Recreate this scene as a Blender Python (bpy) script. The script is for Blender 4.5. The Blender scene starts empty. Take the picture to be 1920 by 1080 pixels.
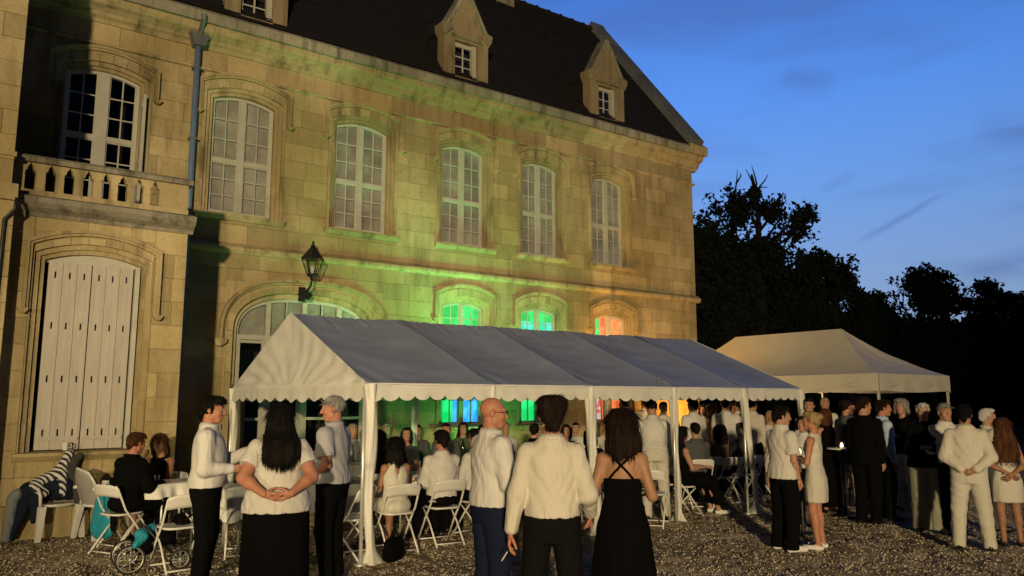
import bpy, math, random
import numpy as np
from mathutils import Vector, Matrix

# ---------------------------------------------------------------- camera, sky, lamps, exposure
SC = bpy.context.scene
COL = SC.collection
PI = math.pi
F_PX, CAM_H, HORIZON, VPX = 1470.0, 1.75, 750.0, 3005.0
PITCH = math.atan((HORIZON - 540) / F_PX)
TH = math.atan((VPX - 960) / math.hypot(F_PX, HORIZON - 540))
cam_data = bpy.data.cameras.new('camera')
cam = bpy.data.objects.new('camera', cam_data)
COL.objects.link(cam)
cam.location = (0, 0, CAM_H)
cam.rotation_euler = (PI / 2 + PITCH, 0, TH - PI / 2)
cam_data.sensor_width = 36.0
cam_data.lens = F_PX / 1920 * 36
cam_data.clip_end = 2000
SC.camera = cam
SC.view_settings.view_transform = 'Standard'
SC.view_settings.look = 'None'
SC.view_settings.exposure = 0.0
SC.view_settings.gamma = 1.0
SC.view_settings.use_curve_mapping = False
try:
    SC.cycles.use_denoising = True
    SC.cycles.max_bounces = 6
    SC.cycles.diffuse_bounces = 3
    SC.cycles.transparent_max_bounces = 12
    SC.cycles.sample_clamp_indirect = 4.0
except Exception:
    pass

FWD = np.array([math.cos(TH), math.sin(TH), 0.0])
RGT = np.array([math.sin(TH), -math.cos(TH), 0.0])
UPZ = np.array([0, 0, 1.0])
FW3 = FWD * math.cos(PITCH) + UPZ * math.sin(PITCH)
UP3 = -FWD * math.sin(PITCH) + UPZ * math.cos(PITCH)


def ray(x, y):
    return FW3 * F_PX + RGT * (x - 960) - UP3 * (y - 540)


def on_ground(x, y, z=0.0):
    d = ray(x, y)
    return np.array([0, 0, CAM_H]) + d * ((z - CAM_H) / d[2])


def at_scale(x, s, y=850):
    """ground point below the sight line through column x where one metre spans s photo pixels"""
    d = ray(x, y)
    d = d / (d @ FWD)
    p = d * (1500.0 / s)
    return np.array([p[0], p[1], 0.0])


# world: dusk sky, brighter to the north-west behind the house, dark overhead and behind the camera
w = bpy.data.worlds.new('World')
SC.world = w
w.use_nodes = True
wn, wl = w.node_tree.nodes, w.node_tree.links
wn.clear()


def wnode(t, **kw):
    n = wn.new(t)
    for k, v in kw.items():
        setattr(n, k, v)
    return n


def wmath(op, a, b=None, clamp=False):
    n = wnode('ShaderNodeMath', operation=op, use_clamp=clamp)
    for i, v in enumerate((a, b)):
        if v is None:
            continue
        if isinstance(v, (int, float)):
            n.inputs[i].default_value = v
        else:
            wl.new(v, n.inputs[i])
    return n.outputs[0]


def wdot(vec):
    n = wnode('ShaderNodeVectorMath', operation='DOT_PRODUCT')
    wl.new(DIR, n.inputs[0])
    n.inputs[1].default_value = vec
    return n.outputs['Value']


tcw = wnode('ShaderNodeTexCoord')
DIR = tcw.outputs['Generated']
zz = wdot((0, 0, 1))
ramp = wnode('ShaderNodeValToRGB')
wl.new(wmath('MAXIMUM', zz, 0.0), ramp.inputs[0])
cr = ramp.color_ramp
SKY = [(0.0, (0.25, 0.33, 0.46)), (0.13, (0.205, 0.325, 0.56)), (0.24, (0.145, 0.31, 0.70)), (0.36, (0.095, 0.275, 0.80)),
       (0.50, (0.05, 0.17, 0.62)), (0.75, (0.02, 0.075, 0.32)), (1.0, (0.012, 0.04, 0.19))]
cr.elements[0].position, cr.elements[0].color = SKY[0][0], SKY[0][1] + (1,)
cr.elements[1].position, cr.elements[1].color = SKY[-1][0], SKY[-1][1] + (1,)
for ps, c in SKY[1:-1]:
    e = cr.elements.new(ps)
    e.color = c + (1,)
GLOW = FWD * math.cos(math.radians(6)) + RGT * math.sin(math.radians(6))   # where the sun went down
g = wdot((float(GLOW[0]), float(GLOW[1]), 0.0))
gl = wnode('ShaderNodeMapRange')
wl.new(g, gl.inputs[0])
gl.inputs[1].default_value, gl.inputs[2].default_value = -0.3, 1.0
gl.inputs[3].default_value, gl.inputs[4].default_value = 0.07, 1.13
gp = wmath('POWER', gl.outputs[0], 1.5)
# soft streaky clouds
mp = wnode('ShaderNodeMapping')
wl.new(DIR, mp.inputs[0])
mp.inputs['Scale'].default_value = (2.0, 2.0, 9.0)
nz = wnode('ShaderNodeTexNoise')
wl.new(mp.outputs[0], nz.inputs['Vector'])
nz.inputs['Scale'].default_value = 1.6
nz.inputs['Detail'].default_value = 4
nz.inputs['Roughness'].default_value = 0.5
nz.inputs['Distortion'].default_value = 0.4
cl = wnode('ShaderNodeMapRange')
wl.new(nz.outputs[0], cl.inputs[0])
cl.inputs[1].default_value, cl.inputs[2].default_value = 0.50, 0.72
cl.inputs[3].default_value, cl.inputs[4].default_value = 0.0, 0.42


def unit(v):
    v = np.array(v, float)
    return v / np.linalg.norm(v)


def trail(p0, p1, width, dark):
    """a dark contrail between two directions of the sky"""
    a, b = unit(ray(*p0)), unit(ray(*p1))
    n = unit(np.cross(a, b))
    t = unit(b - a)
    mid = unit(a + b)
    half = float(np.linalg.norm(b - a)) / 2
    # wobble
    d = wmath('ABSOLUTE', wmath('ADD', wdot(tuple(map(float, n))), wmath('MULTIPLY', wmath('SUBTRACT', nz2, 0.5), 0.012)))
    s = wmath('ABSOLUTE', wmath('SUBTRACT', wdot(tuple(map(float, t))), float(mid @ t)))
    wob = wmath('SUBTRACT', 1.0, wmath('DIVIDE', d, width), True)
    le = wmath('SUBTRACT', 1.0, wmath('POWER', wmath('DIVIDE', s, half), 3.0), True)
    fr = wmath('GREATER_THAN', wdot(tuple(map(float, mid))), 0.5)
    return wmath('MULTIPLY', wmath('MULTIPLY', wmath('MULTIPLY', wob, le), fr), dark)


n2 = wnode('ShaderNodeTexNoise')
wl.new(DIR, n2.inputs['Vector'])
n2.inputs['Scale'].default_value = 14
n2.inputs['Detail'].default_value = 3
nz2 = n2.outputs[0]
tr = wmath('ADD', trail((1600, 458), (1782, 356), 0.0055, 0.42), trail((1535, 362), (1608, 322), 0.009, 0.22))
tr = wmath('ADD', tr, trail((1460, 140), (1570, 165), 0.022, 0.30))
tr = wmath('ADD', tr, trail((1820, 240), (1990, 255), 0.03, 0.25))
tr = wmath('ADD', tr, trail((1790, 520), (1990, 470), 0.02, 0.4))
dk = wmath('ADD', cl.outputs[0], tr)
dk = wmath('MINIMUM', dk, 0.75)
mixc = wnode('ShaderNodeMix', data_type='RGBA')
wl.new(dk, mixc.inputs[0])
wl.new(ramp.outputs[0], mixc.inputs[6])
mixc.inputs[7].default_value = (0.075, 0.13, 0.36, 1)
bg = wnode('ShaderNodeBackground')
wl.new(mixc.outputs[2], bg.inputs[0])
wl.new(gp, bg.inputs[1])
wo = wnode('ShaderNodeOutputWorld')
wl.new(bg.outputs[0], wo.inputs[0])


def lamp(name, kind, loc, target, power, color, size=0.3, angle=60, blend=0.5):
    ld = bpy.data.lights.new(name, kind)
    ld.energy = power
    ld.color = color
    if kind == 'SPOT':
        ld.spot_size = math.radians(angle)
        ld.spot_blend = blend
        ld.shadow_soft_size = size
    elif kind == 'POINT':
        ld.shadow_soft_size = size
    o = bpy.data.objects.new(name, ld)
    COL.objects.link(o)
    o.location = loc
    if target is not None:
        d = Vector(target) - Vector(loc)
        o.rotation_euler = d.to_track_quat('-Z', 'Y').to_euler()
    return o


FLOOD = (-12.0, -18.0, 4.3)
lamp('flood_lamp', 'SPOT', FLOOD, (12.5, 14.2, 6.4), 36500, (1.0, 0.77, 0.43), 0.45, 46, 0.85)
FLOOD2 = (-8.0, 2.2, 2.4)
lamp('side_flood_lamp', 'SPOT', FLOOD2, (3.8, 10.6, 2.3), 2500, (1.0, 0.80, 0.46), 0.3, 34, 0.7)
lamp('green_wall_lamp', 'SPOT', (8.7, 12.96, 2.12), (8.3, 14.0, 4.4), 400, (0.16, 1.0, 0.26), 0.30, 100, 1.0)
lamp('second_green_wall_lamp', 'SPOT', (10.9, 12.96, 2.12), (10.8, 14.0, 4.4), 190, (0.16, 1.0, 0.28), 0.30, 100, 1.0)
lamp('lime_wall_lamp', 'SPOT', (6.3, 12.96, 2.12), (6.3, 14.0, 4.6), 160, (0.36, 1.0, 0.36), 0.30, 104, 1.0)
lamp('green_ground_lamp', 'SPOT', (9.6, 13.0, 0.25), (9.2, 14.0, 2.2), 150, (0.14, 1.0, 0.22), 0.20, 140, 1.0)
lamp('second_green_ground_lamp', 'SPOT', (6.9, 13.0, 0.25), (7.3, 14.0, 2.6), 80, (0.20, 1.0, 0.25), 0.20, 140, 1.0)
lamp('amber_wall_lamp', 'SPOT', (11.85, 12.97, 2.12), (15.2, 14.2, 5.2), 620, (1.0, 0.48, 0.10), 0.15, 75, 1.0)
lamp('orange_uplight_lamp', 'SPOT', (15.6, 13.0, 0.25), (15.2, 14.0, 3.4), 620, (1.0, 0.42, 0.07), 0.25, 125, 0.9)
lamp('marquee_lantern_lamp', 'POINT', (12.6, 11.6, 1.98), None, 42, (1.0, 0.62, 0.25), 0.08)
lamp('bar_lantern_lamp', 'POINT', (16.6, 11.3, 1.95), None, 60, (1.0, 0.66, 0.30), 0.08)

# ---------------------------------------------------------------- helpers
def tag(o, label=None, cat=None, group=None, kind=None):
    if label: o['label'] = label
    if cat: o['category'] = cat
    if group: o['group'] = group
    if kind: o['kind'] = kind
    return o


def thing(name, label, cat, loc=(0, 0, 0), rz=0.0, group=None):
    o = bpy.data.objects.new(name, None)
    o.empty_display_size = 0.2
    COL.objects.link(o)
    o.location = loc
    o.rotation_euler = (0, 0, rz)
    return tag(o, label, cat, group)


def link(name, me, parent=None, loc=(0, 0, 0)):
    o = bpy.data.objects.new(name, me)
    COL.objects.link(o)
    o.location = loc
    if parent is not None: o.parent = parent
    return o


def mesh_from(name, V, Fc, m=None, smooth=False):
    me = bpy.data.meshes.new(name)
    V = V.tolist() if hasattr(V, 'tolist') else V
    Fc = Fc.tolist() if hasattr(Fc, 'tolist') else Fc
    me.from_pydata(V, [], Fc)
    if m is not None:
        me.materials.append(m)
    if smooth:
        me.polygons.foreach_set('use_smooth', [True] * len(me.polygons))
    me.update()
    return me


class MB:
    """collects shapes into one mesh"""
    def __init__(s):
        s.v, s.f = [], []

    def add(s, V, Fc):
        b = len(s.v)
        s.v += [tuple(p) for p in V]
        s.f += [tuple(i + b for i in f) for f in Fc]
        return s

    def box(s, x0, x1, y0, y1, z0, z1):
        V = [(x, y, z) for z in (z0, z1) for y in (y0, y1) for x in (x0, x1)]
        return s.add(V, [(0, 2, 3, 1), (4, 5, 7, 6), (0, 1, 5, 4), (2, 6, 7, 3), (0, 4, 6, 2), (1, 3, 7, 5)])

    def chbox(s, x0, x1, y0, y1, z0, z1, c=0.012):
        """box with its front (y0) arrises chamfered"""
        V = [(x0, y1, z0), (x1, y1, z0), (x1, y1, z1), (x0, y1, z1),
             (x0, y0 + c, z0), (x1, y0 + c, z0), (x1, y0 + c, z1), (x0, y0 + c, z1),
             (x0 + c, y0, z0 + c), (x1 - c, y0, z0 + c), (x1 - c, y0, z1 - c), (x0 + c, y0, z1 - c)]
        Fc = [(0, 3, 2, 1), (8, 9, 10, 11)]
        for i in range(4):
            j = (i + 1) % 4
            Fc += [(i, j, 4 + j, 4 + i), (4 + i, 4 + j, 8 + j, 8 + i)]
        return s.add(V, Fc)

    def tube(s, pts, r, n=8, caps=True, rs=None):
        pts = [np.array(p, float) for p in pts]
        m = len(pts)
        V, Fc = [], []
        prev = None
        for i, p in enumerate(pts):
            t = pts[min(i + 1, m - 1)] - pts[max(i - 1, 0)]
            t = t / (np.linalg.norm(t) + 1e-9)
            if prev is None:
                a = np.cross(t, (0, 0, 1.0))
                if np.linalg.norm(a) < 0.1: a = np.cross(t, (1.0, 0, 0))
            else:
                a = prev - t * (prev @ t)
            a = a / (np.linalg.norm(a) + 1e-9)
            prev = a
            b = np.cross(t, a)
            rr = rs[i] if rs is not None else r
            for k in range(n):
                an = 2 * PI * k / n
                V.append(p + (a * math.cos(an) + b * math.sin(an)) * rr)
        for i in range(m - 1):
            for k in range(n):
                k2 = (k + 1) % n
                Fc.append((i * n + k, (i + 1) * n + k, (i + 1) * n + k2, i * n + k2))
        if caps:
            Fc.append(tuple(range(n)))
            Fc.append(tuple(reversed(range((m - 1) * n, m * n))))
        return s.add(V, Fc)

    def lathe(s, prof, c=(0, 0, 0), n=16, cap=True, sx=1, sy=1):
        V, Fc = [], []
        for r, z in prof:
            for k in range(n):
                a = 2 * PI * k / n
                V.append((c[0] + r * sx * math.cos(a), c[1] + r * sy * math.sin(a), c[2] + z))
        for i in range(len(prof) - 1):
            for k in range(n):
                k2 = (k + 1) % n
                Fc.append((i * n + k, i * n + k2, (i + 1) * n + k2, (i + 1) * n + k))
        if cap:
            Fc.append(tuple(reversed(range(n))))
            Fc.append(tuple(range((len(prof) - 1) * n, len(prof) * n)))
        return s.add(V, Fc)

    def band(s, A, B, y0, y1):
        """solid between two polylines A and B (x,z), from y0 (front) to y1"""
        n = len(A)
        V = [(x, y0, z) for x, z in A] + [(x, y0, z) for x, z in B] + [(x, y1, z) for x, z in A] + [(x, y1, z) for x, z in B]
        Fc = []
        for i in range(n - 1):
            j = i + 1
            Fc += [(i, j, n + j, n + i), (2 * n + i, 3 * n + i, 3 * n + j, 2 * n + j),
                   (i, 2 * n + i, 2 * n + j, j), (n + i, n + j, 3 * n + j, 3 * n + i)]
        Fc += [(0, n, 3 * n, 2 * n), (n - 1, 3 * n - 1, 4 * n - 1, 2 * n - 1)]
        return s.add(V, Fc)

    def prism(s, poly, y0, y1):
        """polygon (x,z) extruded along y"""
        n = len(poly)
        V = [(x, y0, z) for x, z in poly] + [(x, y1, z) for x, z in poly]
        Fc = [tuple(range(n)), tuple(reversed(range(n, 2 * n)))]
        for i in range(n):
            j = (i + 1) % n
            Fc.append((i, n + i, n + j, j))
        return s.add(V, Fc)

    def prism_x(s, poly, x0, x1):
        """polygon (y,z) extruded along x"""
        n = len(poly)
        V = [(x0, y, z) for y, z in poly] + [(x1, y, z) for y, z in poly]
        Fc = [tuple(range(n)), tuple(reversed(range(n, 2 * n)))]
        for i in range(n):
            j = (i + 1) % n
            Fc.append((i, n + i, n + j, j))
        return s.add(V, Fc)

    def mesh(s, name, m, smooth=False, fix=True):
        me = mesh_from(name, s.v, s.f, m, smooth)
        if fix:
            import bmesh
            bm = bmesh.new()
            bm.from_mesh(me)
            bmesh.ops.recalc_face_normals(bm, faces=bm.faces[:])
            bm.to_mesh(me)
            bm.free()
        return me

    def obj(s, name, m, parent=None, loc=(0, 0, 0), smooth=False, fix=True):
        return link(name, s.mesh(name, m, smooth, fix), parent, loc)


def copy_tree(o, parent=None):
    c = o.copy()
    COL.objects.link(c)
    c.parent = parent
    for ch in list(o.children):
        copy_tree(ch, c)
    return c


# ---------------------------------------------------------------- materials
def NG(name):
    m = bpy.data.materials.new(name)
    m.use_nodes = True
    nt = m.node_tree
    return m, nt, nt.nodes, nt.links, nt.nodes['Principled BSDF']


def mat(name, col, rough=0.7, var=0.0, scale=8.0, bump=0.0, bscale=60.0, metal=0.0, spec=0.4, sheen=0.0, stretch=None,
        trans=0.0, rand=0.0, col2=None, world=False):
    """principled surface with noise in colour (var, or towards col2), relief and a per-object tint"""
    m, nt, N, L, B = NG(name)
    B.inputs['Roughness'].default_value = rough
    B.inputs['Metallic'].default_value = metal
    B.inputs['Specular IOR Level'].default_value = spec
    if sheen:
        B.inputs['Sheen Weight'].default_value = sheen
    tc = N.new('ShaderNodeTexCoord')
    src = tc.outputs['Object']
    if world:
        src = N.new('ShaderNodeNewGeometry').outputs['Position']
    if stretch:
        mpn = N.new('ShaderNodeMapping')
        mpn.inputs['Scale'].default_value = stretch
        L.new(src, mpn.inputs[0])
        src = mpn.outputs[0]
    cin = None
    if var or col2:
        nz = N.new('ShaderNodeTexNoise')
        nz.inputs['Scale'].default_value = scale
        nz.inputs['Detail'].default_value = 5
        nz.inputs['Roughness'].default_value = 0.62
        L.new(src, nz.inputs['Vector'])
        mr = N.new('ShaderNodeMapRange')
        mr.inputs[1].default_value, mr.inputs[2].default_value = 0.32, 0.68
        L.new(nz.outputs[0], mr.inputs[0])
        mx = N.new('ShaderNodeMix')
        mx.data_type = 'RGBA'
        L.new(mr.outputs[0], mx.inputs[0])
        mx.inputs[6].default_value = tuple(c * (1 - var) for c in col) + (1,)
        c2 = col2 if col2 else tuple(min(1, c * (1 + var)) for c in col)
        mx.inputs[7].default_value = tuple(c2) + (1,)
        cin = mx.outputs[2]
    if rand:
        oi = N.new('ShaderNodeObjectInfo')
        mr = N.new('ShaderNodeMapRange')
        mr.inputs[3].default_value, mr.inputs[4].default_value = 1 - rand, 1 + rand
        L.new(oi.outputs['Random'], mr.inputs[0])
        vm = N.new('ShaderNodeVectorMath')
        vm.operation = 'SCALE'
        if cin is not None:
            L.new(cin, vm.inputs[0])
        else:
            vm.inputs[0].default_value = col
        L.new(mr.outputs[0], vm.inputs['Scale'])
        cin = vm.outputs[0]
    if cin is not None:
        L.new(cin, B.inputs['Base Color'])
    else:
        B.inputs['Base Color'].default_value = tuple(col) + (1,)
    if bump:
        nb = N.new('ShaderNodeTexNoise')
        nb.inputs['Scale'].default_value = bscale
        nb.inputs['Detail'].default_value = 4
        L.new(src, nb.inputs['Vector'])
        bp = N.new('ShaderNodeBump')
        bp.inputs['Strength'].default_value = 1.0
        bp.inputs['Distance'].default_value = bump
        L.new(nb.outputs[0], bp.inputs['Height'])
        L.new(bp.outputs[0], B.inputs['Normal'])
    if trans:
        out = N['Material Output']
        tr = N.new('ShaderNodeBsdfTranslucent')
        tr.inputs[0].default_value = tuple(col) + (1,)
        ms = N.new('ShaderNodeMixShader')
        ms.inputs[0].default_value = trans
        L.new(B.outputs[0], ms.inputs[1])
        L.new(tr.outputs[0], ms.inputs[2])
        L.new(ms.outputs[0], out.inputs[0])
    return m


def stone_mat(name, base, dark, pale, amt=0.5, rough=0.9):
    m, nt, N, L, B = NG(name)
    B.inputs['Roughness'].default_value = rough
    B.inputs['Specular IOR Level'].default_value = 0.2
    pos = N.new('ShaderNodeNewGeometry').outputs['Position']

    def noise(scale, sc=(1, 1, 1), detail=6, rg=0.6):
        mpn = N.new('ShaderNodeMapping')
        mpn.inputs['Scale'].default_value = sc
        L.new(pos, mpn.inputs[0])
        n = N.new('ShaderNodeTexNoise')
        n.inputs['Scale'].default_value = scale
        n.inputs['Detail'].default_value = detail
        n.inputs['Roughness'].default_value = rg
        L.new(mpn.outputs[0], n.inputs['Vector'])
        return n.outputs[0]

    def rng(v, a, b, c=0.0, d=1.0):
        r = N.new('ShaderNodeMapRange')
        L.new(v, r.inputs[0])
        r.inputs[1].default_value, r.inputs[2].default_value = a, b
        r.inputs[3].default_value, r.inputs[4].default_value = c, d
        return r.outputs[0]

    def mix(f, a, b):
        x = N.new('ShaderNodeMix')
        x.data_type = 'RGBA'
        L.new(f, x.inputs[0])
        for i, v in ((6, a), (7, b)):
            if isinstance(v, tuple): x.inputs[i].default_value = v + (1,)
            else: L.new(v, x.inputs[i])
        return x.outputs[2]
    big = noise(0.55, (1, 1, 0.8), 5)
    streak = noise(2.2, (2.2, 2.2, 0.35), 5)
    fine = noise(14, (1, 1, 1), 6, 0.7)
    c = mix(rng(big, 0.42, 0.62), base, pale)
    c = mix(rng(streak, 0.50, 0.72, 0, amt), c, dark)
    c = mix(rng(fine, 0.52, 0.78, 0, 0.45), c, dark)
    oi = N.new('ShaderNodeObjectInfo')
    vm = N.new('ShaderNodeVectorMath')
    vm.operation = 'SCALE'
    L.new(c, vm.inputs[0])
    L.new(rng(oi.outputs['Random'], 0, 1, 0.80, 1.14), vm.inputs['Scale'])
    L.new(vm.outputs[0], B.inputs['Base Color'])
    bp = N.new('ShaderNodeBump')
    bp.inputs['Distance'].default_value = 0.012
    bp.inputs['Strength'].default_value = 0.9
    a = N.new('ShaderNodeMath')
    a.operation = 'ADD'
    L.new(fine, a.inputs[0])
    L.new(noise(45, (1, 1, 1), 3), a.inputs[1])
    L.new(a.outputs[0], bp.inputs['Height'])
    L.new(bp.outputs[0], B.inputs['Normal'])
    return m


def glass_mat(name, tint=(1, 1, 1), gloss=0.12, rough=0.03):
    m, nt, N, L, B = NG(name)
    N.remove(B)
    fr = N.new('ShaderNodeFresnel')
    fr.inputs[0].default_value = 1.5
    tr = N.new('ShaderNodeBsdfTransparent')
    tr.inputs[0].default_value = tuple(tint) + (1,)
    gl_ = N.new('ShaderNodeBsdfGlossy')
    gl_.inputs['Roughness'].default_value = rough
    ad = N.new('ShaderNodeMath')
    ad.operation = 'ADD'
    L.new(fr.outputs[0], ad.inputs[0])
    ad.inputs[1].default_value = gloss * 0.5
    bf = N.new('ShaderNodeMath')
    bf.operation = 'SUBTRACT'
    bf.inputs[0].default_value = 1.0
    L.new(N.new('ShaderNodeNewGeometry').outputs['Backfacing'], bf.inputs[1])
    mu = N.new('ShaderNodeMath')
    mu.operation = 'MULTIPLY'
    L.new(ad.outputs[0], mu.inputs[0])
    L.new(bf.outputs[0], mu.inputs[1])
    ms = N.new('ShaderNodeMixShader')
    L.new(mu.outputs[0], ms.inputs[0])
    L.new(tr.outputs[0], ms.inputs[1])
    L.new(gl_.outputs[0], ms.inputs[2])
    L.new(ms.outputs[0], N['Material Output'].inputs[0])
    return m


def glow_mat(name, c1, c2, strength, scale=1.2, split=(0.45, 0.55), stretch=(1, 1, 1)):
    """a lit blind or curtain: light of two colours"""
    m, nt, N, L, B = NG(name)
    pos = N.new('ShaderNodeNewGeometry').outputs['Position']
    mpn = N.new('ShaderNodeMapping')
    mpn.inputs['Scale'].default_value = stretch
    L.new(pos, mpn.inputs[0])
    n = N.new('ShaderNodeTexNoise')
    n.inputs['Scale'].default_value = scale
    n.inputs['Detail'].default_value = 3
    L.new(mpn.outputs[0], n.inputs['Vector'])
    r = N.new('ShaderNodeMapRange')
    L.new(n.outputs[0], r.inputs[0])
    r.inputs[1].default_value, r.inputs[2].default_value = split
    mx = N.new('ShaderNodeMix')
    mx.data_type = 'RGBA'
    L.new(r.outputs[0], mx.inputs[0])
    mx.inputs[6].default_value = c1 + (1,)
    mx.inputs[7].default_value = c2 + (1,)
    B.inputs['Base Color'].default_value = (0.1, 0.1, 0.1, 1)
    L.new(mx.outputs[2], B.inputs['Emission Color'])
    B.inputs['Emission Strength'].default_value = strength
    return m


STONE = stone_mat('limestone', (0.37, 0.29, 0.14), (0.13, 0.10, 0.05), (0.53, 0.43, 0.245), 0.5)
TRIM = stone_mat('moulded limestone', (0.35, 0.28, 0.145), (0.05, 0.042, 0.022), (0.54, 0.44, 0.255), 0.65)
GRIME = stone_mat('weathered coping stone', (0.26, 0.235, 0.18), (0.06, 0.055, 0.045), (0.40, 0.37, 0.29), 0.9)
DSTONE = stone_mat('dirty dimmed dormer stone', (0.24, 0.19, 0.11), (0.07, 0.055, 0.035), (0.34, 0.27, 0.165), 0.8)  # dirty grey-brown stone, colour also lowered for dimmer light on the dormers
MORTAR = mat('lime mortar', (0.27, 0.21, 0.11), 0.95, 0.25, 6)
PAINT = mat('white painted joinery', (0.46, 0.45, 0.39), 0.55, 0.10, 5, 0.0015, 40, rand=0.04)
SHUTTER = mat('grey white shutter paint', (0.45, 0.415, 0.36), 0.6, 0.12, 3, 0.003, 25, stretch=(6, 6, 0.5), rand=0.05)
BLIND = mat('grey interior blind', (0.33, 0.335, 0.29), 0.8, 0.35, 1.7, world=True)
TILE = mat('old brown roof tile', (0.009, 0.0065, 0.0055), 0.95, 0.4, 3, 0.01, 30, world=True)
LEAD = mat('dull zinc', (0.16, 0.17, 0.18), 0.5, 0.2, 4, metal=0.4)
PIPE = mat('blue grey painted pipe', (0.13, 0.20, 0.34), 0.4, 0.15, 4)
IRON = mat('black lantern iron', (0.012, 0.012, 0.012), 0.45, 0.2, 20)
GLASS = glass_mat('window glass')
CLEAR = glass_mat('drinking glass', (0.93, 0.95, 0.94), 0.25, 0.02)
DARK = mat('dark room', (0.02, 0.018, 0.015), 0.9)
CANVAS_R = mat('sky shaded marquee roof canvas', (0.29, 0.325, 0.43), 0.6, 0.16, 1.2, 0.003, 9, trans=0.10)  # white canvas dimmed and blued in its colour for shade and sky light
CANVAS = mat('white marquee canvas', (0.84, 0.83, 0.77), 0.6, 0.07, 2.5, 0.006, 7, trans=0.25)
CANVAS2 = mat('cream gazebo canvas', (0.60, 0.57, 0.48), 0.65, 0.06, 2, 0.004, 7, trans=0.22)
STEEL = mat('galvanised pole', (0.62, 0.62, 0.60), 0.35, 0.05, 8, metal=0.5)
CHAIRP = mat('white chair plastic', (0.66, 0.65, 0.61), 0.4, 0.04, 6)
GARDENP = mat('white garden chair plastic', (0.62, 0.61, 0.58), 0.45, 0.06, 5)
CLOTH = mat('white table linen', (0.74, 0.73, 0.70), 0.85, 0.04, 5, 0.003, 30)

# ---------------------------------------------------------------- ground
rng = np.random.default_rng(7)


def vnoise(x, y, seed, cell):
    """smooth value noise on arrays"""
    r = np.random.default_rng(seed)
    T = r.random((256, 256))
    u, v = x / cell, y / cell
    i, j = np.floor(u).astype(int), np.floor(v).astype(int)
    a, b = u - i, v - j
    a, b = a * a * (3 - 2 * a), b * b * (3 - 2 * b)
    g_ = lambda p, q: T[p % 256, q % 256]
    return (g_(i, j) * (1 - a) + g_(i + 1, j) * a) * (1 - b) + (g_(i, j + 1) * (1 - a) + g_(i + 1, j + 1) * a) * b


def ground_h(x, y):
    near = np.clip((24 - np.hypot(x - 7, y - 6)) / 8, 0, 1)
    h = (vnoise(x, y, 1, 0.31) - 0.5) * 0.042 + (vnoise(x, y, 2, 0.13) - 0.5) * 0.042 + (vnoise(x, y, 3, 0.9) - 0.5) * 0.03
    return h * near - 0.012


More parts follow.
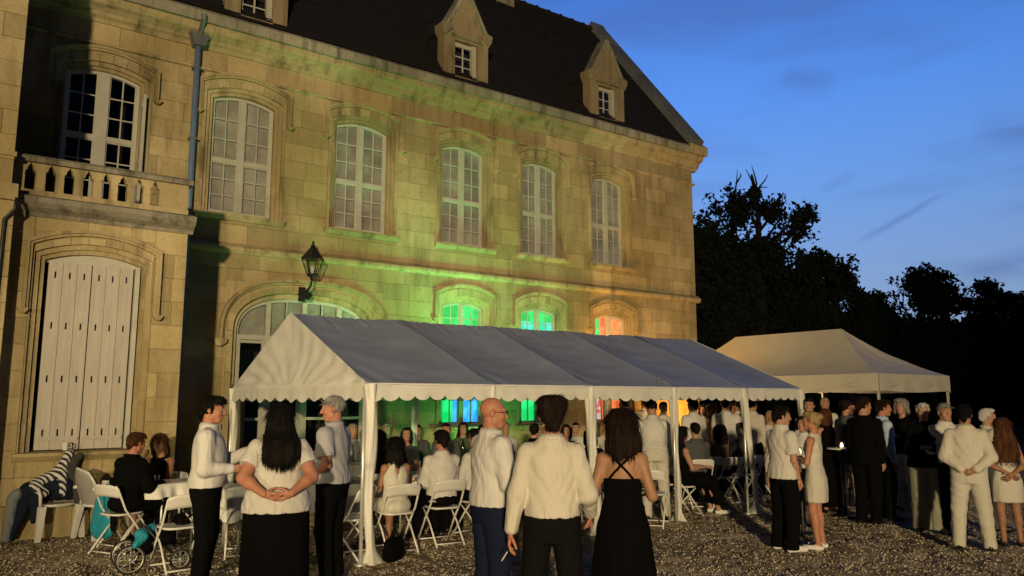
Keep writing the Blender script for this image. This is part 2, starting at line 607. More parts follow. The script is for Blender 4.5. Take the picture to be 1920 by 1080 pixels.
def build_ground():
    xs = np.concatenate([-4 - np.geomspace(0.2, 400, 26)[::-1], np.arange(-4, 15.5, 0.062), 15.5 + np.geomspace(0.1, 600, 34)])
    ys = np.concatenate([-1 - np.geomspace(0.3, 300, 18)[::-1], np.arange(-1, 12.5, 0.062), 12.5 + np.geomspace(0.1, 600, 34)])
    X, Y = np.meshgrid(xs, ys, indexing='ij')
    Z = ground_h(X, Y)
    nx, ny = X.shape
    V = np.stack([X, Y, Z], -1).reshape(-1, 3)
    I = np.arange(nx * ny).reshape(nx, ny)
    Q = np.stack([I[:-1, :-1], I[1:, :-1], I[1:, 1:], I[:-1, 1:]], -1).reshape(-1, 4)
    m, nt, N, L, B = NG('gravel ground')
    B.inputs['Roughness'].default_value = 0.95
    B.inputs['Specular IOR Level'].default_value = 0.15
    pos = N.new('ShaderNodeNewGeometry').outputs['Position']

    def tex(kind, scale, det=5):
        n = N.new('ShaderNodeTex' + kind)
        n.inputs['Scale'].default_value = scale
        if kind == 'Noise':
            n.inputs['Detail'].default_value = det
            n.inputs['Roughness'].default_value = 0.65
        L.new(pos, n.inputs['Vector'])
        return n

    def ramp_(v, stops):
        r = N.new('ShaderNodeValToRGB')
        L.new(v, r.inputs[0])
        r.color_ramp.elements[0].position, r.color_ramp.elements[0].color = stops[0][0], stops[0][1] + (1,)
        r.color_ramp.elements[1].position, r.color_ramp.elements[1].color = stops[-1][0], stops[-1][1] + (1,)
        for p_, c_ in stops[1:-1]:
            r.color_ramp.elements.new(p_).color = c_ + (1,)
        return r.outputs[0]
    a = ramp_(tex('Noise', 5.5, 8).outputs[0], [(0.34, (0.16, 0.12, 0.07)), (0.48, (0.38, 0.31, 0.205)), (0.60, (0.56, 0.47, 0.335)), (0.74, (0.68, 0.59, 0.44))])
    b = ramp_(tex('Voronoi', 62).outputs['Distance'], [(0.0, (1.25, 1.2, 1.1)), (0.4, (0.9, 0.9, 0.9)), (0.75, (0.55, 0.55, 0.55))])
    mx = N.new('ShaderNodeMix')
    mx.data_type = 'RGBA'
    mx.blend_type = 'MULTIPLY'
    mx.inputs[0].default_value = 0.85
    L.new(a, mx.inputs[6])
    L.new(b, mx.inputs[7])
    # beyond the gravel court the ground is grass
    sep = N.new('ShaderNodeSeparateXYZ')
    L.new(pos, sep.inputs[0])
    r1 = N.new('ShaderNodeMapRange')
    L.new(sep.outputs[0], r1.inputs[0])
    r1.inputs[1].default_value, r1.inputs[2].default_value = 24, 26
    m2 = N.new('ShaderNodeMix')
    m2.data_type = 'RGBA'
    L.new(r1.outputs[0], m2.inputs[0])
    L.new(mx.outputs[2], m2.inputs[6])
    m2.inputs[7].default_value = (0.02, 0.03, 0.012, 1)
    big = tex('Noise', 0.55, 3)
    rb = N.new('ShaderNodeMapRange')
    L.new(big.outputs[0], rb.inputs[0])
    rb.inputs[1].default_value, rb.inputs[2].default_value = 0.35, 0.65
    rb.inputs[3].default_value, rb.inputs[4].default_value = 0.72, 1.25
    sc = N.new('ShaderNodeVectorMath')
    sc.operation = 'SCALE'
    L.new(m2.outputs[2], sc.inputs[0])
    L.new(rb.outputs[0], sc.inputs['Scale'])
    L.new(sc.outputs[0], B.inputs['Base Color'])
    bp = N.new('ShaderNodeBump')
    bp.inputs['Distance'].default_value = 0.03
    L.new(tex('Voronoi', 62).outputs['Distance'], bp.inputs['Height'])
    bp.invert = True
    L.new(bp.outputs[0], B.inputs['Normal'])
    o = link('ground', mesh_from('ground', V, Q, m, True))
    tag(o, kind='structure')


build_ground()


def build_gravel():
    """loose stones lying on the court"""
    n = 80000
    r = np.random.default_rng(5)
    d = 3.6 + 13 * r.random(n) ** 1.35
    lat = (r.random(n) * 2 - 1) * (d * 0.70 + 0.3)
    P = FWD[None] * d[:, None] + RGT[None] * lat[:, None]
    keep = (P[:, 1] < 11.9) & (P[:, 0] > -1.5)
    P = P[keep]
    n = len(P)
    s = (0.005 + 0.012 * r.random(n) ** 2)[:, None, None]
    base = np.array([(1, 0, 0), (0, 1, 0), (-1, 0, 0), (0, -1, 0), (0, 0, 0.75), (0, 0, -0.6)], float)
    V = base[None] * (0.65 + 0.7 * r.random((n, 6, 3))) * s
    a = r.random(n) * 6.28
    c, sn = np.cos(a)[:, None], np.sin(a)[:, None]
    x, y = V[..., 0].copy(), V[..., 1].copy()
    V[..., 0], V[..., 1] = x * c - y * sn, x * sn + y * c
    V[..., 0] += P[:, None, 0]
    V[..., 1] += P[:, None, 1]
    V[..., 2] += (ground_h(P[:, 0], P[:, 1]) + 0.004)[:, None]
    F0 = np.array([(0, 1, 4), (1, 2, 4), (2, 3, 4), (3, 0, 4), (1, 0, 5), (2, 1, 5), (3, 2, 5), (0, 3, 5)])
    Fc = (F0[None] + (np.arange(n) * 6)[:, None, None]).reshape(-1, 3)
    m = mat('gravel stones', (0.30, 0.245, 0.165), 0.9, 0, 5, world=True, col2=(0.66, 0.57, 0.42))
    o = link('gravel', mesh_from('gravel', V.reshape(-1, 3), Fc, m))
    tag(o, 'pale loose gravel scattered over the forecourt', 'gravel', kind='stuff')


build_gravel()

# ---------------------------------------------------------------- the house
YF, YB, YW = 14.2, 12.0, 11.7          # main front, low front bay, projecting wing
XR = 16.5
house = thing('chateau', 'old two storey limestone country house with arched windows and steep tiled roof', 'house', (8, 14.2, 0))
HP = Vector((8, 14.2, 0))


def hpart(mb, name, m, parent=None, smooth=False, kind=None, fix=True):
    """part of the house; coordinates are given in world metres"""
    me = mb.mesh(name, m, smooth, fix)
    if parent is None or parent is house:
        me.transform(Matrix.Translation(-HP))
        o = link(name, me, house)
    else:
        me.transform(Matrix.Translation(-HP - parent.location))
        o = link(name, me, parent)
    if kind: o['kind'] = kind
    return o


def core_wall(x0, x1, z0, z1, yf, th, holes, name='wall'):
    xs = sorted({x0, x1} | {h[0] for h in holes} | {h[1] for h in holes})
    zs = sorted({z0, z1} | {h[2] for h in holes} | {h[3] for h in holes})
    xs = [x for x in xs if x0 <= x <= x1]
    zs = [z for z in zs if z0 <= z <= z1]
    mb = MB()
    for i in range(len(xs) - 1):
        for j in range(len(zs) - 1):
            cx_, cz_ = (xs[i] + xs[i + 1]) / 2, (zs[j] + zs[j + 1]) / 2
            if any(h[0] < cx_ < h[1] and h[2] < cz_ < h[3] for h in holes): continue
            mb.box(xs[i], xs[i + 1], yf + 0.022, yf + th, zs[j], zs[j + 1])
    return hpart(mb, name, MORTAR)


BLOCKS = []     # (area weight, x0,x1,z0,z1,yf)


def block_rows(x0, x1, z0, z1, yf, holes, h=0.335, wmin=0.42, wmax=0.86, seed=3):
    r = random.Random(seed)
    nrow = max(1, round((z1 - z0) / h))
    hh = (z1 - z0) / nrow
    for k in range(nrow):
        za, zb = z0 + k * hh, z0 + (k + 1) * hh
        cuts = [x0]
        x = x0 - r.random() * 0.5
        while x < x1:
            x += r.uniform(wmin, wmax)
            if x < x1 - 0.12 and x > x0 + 0.12: cuts.append(x)
        cuts.append(x1)
        act = [q for q in holes if q[2] < zb and q[3] > za and q[0] < x1 and q[1] > x0]
        edges = sorted({e for q in act for e in (max(q[0], x0), min(q[1], x1))})
        cuts = [c for c in cuts if all(abs(c - e) > 0.11 for e in edges)] + edges
        cuts = sorted(set(cuts) | {x0, x1})
        for a, b in zip(cuts[:-1], cuts[1:]):
            mid = (a + b) / 2
            segs = [(za, zb)]
            for q in act:
                if q[0] < mid < q[1]:
                    ns = []
                    for s0, s1 in segs:
                        if q[2] > s0 + 0.02: ns.append((s0, min(s1, q[2])))
                        if q[3] < s1 - 0.02: ns.append((max(s0, q[3]), s1))
                        if q[2] >= s1 or q[3] <= s0: ns.append((s0, s1))
                    segs = list(dict.fromkeys(ns))
            for s0, s1 in segs:
                if s1 - s0 > 0.02 and b - a > 0.02:
                    BLOCKS.append((a, b, s0, s1, yf, r.random()))


def arch_z(x, a, spring, rise):
    R = (a * a + rise * rise) / (2 * rise)
    return spring + math.sqrt(max(R * R - x * x, 0)) - (R - rise)


def arch_path(cx, a, z0, spring, rise, off, n=16, foot=None):
    """jamb, arch, jamb polyline offset outwards by off"""
    R = (a * a + rise * rise) / (2 * rise)
    zc = spring + rise - R
    Ro = R + off
    ao = a + off
    so = zc + math.sqrt(max(Ro * Ro - ao * ao, 0))
    zf = z0 if foot is None else foot
    pts = [(cx - ao, zf)]
    t0 = math.asin(min(1, ao / Ro))
    for i in range(n + 1):
        t = -t0 + 2 * t0 * i / n
        pts.append((cx + Ro * math.sin(t), zc + Ro * math.cos(t)))
    pts.append((cx + ao, zf))
    return pts


def seg_path(path, t0, t1):
    """sub-polyline between arc-length shares t0..t1"""
    P = np.array(path)
    d = np.r_[0, np.cumsum(np.hypot(*np.diff(P, axis=0).T))]
    d /= d[-1]
    ts = [t0] + [t for t in d if t0 < t < t1] + [t1]
    return [(float(np.interp(t, d, P[:, 0])), float(np.interp(t, d, P[:, 1]))) for t in ts], ts, d, P


def band_pieces(name, A, B, y0, y1, cuts, m, gap=0.006):
    """stones of a moulded band, one object each; cuts are shares of vertex index"""
    n = len(A)
    A_, B_ = np.array(A), np.array(B)
    idx = np.arange(n) / (n - 1)
    for t0, t1 in zip(cuts[:-1], cuts[1:]):
        ts = [t0] + [t for t in idx if t0 + 1e-6 < t < t1 - 1e-6] + [t1]
        a = [(float(np.interp(t, idx, A_[:, 0])), float(np.interp(t, idx, A_[:, 1]))) for t in ts]
        b = [(float(np.interp(t, idx, B_[:, 0])), float(np.interp(t, idx, B_[:, 1]))) for t in ts]

        def shrink(p):
            p = [list(q) for q in p]
            for e, s in ((0, 1), (-1, -2)):
                dx, dz = p[s][0] - p[e][0], p[s][1] - p[e][1]
                L_ = math.hypot(dx, dz) + 1e-6
                f = min(gap / 2 / L_, 0.4)
                p[e][0] += dx * f
                p[e][1] += dz * f
            return p
        mb = MB()
        mb.band(shrink(a), shrink(b), y0, y1)
        hpart(mb, name, m)


def surround(cx, a, z0, spring, rise, yf, drop, foot=None, sill=True, hood=True, hoff=0.20, dz=0.10, outer=0.19):
    """arched stone window or door case; returns the rectangular hole it fills"""
    top = spring + rise + outer + 0.02 + dz
    xb = a + outer
    I0 = arch_path(cx, a, z0, spring, rise, 0.0)
    I1 = arch_path(cx, a, z0, spring, rise, 0.06)
    I2 = arch_path(cx, a, z0, spring, rise, 0.13)
    I3 = arch_path(cx, a, z0, spring, rise, outer - 0.01)
    lift = lambda P_: [P_[0]] + [(x, z + dz) for x, z in P_[1:-1]] + [P_[-1]]
    I3 = lift(I3)
    n = len(I0)
    # stones: three per jamb (index share) and seven voussoirs
    j = 1 / (n - 1)
    arch_cuts = [j + (1 - 2 * j) * k / 7 for k in range(8)]
    jl = [j * k / 4 for k in range(4)]
    cuts = jl + arch_cuts + [1 - j + j * k / 4 for k in range(1, 5)]
    mb = MB()
    mb.band(I0, I1, yf + 0.085, yf + 0.34)
    mb.band(I1, I2, yf + 0.04, yf + 0.34)
    hpart(mb, 'window_reveal', TRIM)
    band_pieces('jamb_stone', I2, I3, yf - 0.012, yf + 0.3, jl + [j], TRIM)
    band_pieces('voussoir', I2, I3, yf - 0.012, yf + 0.3, arch_cuts, TRIM)
    band_pieces('jamb_stone', I2, I3, yf - 0.012, yf + 0.3, [1 - j] + [1 - j + j * k / 4 for k in range(1, 5)], TRIM)
    # spandrels between the arch and the square hole
    mb = MB()
    O = [(cx - xb, z) if i == 0 else ((cx + xb, z) if i == n - 1 else (x, top)) for i, (x, z) in enumerate(I3)]
    O[1] = (cx - xb, top)
    O[-2] = (cx + xb, top)
    mb.band(I3, O, yf + 0.004, yf + 0.3)
    hpart(mb, 'spandrel', STONE)
    if hood:
        H0 = arch_path(cx, a, z0, spring, rise, hoff, foot=drop)
        H1 = arch_path(cx, a, z0, spring, rise, hoff + 0.035, foot=drop)
        H2 = arch_path(cx, a, z0, spring, rise, hoff + 0.075, foot=drop)
        H0, H1, H2 = lift(H0), lift(H1), lift(H2)
        mb = MB()
        mb.band(H0, H1, yf - 0.05, yf + 0.05)
        mb.band(H1, H2, yf - 0.08, yf + 0.05)
        for s in (-1, 1):
            xx = cx + s * (a + hoff + 0.06)
            mb.prism([(xx - 0.065, drop), (xx + 0.065, drop), (xx + 0.065, drop - 0.025), (xx + 0.02, drop - 0.075), (xx - 0.035, drop - 0.06)], yf - 0.09, yf + 0.03)
        hpart(mb, 'hood_mould', TRIM)
    if sill:
        mb = MB()
        mb.prism_x([(yf - 0.10, z0 - 0.05), (yf - 0.10, z0 - 0.01), (yf + 0.3, z0 + 0.012), (yf + 0.3, z0 - 0.12), (yf - 0.03, z0 - 0.12)], cx - xb - 0.04, cx + xb + 0.04)
        hpart(mb, 'sill', TRIM)
    return (cx - xb, cx + xb, z0 - (0.12 if sill else 0.0), top)


def clip_pane(x0, x1, z0, z1, f):
    """polygon of a pane whose top may be cut by curve f(x)"""
    pts = [(x0, z0), (x1, z0)]
    xs = [x1 + (x0 - x1) * i / 4 for i in range(5)]
    for x in xs:
        pts.append((x, min(z1, f(x))))
    return pts


def casement(cx, a, z0, spring, rise, y, rows, transom, panel, cols=2, label=None, mull=0.055, panel_y=0.05, jambw=0.05):
    """arched two leaf window: frame, mullion, transom, glazing bars and every pane"""
    w_ = thing('window', None, None)
    w_.parent = house
    w_.location = (cx - HP.x, y - HP.y, z0)
    if label: w_['label'] = label
    P0 = arch_path(cx, a, z0, spring, rise, 0.02)
    P1 = arch_path(cx, a, z0, spring, rise, -jambw)
    f = lambda x: arch_z(x - cx, a, spring, rise) - jambw
    mb = MB()
    mb.band(P1, P0, y - 0.02, y + 0.05)
    mb.box(cx - a, cx + a, y - 0.024, y + 0.046, z0, z0 + 0.055)
    hpart(mb, 'frame', PAINT, w_)
    mb = MB()
    mb.box(cx - mull, cx + mull, y - 0.045, y + 0.02, z0 + 0.056, f(cx) + 0.01)
    hpart(mb, 'mullion', PAINT, w_)
    nb = [rows[0], rows[1]]
    mb = MB()
    if transom:
        mb.box(cx - a + jambw, cx - mull, y - 0.035, y + 0.03, transom - 0.035, transom + 0.035)
        mb.box(cx + mull, cx + a - jambw, y - 0.035, y + 0.03, transom - 0.035, transom + 0.035)
        hpart(mb, 'transom', PAINT, w_)
    bars = MB()
    panes = []
    for s in (-1, 1):
        xa, xb = (cx - a + jambw, cx - mull) if s < 0 else (cx + mull, cx + a - jambw)
        st = 0.022
        spans = [(z0 + 0.056, (transom - 0.035) if transom else spring + rise, rows[0])]
        if transom: spans.append((transom + 0.035, spring + rise - jambw, rows[1]))
        for za, zb, nr in spans:
            zb_rows = zb if zb < spring else (spring + rise * 0.72 - jambw)
            # leaf stiles
            bars.box(xa, xa + st, y - 0.012, y + 0.018, za, min(zb, f(xa)) + 0.012)
            bars.box(xb - st, xb, y - 0.012, y + 0.018, za, min(zb, f(xb)) + 0.012)
            bars.box(xa + st, xb - st, y - 0.012, y + 0.018, za, za + st)
            if zb < spring: bars.box(xa + st, xb - st, y - 0.012, y + 0.018, zb - st, zb)
            ax, bx = xa + st, xb - st
            for c_ in range(1, cols):
                x = ax + (bx - ax) * c_ / cols
                bars.box(x - 0.011, x + 0.011, y - 0.009, y + 0.014, za + st, min(zb - (st if zb < spring else 0), f(x)))
            for r_ in range(1, nr):
                z = za + (zb_rows - za) * r_ / nr
                bars.box(ax, bx, y - 0.008, y + 0.013, z - 0.011, z + 0.011)
            for c_ in range(cols):
                for r_ in range(nr):
                    x0_, x1_ = ax + (bx - ax) * c_ / cols, ax + (bx - ax) * (c_ + 1) / cols
                    za_, zb_ = za + (zb_rows - za) * r_ / nr, za + (zb_rows - za) * (r_ + 1) / nr
                    if r_ == nr - 1: zb_ = zb
                    g_ = 0.009
                    panes.append(clip_pane(x0_ + g_, x1_ - g_, za_ + g_, zb_ - g_, f))
    hpart(bars, 'glazing_bars', PAINT, w_)
    for k, poly in enumerate(panes):
        pm = MB()
        pm.prism(poly, y + 0.001, y + 0.005)
        hpart(pm, 'pane', GLASS, w_)
    if panel is not None:
        pts = arch_path(cx, a - 0.01, z0, spring, rise, 0)
        mb = MB()
        mb.prism(pts, y + panel_y, y + panel_y + 0.01)
        if panel is BLIND:
            hpart(mb, 'blind', panel, w_)
        else:
            f2 = lambda x: arch_z(x - cx, a - 0.01, spring, rise)
            for (u0, u1, za_, zb_, pm_) in panel:
                mb = MB()
                xa_, xb_ = max(cx + u0, cx - a + 0.01), min(cx + u1, cx + a - 0.01)
                mb.prism(clip_pane(xa_, xb_, max(za_, z0), zb_, f2), y + panel_y, y + panel_y + 0.01)
                hpart(mb, 'lit_curtain', pm_, w_)
    return w_


GRN = glow_mat('green lit curtain', (0.0, 0.50, 0.07), (0.01, 0.80, 0.16), 1.25, 2.2)
GRN2 = glow_mat('bright green lit curtain', (0.0, 0.62, 0.12), (0.02, 0.85, 0.22), 1.3, 2.5)
CYN = glow_mat('cyan lit curtain', (0.0, 0.70, 0.38), (0.10, 0.85, 0.72), 1.25, 2.0)
BLU = glow_mat('blue lit curtain', (0.02, 0.30, 0.90), (0.08, 0.60, 0.95), 1.25, 6.0, (0.4, 0.6), (1.6, 1, 0.8))
RED = glow_mat('orange red lit curtain', (0.85, 0.10, 0.03), (1.0, 0.30, 0.07), 1.25, 1.6)
PNK = glow_mat('red and white lit curtain', (0.75, 0.05, 0.05), (0.60, 0.50, 0.40), 1.1, 3.5, (0.48, 0.54))
LB = [(-1, 1, 2.5, 9, GRN), (-1, -0.16, 0, 2.5, GRN2), (-0.16, 1, 0, 2.5, BLU)]
LC = [(-1, 1, 3.56, 9, GRN), (-1, 1, 2.9, 3.56, CYN), (-1, 1, 0, 2.9, GRN2)]
LR = [(-1, -0.26, 2.6, 9, GRN2), (-0.26, 1, 2.6, 9, RED), (-1, -0.2, 0, 2.6, PNK), (-0.2, 1, 0, 2.6, RED)]

holes_main = []
UP = [(4.20, 0.575), (6.60, 0.575), (9.05, 0.55), (11.20, 0.53), (13.38, 0.545)]
for k, (cx_, a_) in enumerate(UP):
    holes_main.append(surround(cx_, a_, 5.08, 7.23, 0.115, YF, 6.92))
    casement(cx_, a_, 5.09, 7.23, 0.115, YF + 0.20, (3, 3), 6.10, BLIND)
# first floor window above the terrace: dark panes, open shutter boards at both sides
holes_main.append(surround(1.85, 0.56, 4.60, 7.15, 0.115, YF, 6.90, sill=False))
casement(1.85, 0.56, 4.60, 7.15, 0.115, YF + 0.16, (4, 3), 6.10, None, mull=0.09, label='window above the terrace with dark panes')
for sx in (-1, 1):
    mb = MB()
    xs = 1.85 + sx * 0.60
    mb.box(xs - 0.025, xs + 0.025, YF - (0.52 if sx < 0 else 0.16), YF + 0.05, 4.62, 6.92)
    for zz_ in (4.7, 5.7, 6.7):
        mb.box(xs - 0.034, xs + 0.034, YF - (0.50 if sx < 0 else 0.14), YF + 0.03, zz_, zz_ + 0.09)
    hpart(mb, 'shutter', PAINT)
# ground floor windows, lit from inside
GR = [(9.08, 0.53, LB), (11.16, 0.53, LC), (13.42, 0.53, LR)]
for cx_, a_, lm in GR:
    holes_main.append(surround(cx_, a_, 1.20, 3.73, 0.115, YF, 3.46))
    casement(cx_, a_, 1.21, 3.73, 0.115, YF + 0.20, (3, 3), 2.95, lm, label={9.08: 'window lit green and blue from inside', 11.16: 'window lit green and cyan from inside', 13.42: 'window lit red and green from inside'}[cx_])


# wide garden door with basket arch and fanlight
def basket(cx, a, z0, spring, rise, off, n=20, foot=None):
    pts = [(cx - a - off, z0 if foot is None else foot)]
    for i in range(n + 1):
        t = PI - PI * i / n
        c_, s_ = math.cos(t), math.sin(t)
        e = 0.72
        x = (a + off) * abs(c_) ** e * (1 if c_ > 0 else -1)
        z = spring + (rise + off) * abs(s_) ** 0.86
        pts.append((cx + x, z))
    pts.append((cx + a + off, z0 if foot is None else foot))
    return pts


def basket_z(x, a, spring, rise):
    c_ = min(1, abs(x) / a) ** (1 / 0.72)
    return spring + rise * math.sqrt(max(0, 1 - c_ * c_)) ** 0.86


DCX, DA, DSP, DRI = 5.55, 1.30, 2.98, 0.66
D0, D1 = basket(DCX, DA, 0, DSP, DRI, 0), basket(DCX, DA, 0, DSP, DRI, 0.09)
D2 = basket(DCX, DA, 0, DSP, DRI, 0.20)
mb = MB()
mb.band(D0, D1, YF + 0.10, YF + 0.36)
hpart(mb, 'door_reveal', TRIM)
nn = len(D0)
band_pieces('jamb_stone', D1, D2, YF - 0.012, YF + 0.3, [0, 0.25 / (nn - 1), 0.5 / (nn - 1), 0.75 / (nn - 1), 1 / (nn - 1)], TRIM)
band_pieces('voussoir', D1, D2, YF - 0.012, YF + 0.3, [(1 + (nn - 3) * k / 9) / (nn - 1) for k in range(10)], TRIM)
band_pieces('jamb_stone', D1, D2, YF - 0.012, YF + 0.3, [1 - 1 / (nn - 1), 1 - .75 / (nn - 1), 1 - .5 / (nn - 1), 1 - .25 / (nn - 1), 1], TRIM)
topd = DSP + DRI + 0.24
O = [(DCX - DA - 0.24, z) if i < 2 else ((DCX + DA + 0.24, z) if i > nn - 3 else (x, topd)) for i, (x, z) in enumerate(D2)]
O[1], O[-2] = (DCX - DA - 0.24, DSP), (DCX + DA + 0.24, DSP)
O[2], O[-3] = (DCX - DA - 0.24, topd), (DCX + DA + 0.24, topd)
mb = MB()
mb.band(D2, O, YF + 0.004, YF + 0.3)
hpart(mb, 'spandrel', STONE)
H0, H1, H2 = (basket(DCX, DA, 0, DSP, DRI, o_, foot=2.82) for o_ in (0.25, 0.29, 0.34))
mb = MB()
mb.band(H0, H1, YF - 0.05, YF + 0.05)
mb.band(H1, H2, YF - 0.11, YF + 0.05)
for s in (-1, 1):
    xx = DCX + s * (DA + 0.31)
    mb.prism([(xx - 0.11, 2.82), (xx + 0.11, 2.82), (xx + 0.09, 2.74), (xx - 0.02, 2.68), (xx - 0.09, 2.70)], YF - 0.12, YF + 0.03)
hpart(mb, 'hood_mould', TRIM)
holes_main.append((DCX - DA - 0.24, DCX + DA + 0.24, 0, topd))

door = thing('door', None, None)
door.parent = house
door.location = (DCX - HP.x, YF + 0.2 - HP.y, 0)
door['label'] = 'wide glazed garden door with fanlight'
yd = YF + 0.20
dn = basket(DCX, DA, 0.0, DSP, DRI, 0.02)
di = basket(DCX, DA, 0.0, DSP, DRI, -0.06)
mb = MB()
mb.band(di, dn, yd - 0.02, yd + 0.05)
hpart(mb, 'frame', PAINT, door)
fz = lambda x: basket_z(x - DCX, DA, DSP, DRI) - 0.06
mb = MB()
mb.box(DCX - DA, DCX + DA, yd - 0.03, yd + 0.04, 2.84, 2.93)
posts = (-0.70, 0.0, 0.70)
for px_ in posts:
    mb.box(DCX + px_ - 0.05, DCX + px_ + 0.05, yd - 0.034, yd + 0.044, 0.0, 2.84)
    mb.box(DCX + px_ - 0.045, DCX + px_ + 0.045, yd - 0.034, yd + 0.044, 2.93, fz(DCX + px_) + 0.02)
for px_ in (-0.35, 0.35):
    mb.box(DCX + px_ - 0.014, DCX + px_ + 0.014, yd - 0.012, yd + 0.016, 2.93, fz(DCX + px_) + 0.01)
hpart(mb, 'mullion', PAINT, door)
edges_ = [-DA + 0.06, -0.745, -0.655, -0.364, -0.336, -0.045, 0.045, 0.336, 0.364, 0.655, 0.745, DA - 0.06]
for k in range(0, len(edges_), 2):
    x0_, x1_ = DCX + edges_[k], DCX + edges_[k + 1]
    pm = MB()
    pm.prism(clip_pane(x0_ + 0.003, x1_ - 0.003, 2.935, 4, fz), yd + 0.001, yd + 0.005)
    hpart(pm, 'pane', GLASS, door)
    pm = MB()
    pm.prism(clip_pane(x0_, x1_, 2.935, 4, fz), yd + 0.06, yd + 0.07)
    hpart(pm, 'blind', BLIND, door)
mb = MB()
for (xa, xb) in ((-DA + 0.06, -0.75), (-0.65, -0.05), (0.05, 0.65), (0.75, DA - 0.06)):
    xa, xb = DCX + xa, DCX + xb
    mb.box(xa, xa + 0.05, yd - 0.015, yd + 0.02, 0.1, 2.838)
    mb.box(xb - 0.05, xb, yd - 0.015, yd + 0.02, 0.1, 2.838)
    for z in (0.1, 0.75, 1.38, 2.02, 2.78):
        mb.box(xa + 0.05, xb - 0.05, yd - 0.013, yd + 0.018, z, z + (0.05 if z not in (0.1,) else 0.5))
    for z0_, z1_ in ((0.80, 1.38), (1.43, 2.02), (2.07, 2.78)):
        pm = MB()
        pm.box(xa + 0.05, xb - 0.05, yd + 0.001, yd + 0.005, z0_, z1_)
        hpart(pm, 'pane', GLASS, door)
hpart(mb, 'leaf_frame', PAINT, door)
mb = MB()
mb.box(DCX - DA - 0.03, DCX - DA + 0.02, YF - 0.55, YF + 0.09, 0.12, 2.02)
hpart(mb, 'shutter', mat('grey door shutter', (0.20, 0.19, 0.16), 0.6, 0.1, 4))

# core walls and rooms behind them
core_wall(-3, XR, 0, 8.32, YF, 0.5, holes_main)
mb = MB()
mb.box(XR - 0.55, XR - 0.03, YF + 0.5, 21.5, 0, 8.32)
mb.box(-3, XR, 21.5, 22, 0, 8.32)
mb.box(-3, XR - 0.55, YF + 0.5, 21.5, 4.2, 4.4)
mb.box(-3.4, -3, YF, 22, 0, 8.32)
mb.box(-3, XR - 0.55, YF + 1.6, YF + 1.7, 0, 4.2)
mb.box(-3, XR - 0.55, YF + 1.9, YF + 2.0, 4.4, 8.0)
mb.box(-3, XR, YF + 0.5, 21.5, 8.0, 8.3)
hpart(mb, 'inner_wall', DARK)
# gable end masonry facing east
mb = MB()
mb.box(XR - 0.03, XR, YF + 0.3, 21.8, 0, 8.3)
mb.prism_x([(14.2, 8.3), (21.4, 8.3), (17.8, 13.2)], XR - 0.5, XR)
hpart(mb, 'gable_wall', STONE)

# stone courses of the main front
zs_string = 4.42
block_rows(2.86, XR, 0.55, zs_string, YF, holes_main, seed=11)
block_rows(2.86, XR, 0.0, 0.55, YF - 0.05, holes_main, h=0.28, seed=12)
block_rows(0.2, XR, zs_string + 0.13, 7.66, YF, holes_main, seed=13)
block_rows(0.2, XR, 7.73, 8.08, YF + 0.004, [], h=0.35, seed=14, wmin=0.6, wmax=1.1)
# string course, upper string, cornice
mb = MB()
mb.prism_x([(YF - 0.10, 4.42), (YF - 0.10, 4.47), (YF + 0.03, 4.56), (YF + 0.1, 4.56), (YF + 0.1, 4.36), (YF - 0.05, 4.36)], 2.6, XR + 0.10)
hpart(mb, 'string_course', TRIM)
mb = MB()
mb.prism_x([(YF - 0.06, 7.67), (YF - 0.06, 7.70), (YF + 0.02, 7.735), (YF + 0.1, 7.735), (YF + 0.1, 7.655), (YF - 0.02, 7.655)], 0.2, XR + 0.06)
hpart(mb, 'upper_string', TRIM)
xs_c = [0.2]
r_ = random.Random(4)
while xs_c[-1] < XR - 0.6: xs_c.append(xs_c[-1] + r_.uniform(0.9, 1.7))
xs_c[-1] = XR + 0.16
for k, (xa, xb) in enumerate(zip(xs_c[:-1], xs_c[1:])):
    j = r_.uniform(-0.012, 0.012)
    mb = MB()
    mb.prism_x([(YF + 0.1, 8.06), (YF - 0.03, 8.06), (YF - 0.05, 8.12 + j), (YF - 0.11 + j, 8.16 + j), (YF - 0.12 + j, 8.21), (YF - 0.20, 8.27), (YF - 0.26 + j, 8.30),
                (YF - 0.29 + j, 8.35), (YF - 0.30 + j, 8.42), (YF + 0.1, 8.42)], xa + 0.003, xb - 0.003)
    hpart(mb, 'cornice_stone', TRIM)
# coping course that carries the eaves
xs_c = [0.2]
while xs_c[-1] < XR - 0.4: xs_c.append(xs_c[-1] + r_.uniform(0.5, 0.62))
xs_c[-1] = XR + 0.2
for xa, xb in zip(xs_c[:-1], xs_c[1:]):
    j = r_.uniform(-0.01, 0.01)
    mb = MB()
    mb.prism_x([(YF - 0.36 + j, 8.425), (YF - 0.37 + j, 8.60), (YF - 0.30, 8.67), (YF + 0.1, 8.67), (YF + 0.1, 8.425)], xa + 0.003, xb - 0.003)
    hpart(mb, 'eaves_stone', GRIME)

